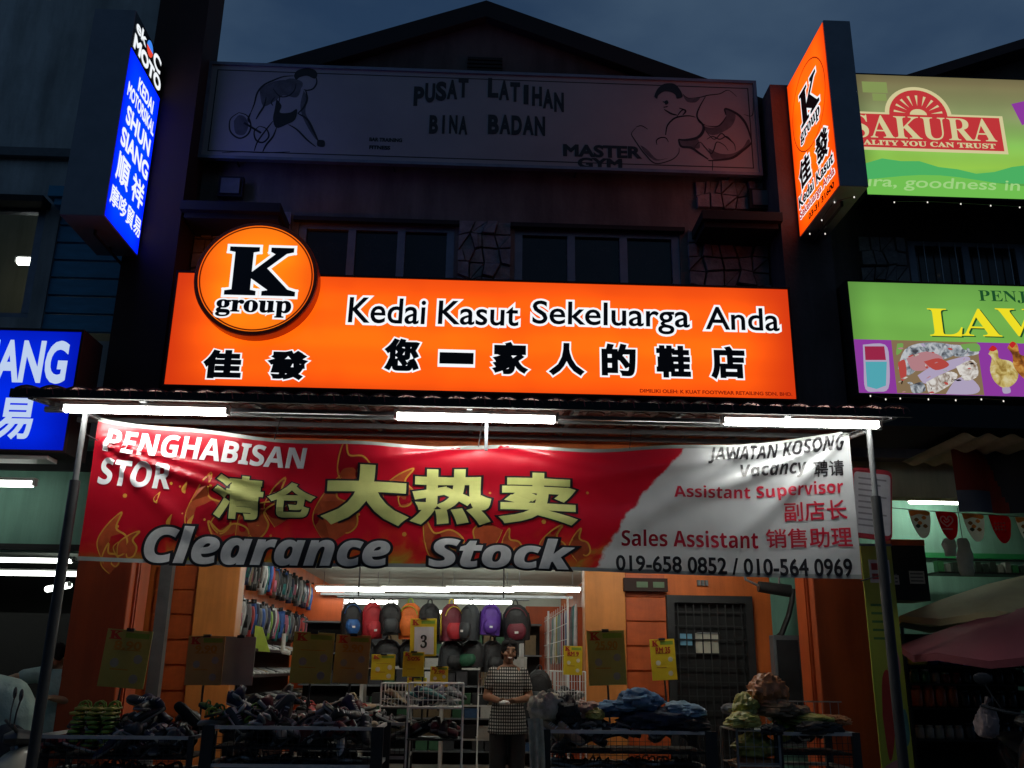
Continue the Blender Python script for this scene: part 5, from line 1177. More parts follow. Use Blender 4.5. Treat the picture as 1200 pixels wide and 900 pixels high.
# shoes ---------------------------------------------------------------
def shoe_mesh(nm, high=0, sandal=False):
    g = MB(); secs = [(-.13, .028, .0, .055), (-.115, .036, 0, .075+high), (-.07, .036, 0, .08+high), (-.02, .036, 0, .078), (.04, .042, 0, .058), (.09, .044, 0, .045), (.125, .034, 0, .034), (.14, .015, 0, .024)]
    r = []
    for x, w, z0, z1 in secs:
        if sandal: z1 = .026
        r.append([Vector((x, -w, z0+.012)), Vector((x, -w*1.02, z0+(z1-z0)*.5+.006)), Vector((x, -w*.55, z1)), Vector((x, w*.55, z1)), Vector((x, w*1.02, z0+(z1-z0)*.5+.006)), Vector((x, w, z0+.012))])
    g.loft(r, 0)
    s2 = []
    for x, w, z0, z1 in secs: s2.append([Vector((x*1.03, -w*1.1, 0)), Vector((x*1.03, -w*1.1, .02)), Vector((x*1.03, w*1.1, .02)), Vector((x*1.03, w*1.1, 0))])
    g.loft(s2, 1)
    if sandal:
        for sx in (-.02, .06):
            g.tube([(sx, -.042, .02), (sx+.01, -.03, .055), (sx+.015, 0, .07), (sx+.01, .03, .055), (sx, .042, .02)], .009, 4, 2)
    else:
        g.add([(-.10, -.02, .083+high), (-.03, -.02, .082+high*.2), (-.03, .02, .082+high*.2), (-.10, .02, .083+high)], [(0, 1, 2, 3)], 2)
        for k in range(3): g.box(-.01+k*.018, -.004+k*.018, -.018, .018, .074-k*.007, .08-k*.007, 2)
    return g.mesh(nm, [um[0], sm_[0], um[1]], True)
um = [mat('shoe_'+n_, c_, r_, var=.2, scale=12) for n_, c_, r_ in (('black', (.012, .012, .014), .4), ('white', (.55, .55, .55), .5), ('charcoal', (.035, .036, .04), .55), ('navy', (.015, .02, .06), .5), ('brown', (.07, .035, .02), .45), ('grey', (.16, .16, .17), .6), ('maroon', (.12, .012, .02), .5), ('beige', (.36, .28, .18), .6), ('lime', (.20, .34, .04), .5), ('yellow', (.42, .38, .05), .5), ('green', (.05, .18, .05), .5), ('blue', (.03, .10, .35), .5), ('red', (.40, .03, .03), .5), ('teal', (.04, .2, .2), .5), ('pink', (.5, .14, .22), .5))]
UM = {m.name.split('shoe_')[1]: m for m in um}
sm_ = [mat('sole_grey', (.18, .18, .18), .7), mat('sole_white', (.5, .5, .48), .6), mat('sole_black', (.02, .02, .02), .7)]
shoes_me = [shoe_mesh('sneaker'), shoe_mesh('ankle_shoe', .04), shoe_mesh('sandal', 0, True)]
rnd = random.Random(21)
def place_shoe(kind, loc, rot, cu, cs, label, group, cat=None):
    nm = ['shoe', 'shoe', 'sandal'][kind]; o = put(nm, shoes_me[kind]); o.location = loc; o.rotation_euler = rot; o.scale = (.9, .9, .9)
    for i, m_ in ((0, cu), (1, cs)):
        o.material_slots[i].link = 'OBJECT'; o.material_slots[i].material = m_
    if kind == 2: o.material_slots[2].link = 'OBJECT'; o.material_slots[2].material = cu if cu is not UM['yellow'] else UM['lime']
    tag(o, label, cat or nm, group); return o
def heap(x0, x1, y0, y1, z, hgt, n, cols, label, group, kinds=(0, 1, 2), tilt=.5, hf=None):
    for k in range(n):
        u = (k % max(1, int(n**.5*1.6)))/max(1, int(n**.5*1.6)); u = (u+rnd.uniform(0, .22)) % 1; v = rnd.random()
        x = x0+(x1-x0)*u; y = y0+(y1-y0)*v
        top = hgt*(.25+.75*math.sin(math.pi*min(1, max(0, v*.8+.1))))*(.6+.4*math.sin(u*9+x0*3)) if hf is None else hf(u, v)
        zz = z+top*rnd.random()**.5; cc = rnd.choice(cols)
        place_shoe(rnd.choice(kinds), (x, y, zz), (rnd.uniform(-tilt, tilt), rnd.uniform(-tilt, tilt), rnd.uniform(0, 6.28)), UM[cc], rnd.choice(sm_), label.replace('{c}', cc), group)
# metal bins ------------------------------------------------------------
def bin_(label, x0, x1, y0, y1, zr, post=.02, mm_=None, drop=.27, low=True):
    mm_ = mm_ or M['darksteel']; t = thing('display_bin', label, 'display bin', ((x0+x1)/2, (y0+y1)/2, .2))
    for x in (x0, x1):
        for y in (y0, y1):
            g = MB(); g.box(x-post, x+post, y-.02, y+.02, .2, zr+.0); g.build('leg', mm_, t)
    for z in (zr, zr-drop):
        g = MB(); s = post+.001
        g.box(x0+s, x1-s, y0-.015, y0+.015, z-.025, z); g.box(x0+s, x1-s, y1-.015, y1+.015, z-.025, z); g.box(x0-.015, x0+.015, y0+.021, y1-.021, z-.025, z); g.box(x1-.015, x1+.015, y0+.021, y1-.021, z-.025, z)
        g.build('rail', M['railgrey'], t)
    g = MB(); g.box(x0+.02, x1-.02, y0+.02, y1-.02, zr-.17, zr-.155); g.build('tray', M['dark'], t)
    g = MB()
    n_ = int((x1-x0)/.045)
    for k in range(n_): xx = x0+.02+(x1-x0-.04)*k/n_; g.box(xx-.002, xx+.002, y0-.004, y0+.0, zr-drop, zr-.026)
    for k in range(4): z = zr-drop+.04+k*.05; g.box(x0+s, x1-s, y0-.0065, y0-.0045, z-.002, z+.002)
    g.build('wire_mesh', M['darksteel'], t)
    if low:
        g = MB(); g.box(x0+.02, x1-.02, y0+.02, y1-.02, .42, .44); g.build('shelf', M['darksteel'], t)
    return t
FY = 7.55
def zz(py, px=500, Y=FY): return P(px, py, Y).z
bz = zz(851, 345)
A0, A1 = P(42, 870, FY).x, P(224, 870, FY).x
bin_('long dark metal bin at the left end of the walkway', A0, A1, FY, FY+.65, zz(862, 140))
B0, B1 = P(243, 870, FY).x, P(442, 870, FY).x
bin_('long dark metal bin of shoes in the middle left', B0, B1, FY, FY+.65, bz, .045)
D0, D1 = P(638, 870, FY).x, P(833, 870, FY).x
bin_('long dark metal bin heaped with blue clothes right of the woman', D0, D1, FY, FY+.65, zz(856, 735), .045)
E0, E1 = P(912, 870, FY).x, P(1003, 870, FY).x
bin_('dark metal bin beside the right orange column', E0, E1, FY, FY+.6, zz(858, 950), .03)
bin_('small set-back metal bin between the long bin and the white cart', P(446, 850, 8.5).x, P(478, 850, 8.5).x, 8.45, 8.95, zz(846, 460, 8.5))
darkc = ['black', 'black', 'black', 'charcoal', 'charcoal', 'navy', 'brown', 'grey', 'maroon']
zA = zz(862, 140)-.14
heap(A0+1.1*.42, A1-.12, FY+.1, FY+.55, zA, .40, 55, ['black', 'black', 'black', 'charcoal', 'navy'], '{c} shoe heaped in the long left metal bin', 'dark shoes heaped in the left bin', (0, 1), .9)
heap(A0+.08, A0+.35, FY+.1, FY+.55, zA, .24, 14, ['maroon', 'maroon', 'red', 'black'], '{c} shoe at the left end of the left metal bin', 'maroon shoes in the left bin')
ys = P(110, 860, FY+.2).x
for c_ in range(3):
    for k in range(9):
        place_shoe(2, (ys-.11+c_*.12+rnd.uniform(-.01, .01), FY+.2+rnd.uniform(-.02, .02), zA+.05+k*.033), (rnd.uniform(-.08, .08), 0, 1.57+rnd.uniform(-.15, .15)), UM['yellow' if k > 5 else pick(['lime', 'grey', 'yellow'], k+c_)], UM['yellow' if k > 6 else 'lime'], 'yellow-green sandal in the tidy stack in the left bin', 'yellow-green sandals stacked in the left bin')
zB = bz-.14
heap(B0+.1, B0+.55, FY+.1, FY+.6, zB, .38, 30, ['black', 'black', 'charcoal', 'navy'], '{c} shoe in the tall heap at the left of the middle bin', 'black shoes heaped at the left of the middle bin', (0, 1), .9)
heap(B0-.08, B0+.28, FY+.05, FY+.35, zB+.1, .16, 12, ['green', 'green', 'lime'], '{c} sandal at the left corner of the middle bin', 'green sandals in the middle bin', (2,))
heap(B0+.35, B1-.1, FY+.08, FY+.6, zB, .30, 78, darkc+['white', 'maroon', 'beige', 'grey'], '{c} footwear heaped in the middle left bin', 'mixed shoes in the middle bin', (0, 1, 2), .9)
heap(P(446, 850, 8.5).x, P(478, 850, 8.5).x, 8.5, 8.9, zz(846, 460, 8.5)-.14, .34, 14, darkc+['beige'], '{c} footwear in the small set-back bin', 'shoes in the small set-back bin')
bin_('set-back metal bin of pale and red shoes behind the middle bin', P(345, 840, 8.7).x, P(440, 840, 8.7).x, 8.7, 9.1, zz(833, 390, 8.7))
heap(P(350, 840, 8.7).x, P(436, 840, 8.7).x, 8.75, 9.05, zz(833, 390, 8.7)-.13, .24, 22, ['beige', 'black', 'white', 'red', 'pink', 'charcoal', 'grey'], '{c} shoe in the set-back bin behind the middle bin', 'shoes in the set-back bin', (0, 2), .6)
heap(P(640, 850, 7.7).x, P(700, 850, 7.7).x, FY+.1, FY+.5, zz(856, 735)-.14, .30, 18, ['black', 'black', 'charcoal', 'grey', 'beige'], '{c} shoe at the left end of the bin right of the woman', 'shoes in the bin right of the woman', (0, 1), .9)
for px in (395, 440, 655+0):
    pass
for (px, c_) in ((432, 'yellow'), (445, 'blue'), (400, 'lime'), (262, 'red')):
    p = P(px, 897, FY+.3); place_shoe(0, (p.x, FY+.3, .46), (0, 0, rnd.uniform(0, 6)), UM[c_], sm_[1], '%s shoe on the lower shelf below the middle bin' % c_, None)
# heaps of cloth, bags and bundles: every lump a thing --------------------
def lump(name, label, cat, c, r, mm_, seed, group=None, knot=False, rough_=.25):
    rr_ = random.Random(seed); off = Vector((rr_.uniform(0, 50), rr_.uniform(0, 50), 0))
    def fn(q):
        d = 1+rough_*noise.noise(q*1.6+off)+rough_*.7*noise.noise(q*3.7+off)+rough_*.9*(.5-abs(noise.noise(q*3.1+off*2)))+rough_*.55*(.4-abs(noise.noise(q*7+off*3)))+rough_*.25*noise.noise(q*14+off)
        q = q*d
        if q.z < -.5: q.z = -.5-(q.z+.5)*-.3
        return q
    g = MB(); g.ell((0, 0, 0), r, 44, 28, 0, Matrix.Rotation(rr_.uniform(0, 3), 3, 'Z'), fn)
    if knot: g.tube([(0, 0, r[2]*.8), (.01, 0, r[2]*1.2), (.04, .01, r[2]*1.45)], [.02, .012, .03], 6)
    o = g.build(name, mm_, None, True); o.location = c; tag(o, label, cat, group); return o
def cloth(nm, col, rough=.85, var=.45): return mat(nm, col, rough, var=var, scale=9, bump=.6, bscale=14)
denim = cloth('denim_cloth', (.09, .19, .32)); denim2 = cloth('light_denim_cloth', (.22, .34, .44)); navyc = cloth('navy_cloth', (.02, .03, .06)); blackc = cloth('black_cloth_goods', (.015, .015, .017), .6); cream_ = cloth('cream_cloth', (.50, .46, .36)); yel = cloth('yellow_green_plastic', (.42, .40, .10), .35); ora = cloth('orange_pink_plastic', (.50, .20, .08), .35); plaid = cloth('brown_plaid_cloth', (.26, .17, .10)); pink_ = cloth('pale_pink_cloth', (.45, .28, .22))
def lp(px, py, Y): p = P(px, py, Y); return tuple(p)
for i, (nm, lab, px, py, Y, r, m_) in enumerate((
    ('denim_garment', 'crumpled blue denim garment crowning the right bin', 748, 824, 7.85, (.22, .18, .10), denim),
    ('denim_garment', 'pale blue denim garment at the right end of the right bin', 800, 834, 7.8, (.20, .16, .07), denim2),
    ('denim_garment', 'dark navy garment spread below the blue denim heap', 770, 845, 7.75, (.30, .18, .09), navyc),
    ('denim_garment', 'small blue garment left of the denim heap behind the olive-toned placard', 718, 833, 7.9, (.18, .14, .07), denim),
    ('black_garment', 'black garment at the near right corner of the right bin', 810, 850, 7.7, (.18, .14, .07), blackc),
    ('black_bag', 'shiny black bag between the cream bundle and the denim heap', 662, 836, 7.75, (.12, .10, .12), blackc),
    ('cream_bundle', 'cream cloth bundle at the left end of the right bin', 640, 832, 7.75, (.13, .12, .12), cream_),
    ('pink_bag', 'pale pink bag with a yellow flap on the right bin', 688, 834, 7.85, (.13, .1, .08), pink_),
    ('yellow_bag', 'small yellow bag on the right bin beside the pink one', 697, 838, 7.75, (.07, .06, .05), yel),
    ('orange_bag', 'orange and pink bag on top of the heap by the grille door', 899, 812, 7.9, (.17, .14, .14), ora),
    ('yellow_bag', 'yellow bag left of the orange bag on the same heap', 873, 828, 7.8, (.10, .09, .09), yel),
    ('plaid_bag', 'brown plaid bag below the orange bag', 910, 832, 7.8, (.17, .13, .08), plaid),
    ('plaid_bag', 'plaid bag with straps between plaid and yellow bags', 932, 838, 7.85, (.14, .12, .07), plaid),
    ('yellow_green_bag', 'yellow-green bag hanging over the left end of the plastic basket', 870, 846, 7.62, (.16, .12, .06), yel),
    ('yellow_green_bag', 'flat yellow-green bag along the right of the heap', 950, 845, 7.75, (.18, .12, .05), yel),
    ('orange_bag', 'flat orange-brown bag at the far right of the heap', 975, 845, 7.8, (.13, .1, .045), ora),
    ('black_bag', 'dark bag sagging over the front of the right heap', 960, 855, 7.62, (.20, .1, .06), blackc),
    ('black_garment', 'dark curled garment on the near edge of the basket', 905, 856, 7.6, (.13, .08, .05), blackc),
    ('grey_bag', 'small grey bag at the left tip of the heap by the door', 857, 832, 7.95, (.07, .07, .05), cloth('grey_cloth_small', (.2, .2, .22))))):
    lump(nm, lab, 'bag' if 'bag' in nm or 'bundle' in nm else 'garment', lp(px, py, Y), r, m_, i*7+3)
heap(D0+.3, D1-.2, FY+.16, FY+.36, zz(856, 735)-.05, .14, 26, ['black', 'black', 'charcoal', 'navy', 'grey'], '{c} sandal along the front edge of the bin of blue clothes', 'dark sandals in the bin of blue clothes', (2,), .7)
heap(E0+.12, E1-.14, FY+.16, FY+.45, zz(858, 950)-.05, .13, 18, ['black', 'lime', 'yellow', 'brown'], '{c} sandal in the dark bin beside the right orange column', 'sandals in the bin by the right column', (2,), .7)
heap(A0+.3, A1-.15, FY+.15, FY+.4, zA+.10, .16, 22, ['black', 'black', 'charcoal', 'maroon'], '{c} sandal along the front edge of the long left bin', 'dark sandals in the long left bin', (2,), .8)
heap(B0+.2, B1-.14, FY+.15, FY+.35, zB+.10, .15, 34, ['black', 'black', 'grey', 'maroon', 'beige'], '{c} sandal along the front edge of the middle bin', 'dark sandals in the middle bin', (2,), .8)
for (xa_, xb_, nm_, zq) in ((A0, A1, 'long left', zz(862, 140)), (B0, B1, 'middle', bz), (D0, D1, 'blue clothes', zz(856, 735))):
    g = MB(); g.box(xa_+.05, xb_-.05, FY+.02, FY+.63, zq-.30, zq-.285); tag(g.build('lower_tray', M['dark']), 'dark tray below the wire front of the %s bin' % nm_, 'tray')
    heap(xa_+.14, xb_-.14, FY+.14, FY+.24, zq-.28, .05, int((xb_-xa_)/.11), ['black', 'charcoal', 'grey', 'brown', 'navy'], '{c} sandal behind the wire front of the %s bin' % nm_, 'sandals behind the wire of the %s bin' % nm_, (2,), .3)
# draped pale cloth below the cream bundle
c0 = P(618, 850, 7.5); c1 = P(636, 850, 7.5)
g = MB(); g.grid(lambda u, v: Vector((c0.x+(c1.x-c0.x)*u+.02*math.sin(v*3), 7.5-.03*math.sin(u*14+v*2)*(.3+v), c0.z+.05-v*.75)), 24, 12)
tag(g.build('draped_cloth', cream_, smooth=True), 'pale cloth hanging from the cream bundle beside the woman', 'cloth')
# wire basket with yellow bags (left of the dark bin)
def wire_cart(name, label, x0, x1, y0, y1, z0, z1, levels, mm_, cell=.05, fr=.008, cat='wire cart', back=True):
    t = thing(name, label, cat, ((x0+x1)/2, (y0+y1)/2, .2))
    g = MB()
    for x in (x0, x1):
        for y in (y0, y1): g.tube([(x, y, .2), (x, y, z1)], fr, 6)
    for z in (z0, z1):
        g.tube([(x0, y0, z), (x1, y0, z), (x1, y1, z), (x0, y1, z), (x0, y0, z)], fr*.8, 5)
    g.build('frame', mm_, t)
    for z in levels:
        g = MB(); g.box(x0, x1, y0, y1, z-.008, z); g.tube([(x0, y0, z), (x1, y0, z)], fr, 5); g.build('shelf', mm_ if z != levels[0] else M['darksteel'], t)
    g = MB()
    faces_ = [(y0, True), (y1, back)]
    for y, on in faces_:
        if not on: continue
        n_ = int((x1-x0)/cell)
        for k in range(1, n_): xx = x0+(x1-x0)*k/n_; g.tube([(xx, y, z0), (xx, y, z1)], .0025, 4)
    for z_ in (z0+(z1-z0)/3, z0+(z1-z0)*2/3): g.tube([(x0, y0, z_), (x1, y0, z_)], .0025, 4)
    g.build('wire_mesh', mm_, t)
    return t
q0, q1 = P(862, 858, 7.55).x, P(911, 858, 7.55).x
wire_cart('wire_basket', 'grey wire basket filled with yellow-green bags left of the dark bin', q0, q1, 7.52, 8.0, .7, zz(856, 885), [.5, .8], M['steel'], .06, .01, 'wire basket')
lump('yellow_green_bag', 'yellow-green bag pressed inside the grey wire basket', 'bag', lp(885, 876, 7.75), (.17, .16, .10), yel, 90); lump('orange_bag', 'orange-brown bag in the bottom of the grey wire basket', 'bag', lp(885, 896, 7.75), (.18, .16, .06), ora, 91)
g = MB()
for k in range(12): x = P(888, 832, 7.95).x+k*.07; g.tube([(x, 8.2, zz(858, 950)-.02), (x, 8.2, zz(822, 930, 8.2))], .003, 4)
x = P(888, 832, 7.95).x; g.tube([(x, 8.2, zz(822, 930, 8.2)), (x+.8, 8.2, zz(822, 930, 8.2))], .006, 5)
tag(g.build('wire_divider', M['steel']), 'low wire divider standing up from the bin by the right column', 'wire divider')
# white wire cart, left of the woman
wc0, wc1 = P(481, 800, 8.5).x, P(543, 800, 8.5).x
W1 = wire_cart('wire_cart', 'white wire cart with shelves of shoes left of the woman', wc0, wc1, 8.3, 8.75, zz(830, 510, 8.3), zz(801, 510, 8.3), [zz(867, 510, 8.3), zz(829, 510, 8.3)], M['white'], .04)
heap(wc0+.05, wc1-.05, 8.38, 8.68, zz(829, 510, 8.3)+.01, .12, 10, ['black', 'navy', 'green', 'grey', 'teal', 'yellow'], '{c} shoe on the top shelf of the white wire cart', 'shoes on the top of the white cart', (0, 1), .5)
heap(wc0+.05, wc1-.05, 8.38, 8.68, zz(867, 510, 8.3)+.01, .14, 10, ['black', 'black', 'maroon', 'red', 'charcoal'], '{c} shoe on the lower shelf of the white wire cart', 'shoes on the lower shelf of the white cart', (0, 1), .5)
wc2, wc3 = P(447, 805, 9.0).x, P(480, 805, 9.0).x
wire_cart('wire_cart', 'white wire basket behind the small set-back bin', wc2, wc3, 9.0, 9.4, zz(828, 460, 9), zz(801, 460, 9), [zz(830, 460, 9)], M['white'], .03)
heap(wc2+.05, wc3-.05, 9.05, 9.35, zz(830, 460, 9)+.01, .1, 6, ['pink', 'beige', 'grey', 'black'], '{c} footwear inside the white wire basket', 'shoes in the white wire basket', (0, 2), .4)
wire_cart('wire_stand', 'white wire stand directly behind the woman on her right', P(561, 795, 10.3).x, P(580, 795, 10.3).x, 10.3, 10.6, zz(815, 570, 10.3), zz(786, 570, 10.3), [zz(815, 570, 10.3)], M['white'], .03)
# white cardboard boxes in the middle of the shop
RBk = thing('shoe_rack', 'white shelf rack across the middle of the shop behind the backpacks', 'shelf rack', (-.3, 11.9, .2))
z1 = P(540, 783, 11.7).z; xb0, xb1 = P(425, 780, 11.7).x, P(612, 780, 11.7).x
for z in (z1, z1-.42, z1-.8, .35):
    g = MB(); g.box(xb0, xb1, 11.7, 12.1, z-.02, z); g.build('shelf', M['white'], RBk)
g = MB()
for x in (xb0, (xb0+xb1)/2, xb1): g = MB(); g.box(x-.02, x+.02, 11.72, 12.08, .2, z1+.3); g.build('upright', M['white'], RBk)
boxm = [mat('white_box_card', (.60, .60, .56), .8, var=.1), mat('kraft_box', (.16, .11, .06), .8), mat('blue_box', (.03, .08, .18), .6), mat('green_box', (.03, .10, .045), .6), mat('dark_box', (.03, .03, .035), .6)]
bb = MB(); bb.box(-.5, .5, -.5, .5, 0, .86); bb.box(-.515, .515, -.515, .515, .86, 1, 1); bbm = bb.mesh('shoe_box', [boxm[0], boxm[0]])
k = 0
for lv_, hs in ((z1, .13), (z1-.42, .14), (z1-.8, .14)):
    x = xb0+.12
    while x < xb1-.12:
        w = rnd.uniform(.17, .22); m_ = boxm[0] if lv_ == z1 else rnd.choice(boxm); o = put('shoe_box', bbm); o.location = (x+w/2, 11.86+rnd.uniform(-.02, .02), lv_+.0005); o.scale = (w-.012, .28, hs*rnd.uniform(.85, 1.1))
        for i in (0, 1): o.material_slots[i].link = 'OBJECT'; o.material_slots[i].material = m_
        tag(o, 'white shoe box on the top shelf of the middle rack' if lv_ == z1 else 'shoe box on a lower shelf of the middle rack', 'shoe box', 'white boxes on the rack top' if lv_ == z1 else 'boxes on the lower rack shelves'); x += w+.01; k += 1
RB2 = thing('shoe_rack', 'tall rack of boxes across the shop behind the lower shelf rack', 'shelf rack', (-.3, 13.5, .2))
for z in (.4, .82, 1.24, 1.66, 2.08):
    g = MB(); g.box(-2.4, .95, 13.4, 13.8, z-.02, z); g.build('shelf', M['grey'], RB2)
g = MB(); g.box(-2.4, .95, 13.8, 13.82, .2, 2.1); g.build('back_board', M['dark'], RB2)
for z in (.4, .82, 1.24, 1.66):
    x = -2.36
    while x < .75:
        w = rnd.uniform(.15, .22)
        if rnd.random() < .85:
            o = put('shoe_box', bbm); o.location = (x+w/2, 13.58, z+.0005); o.scale = (w-.012, .28, rnd.uniform(.1, .33)); m_ = rnd.choice([boxm[4], boxm[4], boxm[1], boxm[2], boxm[3], boxm[0], boxm[4]])
            for i in (0, 1): o.material_slots[i].link = 'OBJECT'; o.material_slots[i].material = m_
            tag(o, '%s box on the %s shelf of the tall rack deep in the shop' % (m_.name.replace('_box', '').replace('_card', ''), {.4: 'bottom', .82: 'second', 1.24: 'third', 1.66: 'top'}[z]), 'shoe box', 'boxes on the tall rear rack')
        x += w+.01
# backpacks -----------------------------------------------------------
def backpack(label, c, w, h, body, pocket, style=0, group=None, trim=None):
    t = thing('backpack', label, 'backpack', tuple(c), group); trim = trim or blackc
    g = MB(); rings = []
    for k in range(11):
        v = k/10; z = -h*v
        ww = w/2*(.35+.65*min(1, (v*3.2)**.5)) * (1-.10*max(0, v-.75)*4*.5); dd = .07*(.4+.6*min(1, (v*3)**.5))+.04*v
        rings.append([Vector((ww*math.copysign(abs(math.cos(a))**.75, math.cos(a)), dd*math.copysign(abs(math.sin(a))**.75, math.sin(a)), z)) for a in [2*math.pi*i/14 for i in range(14)]])
    g.loft(rings); g.build('body', body, t, True, world=False)
    g = MB(); rings = []
    pz0, pz1 = (-h*.52, -h*.95) if style != 2 else (-h*.35, -h*.9)
    for k in range(7):
        v = k/6; z = pz0+(pz1-pz0)*v; s_ = math.sin(math.pi*(.12+.8*v))**.4
        rings.append([Vector((w*.36*s_*math.copysign(abs(math.cos(a))**.6, math.cos(a)), -.085+.055*s_*math.sin(a)-.02*v, z)) for a in [2*math.pi*i/12 for i in range(12)]])
    g.loft(rings); g.build('front_pocket', pocket, t, True, world=False)
    g = MB(); g.tube([(-.03, 0, -.02), (-.02, 0, .035), (0, 0, .05), (.02, 0, .035), (.03, 0, -.02)], .008, 5); g.build('handle', trim, t, True, world=False)
    g = MB()
    pts = []
    for i in range(11):
        a = math.pi*(.08+.84*i/10); pts.append((w*.41*math.cos(a), -.075-.0*abs(math.cos(a)), -h*.42+h*.34*math.sin(a)))
    g.tube(pts, .005, 4); g.build('zip', trim if style != 1 else pocket, t, True, world=False)
    g = MB()
    for s_ in (-1, 1): g.tube([(s_*w*.46, 0, -h*.25), (s_*w*.52, -.02, -h*.6), (s_*w*.42, 0, -h*.95)], .01, 4)
    g.build('side_strap', trim, t, True, world=False)
    if style == 1:
        g = MB(); g.box(-w*.07, w*.07, -.155, -.145, -h*.78, -h*.72); g.build('logo_patch', M['white'], t, world=False)
    t.rotation_euler = (rnd.uniform(-.05, .12), rnd.uniform(-.07, .07), rnd.uniform(-.6, .6)); t.scale = (rnd.uniform(.9, 1.08), 1, rnd.uniform(.88, 1.06))
    return t
C_ = lambda n_, c: cloth('bag_'+n_, c, .6, .2)
bg_blk, bg_red, bg_org, bg_pur, bg_gry, bg_blu, bg_mar, bg_grn = C_('black', (.014, .014, .016)), C_('red', (.45, .02, .03)), C_('orange', (.75, .16, .02)), C_('purple', (.10, .03, .30)), C_('dark_grey', (.04, .045, .05)), C_('blue', (.02, .10, .32)), C_('maroon', (.15, .015, .03)), C_('dark_green', (.02, .10, .05))
yellowzip = C_('yellow_zip', (.7, .55, .05)); bgl = C_('lime', (.3, .5, .05))
row = [(412, 'dark teal and blue', bg_blk, bg_blu, 1, 26), (436, 'crimson', bg_red, bg_red, 1, 26), (458, 'black strapped', bg_blk, bg_gry, 0, 24), (481, 'bright orange', bg_org, bg_org, 2, 27), (504, 'plain black', bg_blk, bg_blk, 0, 26), (529, 'red with a striped centre', bg_mar, bg_red, 0, 26), (552, 'dark grey', bg_gry, bg_gry, 1, 25), (576, 'purple', bg_pur, bg_pur, 1, 26), (604, 'dark maroon plaid', bg_blk, bg_mar, 1, 32)]
zt_ = P(500, 707, 10.1).z
for k, (px, nm, b1, b2, st, w) in enumerate(row):
    c = P(px, 708, 10.1); backpack('%s backpack hanging in the top row over the shop entrance' % nm, (c.x, 10.1+.03*(k % 2), zt_), .93*w/1080*10.3, .36, b1, b2, st, 'backpacks in the hanging top row', bgl if k == 3 else (yellowzip if k == 5 else None))
for k, (px, nm, b1, b2) in enumerate(((426, 'black, behind the crimson and teal bags', bg_blk, bg_blk), (455, 'black with grey straps', bg_blk, bg_gry), (482, 'black with green pocket below the orange bag', bg_blk, bg_grn), (530, 'charcoal below the red bag', bg_gry, bg_blk), (553, 'black and green below the dark grey bag', bg_blk, bg_grn), (577, 'black below the purple bag', bg_blk, bg_blk))):
    c = P(px, 745, 10.15); backpack('lower-row backpack, %s' % nm, (c.x, 10.2, zt_-.37), .27, .30, b1, b2, 0, 'backpacks in the hanging lower row')
RL = thing('hanging_rail', 'steel rail on drop rods carrying the row of backpacks', 'rail', (0, 10.15, zt_+.05))
g = MB(); g.tube([(P(395, 705, 10.15).x, 10.14, zt_+.055), (P(620, 705, 10.15).x, 10.14, zt_+.055)], .012, 8); g.build('rail', M['steel'], RL, True)
for px in (420, 590):
    x = P(px, 700, 10.15).x; g = MB(); g.tube([(x, 10.14, zt_+.06), (x, 10.14, 2.86)], .008, 6); g.build('drop_rod', M['darksteel'], RL, True)
# hanging footwear on the left wall --------------------------------------
pm2 = MB()
pm2.box(-.012, .012, -.05, .05, -.30, 0, 0); 
def pair_mesh():
    g = MB(); rings = []
    for k in range(8):
        v = k/7; z = -.34*v; ww = .048*(.5+.5*math.sin(math.pi*min(1, v*1.1+.12)))+.008; rings.append([Vector((.02*math.cos(a)*(1+v*.4), ww*math.sin(a), z)) for a in [2*math.pi*i/8 for i in range(8)]])
    g.loft(rings, 0)
    g.box(.021, .026, -.03, .03, -.30, -.08, 1); g.box(-.004, .004, -.015, .015, -.02, .05, 2); g.box(-.028, -.022, -.028, .028, -.26, -.12, 1)
    return g.mesh('hanging_slippers', [um[0], um[1], UM['black']], True)
hp_ = pair_mesh(); colh = ['black', 'navy', 'grey', 'black', 'teal', 'white', 'pink', 'black', 'blue', 'charcoal', 'beige', 'red', 'black', 'white', 'navy', 'brown', 'lime', 'black', 'blue', 'pink']
for row_, (zt2, y0_, y1_, n_) in enumerate(((2.72, 10.5, 16.6, 40), (2.18, 11.0, 16.0, 34))):
    for k in range(n_):
        y = y0_+(y1_-y0_)*(k/(n_-1))**1.0; o = put('hanging_slippers', hp_); o.location = (-2.72+.03*rnd.random(), y, zt2+.03*math.sin(k*1.7)); o.rotation_euler = (0, 0, 1.57+rnd.uniform(-.5, .5)); o.scale = (1.2, 1.3, 1.05)
        ca, cb_ = rnd.choice(colh), rnd.choice(['black', 'white', 'grey', 'blue', 'pink', 'black', 'teal'])
        o.material_slots[0].link = 'OBJECT'; o.material_slots[0].material = UM[ca]; o.material_slots[1].link = 'OBJECT'; o.material_slots[1].material = UM[cb_]
        tag(o, '%s and %s slippers hanging in the %s row along the left shop wall' % (ca, cb_, 'upper' if row_ == 0 else 'lower'), 'slippers', '%s row of hanging slippers' % ('upper' if row_ == 0 else 'lower'))
HR = thing('slipper_rack', 'long wall rails holding hanging slippers on the left shop wall', 'rack', (-2.8, 13, 1.8))
for z in (2.765, 2.225): g = MB(); g.tube([(-2.72, 10.45, z), (-2.72, 16.8, z)], .008, 6); g.box(-2.9, -2.715, 10.5, 10.52, z-.01, z+.01); g.box(-2.9, -2.715, 16.5, 16.52, z-.01, z+.01); g.build('rail', M['steel'], HR)
SH = thing('wall_shelf', 'maroon wall shelves of shoes low on the left shop wall', 'shelf', (-2.75, 12.5, .2))
for z in (1.66, 1.38, 1.08, .78):
    g = MB(); g.box(-2.9, -2.42, 10.7, 15.2, z-.03, z); g.build('shelf_board', M['maroon'], SH)
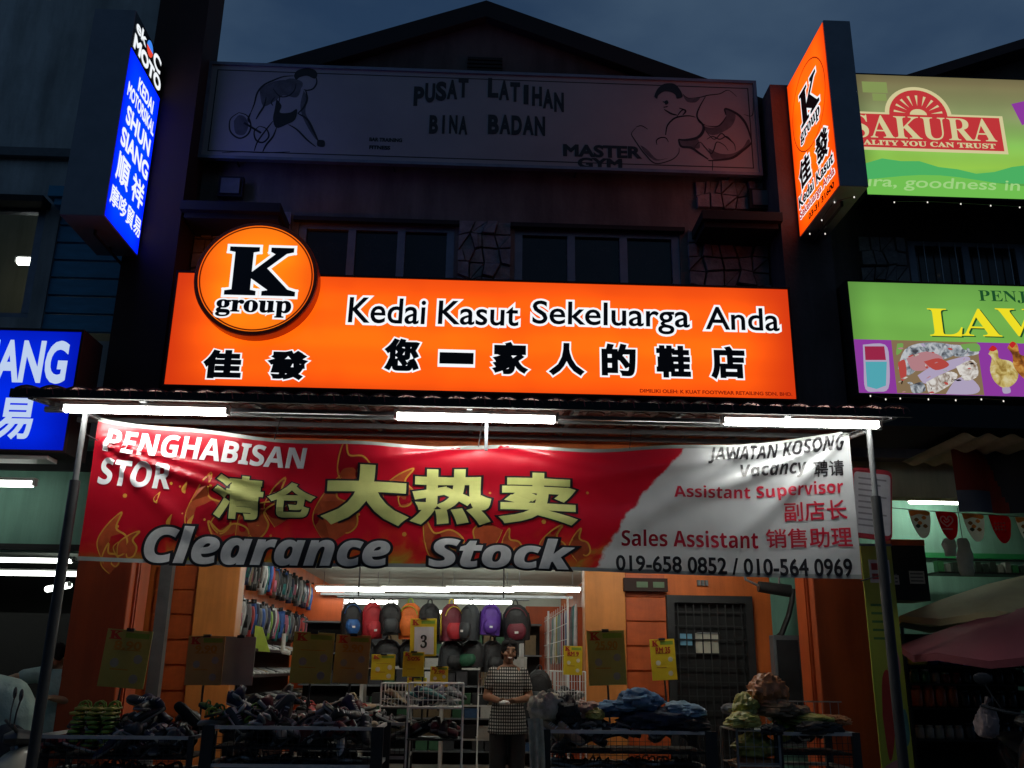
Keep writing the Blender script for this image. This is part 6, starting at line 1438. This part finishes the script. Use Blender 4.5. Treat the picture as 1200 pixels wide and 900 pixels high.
g = MB(); g.box(-2.895, -2.88, 10.7, 15.2, .2, 1.9); g.build('back_board', M['maroon'], SH)
for z in (1.66, 1.38, 1.08):
    for k in range(15):
        place_shoe(0, (-2.58+rnd.uniform(-.02, .02), 10.9+k*.28, z+.001), (0, 0, rnd.uniform(-.2, .2)), UM[rnd.choice(['white', 'grey', 'beige', 'white', 'charcoal'])], sm_[1], 'pale shoe standing on the maroon wall shelves', 'pale shoes on the wall shelves')
p = P(306, 750, 10.9); g = MB(); g.prism([(p.x-.08, p.z+.16), (p.x+.0, p.z+.14), (p.x+.11, p.z-.13), (p.x-.08, p.z-.12)], 10.9, 10.91); tag(g.build('hanging_tag', mat('lime_card', (.45, .62, .08), .6)), 'lime green card hanging at the near end of the slipper wall', 'tag')
p = P(332, 755, 11.2); g = MB(); g.tube([(p.x, 11.2, p.z+.12), (p.x, 11.2, p.z-.08)], .025, 8); g.tube([(p.x, 11.2, p.z-.08), (p.x+.09, 11.18, p.z-.10)], [.03, .025], 8); tag(g.build('white_boot', M['white'], smooth=True), 'tall white boot standing on the top maroon shelf', 'boot')
# black wall behind near part of slippers
# right rack with hanging packs
GR = thing('grid_rack', 'white wire grid rack receding along the right side of the shop', 'rack', (1.12, 13, .2))
g = MB()
for k in range(19):
    y = 10.5+k*.3; g.tube([(1.03, y, .9), (1.03, y, 2.2)], .004, 4)
for k in range(8): z = .95+k*.17; g.tube([(1.03, 10.5, z), (1.03, 16, z)], .004, 4)
g.build('wire_mesh', M['white'], GR)
g = MB()
for y in (10.45, 13.2, 16.05): g = MB(); g.tube([(1.03, y, .2), (1.03, y, 2.25)], .014, 8); g.build('upright', M['white'], GR, True)
um2 = MB(); um2.loft([[Vector((r*math.cos(a), r*math.sin(a), z)) for a in [2*math.pi*i/7 for i in range(7)]] for r, z in ((.006, .04), (.018, 0), (.022, -.1), (.024, -.45), (.012, -.58), (.005, -.6))]); ume = um2.mesh('umbrella', [UM['blue']], True)
names = ['white', 'teal', 'grey', 'red', 'navy', 'blue', 'white', 'maroon', 'pink', 'grey', 'teal', 'charcoal', 'yellow', 'white']
for k in range(26):
    o = put('folded_umbrella', ume); y = 10.55+k*.2; nm = names[k % len(names)]; o.location = (1.13, y, 2.14); o.rotation_euler = (rnd.uniform(-.06, .06), rnd.uniform(-.06, .06), 0); o.material_slots[0].link = 'OBJECT'; o.material_slots[0].material = UM[nm]
    tag(o, '%s folded umbrella hanging on the white grid rack' % nm, 'umbrella', '%s umbrellas on the grid rack' % nm)
# white baskets under it
for k, (y, px0, px1) in enumerate(((9.7, 655, 686),)):
    wire_cart('wire_basket', 'deep white wire basket at the right edge of the shop entrance', P(650, 800, y).x, P(686, 800, y).x, y, y+.5, zz(822, 670, y), zz(787, 670, y), [zz(825, 670, y)], M['white'], .028, .008, 'wire basket')
    heap(P(652, 800, y).x, P(684, 800, y).x, y+.1, y+.4, zz(825, 670, y)+.01, .12, 8, ['grey', 'white', 'charcoal', 'black'], '{c} shoe in the deep white wire basket', 'shoes in the deep white basket', (0,), .6)
bp_ = backpack('dark bag hanging from the white rack at the woman\'s left side', tuple(P(632, 785, 9.9)), .25, .4, bg_blk, bg_gry, 0)

# ================================================================== PEOPLE
def remesh(mb, vox, name, mm_, parent, smooth_it=4, world=False):
    me = mb.mesh('tmp', [mm_]); o = bpy.data.objects.new('tmp', me); COL.objects.link(o)
    md = o.modifiers.new('r', 'REMESH'); md.mode = 'VOXEL'; md.voxel_size = vox
    ms = o.modifiers.new('s', 'SMOOTH'); ms.factor = .5; ms.iterations = smooth_it
    dg = bpy.context.evaluated_depsgraph_get(); dg.update()
    m2 = bpy.data.meshes.new_from_object(o.evaluated_get(dg)); bpy.data.objects.remove(o)
    m2.materials.clear(); m2.materials.append(mm_); m2.polygons.foreach_set('use_smooth', [True]*len(m2.polygons))
    m2.name = name; return put(name, m2, parent, world)
def limb(mb, pts, rs):
    for i in range(len(pts)-1):
        a, b = Vector(pts[i]), Vector(pts[i+1]); n_ = max(2, int((b-a).length/.04)); q = [a.lerp(b, k/n_) for k in range(n_+1)]; rr2 = [rs[i]+(rs[i+1]-rs[i])*k/n_ for k in range(n_+1)]
        mb.tube(q, rr2, 12)
    for p_, r_ in zip(pts, rs): mb.ell(p_, (r_, r_, r_), 10, 8)
def torso(mb, rings, infl=0, bend=None):
    """rings: (z, half width, half depth, y offset)"""
    rr_ = []
    for z, w, d, y in rings:
        rr_.append([Vector(((w+infl)*math.cos(a), y+(d+infl)*math.sin(a), z)) for a in [2*math.pi*i/20 for i in range(20)]])
    if bend: rr_ = [[bend @ p for p in r_] for r_ in rr_]
    mb.loft(rr_)
def hand(mb, wrist, dirv, palm_n, side, curl=.6, s=1.0):
    d = Vector(dirv).normalized(); n_ = Vector(palm_n).normalized(); n_ = (n_-d*n_.dot(d)).normalized(); r_ = d.cross(n_)*side; w = Vector(wrist)
    T = Matrix((r_, d, n_)).transposed()
    mb.ell(w+d*.045*s, (.038*s, .052*s, .016*s), 12, 8, 0, T)
    for k, (off, ln) in enumerate(((-.028, .062), (-.010, .072), (.009, .068), (.026, .052))):
        p0 = w+d*.085*s+r_*off*s; a1 = curl*.6; d1 = (d*math.cos(a1)+n_*math.sin(a1)); d2 = (d*math.cos(curl*1.5)+n_*math.sin(curl*1.5)); p1 = p0+d1*ln*.5*s; p2 = p1+d2*ln*.5*s
        mb.tube([p0-d*.02*s, p0, p1, p2], [.0095*s, .0095*s, .0088*s, .0075*s], 8)
    p0 = w+d*.03*s-r_*.03*s; mb.tube([p0, p0-r_*.022*s+d*.025*s+n_*.008, p0-r_*.026*s+d*.055*s+n_*.022*s], [.013*s, .011*s, .009*s], 8)
def head(mb, c, T, s=1.0):
    c = Vector(c); X = lambda v: c+T@(Vector(v)*s)
    mb.ell(X((0, .005, .02)), (.074*s, .092*s, .098*s), 18, 12, 0, T)
    mb.ell(X((0, -.018, -.045)), (.052*s, .062*s, .062*s), 14, 10, 0, T)
    mb.ell(X((0, -.055, -.088)), (.024*s, .02*s, .018*s), 10, 8, 0, T)
    mb.tube([X((0, -.085, .018)), X((0, -.103, -.018)), X((0, -.094, -.032))], [.008*s, .014*s, .012*s], 8)
    for e in (-1, 1):
        mb.ell(X((e*.073, .01, -.005)), (.010*s, .02*s, .03*s), 8, 6, 0, T); mb.ell(X((e*.042, -.062, -.025)), (.022*s, .02*s, .022*s), 10, 6, 0, T); mb.ell(X((e*.03, -.082, .04)), (.022*s, .01*s, .008*s), 8, 6, 0, T)
    mb.ell(X((0, -.083, -.058)), (.024*s, .014*s, .011*s), 8, 6, 0, T)
eyew = mat('eye_white', (.7, .7, .68), .3); eyed = mat('eye_dark', (.01, .008, .006), .2); hairm = mat('black_hair', (.006, .005, .005), .9, bump=.4, bscale=90); lipm = mat('lip', (.22, .07, .055), .5); teeth = mat('teeth', (.7, .7, .66), .3)
def face(parent, c, T, s=1.0, smile=True):
    c = Vector(c); X = lambda v: c+T@(Vector(v)*s)
    g = MB()
    for e in (-1, 1): g.ell(X((e*.030, -.077, .012)), (.010*s, .007*s, .006*s), 8, 6, 0, T); g.ell(X((e*.030, -.084, .012)), (.006*s, .004*s, .006*s), 8, 6, 1, T); g.tube([X((e*.015, -.088, .030)), X((e*.032, -.089, .036)), X((e*.048, -.078, .030))], .003*s, 5, 1)
    g.tube([X((-.028, -.085, -.050)), X((-.014, -.096, -.060)), X((0, -.098, -.063)), X((.014, -.096, -.060)), X((.028, -.085, -.050))], .006*s, 6, 2)
    if smile: g.tube([X((-.018, -.0945, -.052)), X((0, -.102, -.057)), X((.018, -.0945, -.052))], .004*s, 6, 3)
    g.build('face_features', [eyew, eyed, lipm, teeth], parent, True, world=False)
I3 = Matrix.Identity(3)
# woman
skin = mat('brown_skin', (.27, .13, .075), .5, var=.1)
def houndstooth():
    m = mat('black_white_check_fabric', (.4, .4, .4), .85, var=0)
    n = m.node_tree.nodes; l = m.node_tree.links; b = n['Principled BSDF']
    for lk in list(b.inputs['Base Color'].links): l.remove(lk)
    t = n.new('ShaderNodeTexCoord'); mp_ = n.new('ShaderNodeMapping'); mp_.inputs['Scale'].default_value = (1, 1, .8); l.new(t.outputs['Object'], mp_.inputs[0])
    w1 = n.new('ShaderNodeTexWave'); w1.bands_direction = 'X'; w1.inputs['Scale'].default_value = 14; w1.inputs['Distortion'].default_value = .6; w1.inputs['Detail Scale'].default_value = 3
    w2 = n.new('ShaderNodeTexWave'); w2.bands_direction = 'Z'; w2.inputs['Scale'].default_value = 13; w2.inputs['Distortion'].default_value = .6
    l.new(mp_.outputs[0], w1.inputs[0]); l.new(mp_.outputs[0], w2.inputs[0])
    a = n.new('ShaderNodeMath'); a.operation = 'MULTIPLY'; l.new(w1.outputs['Fac'], a.inputs[0]); l.new(w2.outputs['Fac'], a.inputs[1])
    r = n.new('ShaderNodeValToRGB'); r.color_ramp.elements[0].position = .22; r.color_ramp.elements[0].color = (.02, .02, .02, 1); r.color_ramp.elements[1].position = .34; r.color_ramp.elements[1].color = (.42, .41, .38, 1)
    l.new(a.outputs[0], r.inputs[0]); l.new(r.outputs[0], b.inputs['Base Color']); return m
pw_ = P(596, 751, 9.6)
WM = thing('person', 'smiling woman in a black and white checked tunic holding a small white cloth', 'person', (pw_.x, 9.6, .2))
H = pw_.z-.2
def sc(v): return tuple(x*H/1.6 for x in v)
hc = Vector(sc((.008, -.025, 1.487))); Tw = Matrix.Rotation(.10, 3, 'Y') @ Matrix.Rotation(.12, 3, 'Z')
sL_, eL, wL = sc((-.150, 0, 1.295)), sc((-.215, .03, 1.05)), sc((-.085, -.185, 1.015))
sR_, eR, wR = sc((.150, 0, 1.285)), sc((.225, .03, 1.04)), sc((.06, -.19, 1.02))
body = MB()
tr = [(.80, .155, .115, 0), (.9, .165, .125, .01), (1.0, .145, .115, 0), (1.08, .14, .11, 0), (1.2, .155, .12, -.01), (1.28, .165, .105, 0), (1.33, .13, .08, .01), (1.36, .07, .06, .01)]
tr = [tuple(x*H/1.6 for x in q) for q in tr]
torso(body, tr)
limb(body, [sc((0, .015, 1.33)), sc((0, -.005, 1.43))], [.055, .048]); head(body, hc, Tw, .98)
for s_, e_, w_ in ((sL_, eL, wL), (sR_, eR, wR)): limb(body, [s_, e_, w_], [.052, .042, .027])
hand(body, wL, (.8, -.25, -.05), (.1, .5, .6), 1, .7); hand(body, wR, (-.8, -.3, -.08), (.1, .5, .6), -1, .7)
for e in (-1, 1): limb(body, [sc((e*.085, 0, .82)), sc((e*.095, -.01, .45)), sc((e*.10, .01, .09))], [.09, .06, .04]); body.ell(sc((e*.105, -.05, .04)), (.04, .11, .035), 10, 8)
remesh(body, .0085, 'body', skin, WM, 3)
face(WM, hc, Tw, .98)
tn = MB()
tr2 = [(.70, .205, .165, .0), (.78, .195, .155, 0), (.9, .178, .14, .01), (1.0, .158, .128, 0), (1.08, .152, .122, 0), (1.2, .158, .132, -.012), (1.28, .160, .112, 0), (1.325, .12, .09, .008), (1.345, .10, .08, .01)]
torso(tn, [tuple(x*H/1.6 for x in q) for q in tr2])
for s_, e_ in ((sL_, eL), (sR_, eR)):
    a_ = Vector(s_); b_ = a_.lerp(Vector(e_), .58); limb(tn, [a_, b_], [.056, .058])
remesh(tn, .011, 'tunic', houndstooth(), WM, 3)
trs = MB()
for e in (-1, 1): limb(trs, [sc((e*.085, 0, .84)), sc((e*.095, -.01, .45)), sc((e*.10, .01, .07))], [.098, .085, .07])
remesh(trs, .012, 'trousers', blackc, WM, 3)
hr = MB(); hr.ell(hc+Vector((0, .018, .040)), (.088, .100, .098), 16, 12); hr.ell(hc+Vector((0, .09, -.04)), (.06, .05, .07), 12, 8)
for e in (-1, 1): hr.ell(hc+Vector((e*.068, .035, -.01)), (.02, .05, .06), 10, 8); hr.ell(hc+Vector((e*.035, -.045, .085)), (.045, .04, .03), 10, 8)
hr.build('hair', hairm, WM, True, world=False)
g = MB()
for e in (-1, 1): g.ell(sc((e*.105, -.055, .035)), (.045, .12, .04), 12, 8)
g.build('shoe', blackc, WM, True, world=False)
hw = Vector(wR)+Vector((-.10, -.05, -.0)); hk = lump('handkerchief', 'small white cloth held in the woman\'s hands', 'cloth', tuple(Vector(WM.location)+hw+Vector((.0, -.02, -.02))), (.05, .022, .022), mat('white_tissue', (.65, .65, .62), .8), 55)
# people at the motorcycle shop, left edge
skin2 = mat('tan_skin', (.34, .20, .11), .55, var=.1); teal = cloth('pale_teal_shirt', (.36, .50, .45), .85, .1); darktr = cloth('dark_trousers', (.03, .035, .045))
p1 = P(79, 755, 8.7)
MN = thing('person', 'person in a pale teal shirt reaching one arm out, partly behind the awning post', 'person', (p1.x-.02, 8.75, .2))
H2 = p1.z-.2+.02
def s2(v): return tuple(x*H2/1.65 for x in v)
hc2 = Vector(s2((-.06, -.10, 1.50))); Th = Matrix.Rotation(.5, 3, 'X') @ Matrix.Rotation(-.3, 3, 'Z')
bd = MB(); tq = [(.80, .15, .11, .02), (.9, .155, .115, .01), (1.05, .145, .11, 0), (1.2, .165, .12, -.02), (1.32, .175, .11, -.03), (1.39, .12, .08, -.04), (1.42, .06, .055, -.04)]
torso(bd, [tuple(x*H2/1.65 for x in q) for q in tq]); limb(bd, [s2((-.02, -.04, 1.38)), s2((-.05, -.08, 1.46))], [.055, .05]); head(bd, hc2, Th)
aL = [s2((-.18, -.03, 1.34)), s2((-.38, -.16, 1.30)), s2((-.60, -.26, 1.22))]; aR = [s2((.18, -.02, 1.34)), s2((.22, -.08, 1.07)), s2((.02, -.22, 1.12))]
limb(bd, aL, [.052, .042, .028]); limb(bd, aR, [.052, .042, .028]); hand(bd, aL[2], (-.8, -.4, -.3), (0, 0, -1), 1, .5); hand(bd, aR[2], (-.9, -.3, .1), (0, .5, -1), -1, .6)
for e in (-1, 1): limb(bd, [s2((e*.085, .02, .82)), s2((e*.1, 0, .45)), s2((e*.11, .02, .09))], [.09, .06, .04])
remesh(bd, .01, 'body', skin2, MN); face(MN, hc2, Th, 1, False)
tn = MB(); torso(tn, [(z*H2/1.65, w+.014, d+.014, y) for z, w, d, y in tq[:-1]]); torso(tn, [(.78*H2/1.65, .165, .125, .02), (.84*H2/1.65, .168, .127, .02)])
for q in (aL, aR): limb(tn, [q[0], Vector(q[0]).lerp(Vector(q[1]), .7)], [.07, .066])
remesh(tn, .012, 'shirt', teal, MN)
tn = MB()
for e in (-1, 1): limb(tn, [s2((e*.085, .02, .84)), s2((e*.1, 0, .45)), s2((e*.11, .02, .08))], [.11, .08, .065])
remesh(tn, .012, 'trousers', darktr, MN)
hr = MB(); hr.ell(hc2+Th@Vector((0, .02, .035)), (.084, .10, .096), 14, 10); hr.build('hair', hairm, MN, True, world=False)
# bending person: back towards the street
p2_ = P(6, 796, 8.1)
BP = thing('person', 'person bending far forward with a rounded pale teal back at the left edge', 'person', (p2_.x, 8.1, .2))
bd = MB(); zt3 = p2_.z-.2
spine = [Vector((.16, .0, zt3-.42)), Vector((.15, .0, zt3-.28)), Vector((.06, 0, zt3-.15)), Vector((-.08, -.02, zt3-.12)), Vector((-.22, -.06, zt3-.2))]
def tub(mb, inf): limb(mb, spine, [.14+inf, .145+inf, .15+inf, .15+inf, .12+inf])
tub(bd, 0); hc3 = spine[-1]+Vector((-.16, -.08, -.14)); limb(bd, [spine[-1], hc3], [.06, .05]); T3 = Matrix.Rotation(1.3, 3, 'X') @ Matrix.Rotation(.6, 3, 'Y'); head(bd, hc3+Vector((-.05, -.03, -.06)), T3)
ar1 = [spine[-1]+Vector((.02, -.15, -.02)), spine[-1]+Vector((.08, -.25, -.28)), Vector((.10, -.42, zt3-.62))]; ar2 = [spine[-1]+Vector((-.05, .12, -.04)), spine[-1]+Vector((-.1, .1, -.3)), spine[-1]+Vector((-.1, 0, -.5))]
limb(bd, ar1, [.052, .045, .03]); limb(bd, ar2, [.05, .042, .03]); hand(bd, ar1[2], (.4, -.3, -.6), (-1, 0, 0), 1, .6); hand(bd, ar2[2], (0, 0, -1), (-1, 0, 0), -1, .6)
for e in (-1, 1): limb(bd, [Vector((.16, e*.09, zt3-.42)), Vector((.10, e*.11, .48)), Vector((.16, e*.12, .08))], [.10, .065, .042])
remesh(bd, .011, 'body', skin2, BP)
tn = MB(); tub(tn, .016); limb(tn, [ar1[0], ar1[0].lerp(ar1[1], .7)], [.075, .065]); limb(tn, [ar2[0], ar2[0].lerp(ar2[1], .6)], [.07, .065]); remesh(tn, .013, 'shirt', teal, BP)
tn = MB()
for e in (-1, 1): limb(tn, [Vector((.16, e*.09, zt3-.44)), Vector((.10, e*.11, .48)), Vector((.16, e*.12, .07))], [.13, .085, .07])
remesh(tn, .013, 'trousers', darktr, BP)
hr = MB(); hr.ell(hc3+Vector((-.05, -.03, -.06))+T3@Vector((0, .02, .035)), (.084, .10, .096), 14, 10); hr.build('hair', hairm, BP, True, world=False)
# ------------------------------------------------------------------ motorcycles
def motorcycle(label, loc, rz, bodym, bagm=None):
    t = thing('motorcycle', label, 'motorcycle', loc)
    for x, nm in ((-.62, 'rear_wheel'), (.62, 'front_wheel')):
        g = MB(); g.tube([(x+.27*math.cos(a), 0, .28+.27*math.sin(a)) for a in [2*math.pi*k/20 for k in range(21)]], .045, 8, cap=False); wo = g.build(nm, M['cable'], t, True, world=False)
        g = MB(); g.tube([(x, -.05, .28), (x, .05, .28)], .05, 10)
        for k in range(6): a = math.pi*k/3; g.tube([(x, 0, .28), (x+.24*math.cos(a), 0, .28+.24*math.sin(a))], .012, 5)
        g.build('rim', M['steel'], wo, world=False)
    g = MB()
    def rg(x, z0, z1, w): return [Vector((x, w*math.cos(a), (z0+z1)/2+(z1-z0)/2*math.sin(a))) for a in [2*math.pi*k/12 for k in range(12)]]
    g.loft([rg(-.85, .66, .74, .05), rg(-.6, .50, .78, .12), rg(-.3, .40, .74, .13), rg(0, .30, .60, .12), rg(.2, .32, .62, .1)]); g.build('body_panel', bodym, t, True, world=False)
    g = MB(); g.loft([rg(.22, .28, .72, .06), rg(.34, .30, .84, .16), rg(.46, .42, .92, .15), rg(.56, .56, .92, .06)]); g.build('leg_shield', bodym, t, True, world=False)
    g = MB(); g.loft([rg(-.75, .76, .82, .08), rg(-.5, .77, .84, .14), rg(-.1, .72, .80, .13), rg(.08, .68, .74, .08)]); g.build('seat', M['cable'], t, True, world=False)
    g = MB(); g.loft([rg(.32, .92, .98, .06), rg(.40, .90, 1.02, .14), rg(.50, .90, 1.0, .1)]); g.tube([(.34, -.34, 1.06), (.38, -.18, 1.02), (.40, 0, .99), (.38, .18, 1.02), (.34, .34, 1.06)], .013, 8); g.build('handlebar', M['darksteel'], t, True, world=False)
    g = MB(); g.ell((.56, 0, .84), (.04, .075, .06), 12, 8); g.build('headlight', M['glass'], t, True, world=False)
    for s_ in (-1, 1):
        g = MB(); g.tube([(.36, s_*.2, 1.03), (.36, s_*.26, 1.14), (.37, s_*.30, 1.22)], .006, 6); g.ell((.37, s_*.31, 1.26), (.015, .07, .045), 10, 6); g.build('mirror', M['darksteel'], t, True, world=False)
    g = MB(); g.tube([(.40, 0, .9), (.62, 0, .28)], .03, 8); g.tube([(-.1, .0, .35), (-.62, .06, .28)], .025, 8); g.tube([(.1, -.12, .25), (-.3, -.14, .24), (-.75, -.14, .34)], [.02, .03, .04], 8); g.build('fork', M['steel'], t, True, world=False)
    t.rotation_euler[2] = rz; return t
mk_ = mat('glossy_black_paint', (.015, .015, .018), .2, coat=.6); gl_ = mat('beige_scooter_paint', (.38, .35, .27), .35, coat=.4)
p = P(1165, 860, 8.0); motorcycle('black motorcycle parked at the right edge before the rack of jars', (p.x, 7.55, .2), -1.9, mk_)
p = P(0, 880, 7.4); motorcycle('beige scooter parked at the left edge below the bending person', (p.x-.25, 7.2, .0), .5, gl_)
lump('shopping_bag', 'pale pinkish plastic bag hanging from the motorcycle handlebar', 'bag', lp(1157, 850, 7.7), (.10, .07, .14), cloth('pale_pink_plastic', (.36, .28, .28), .5), 77, knot=True)
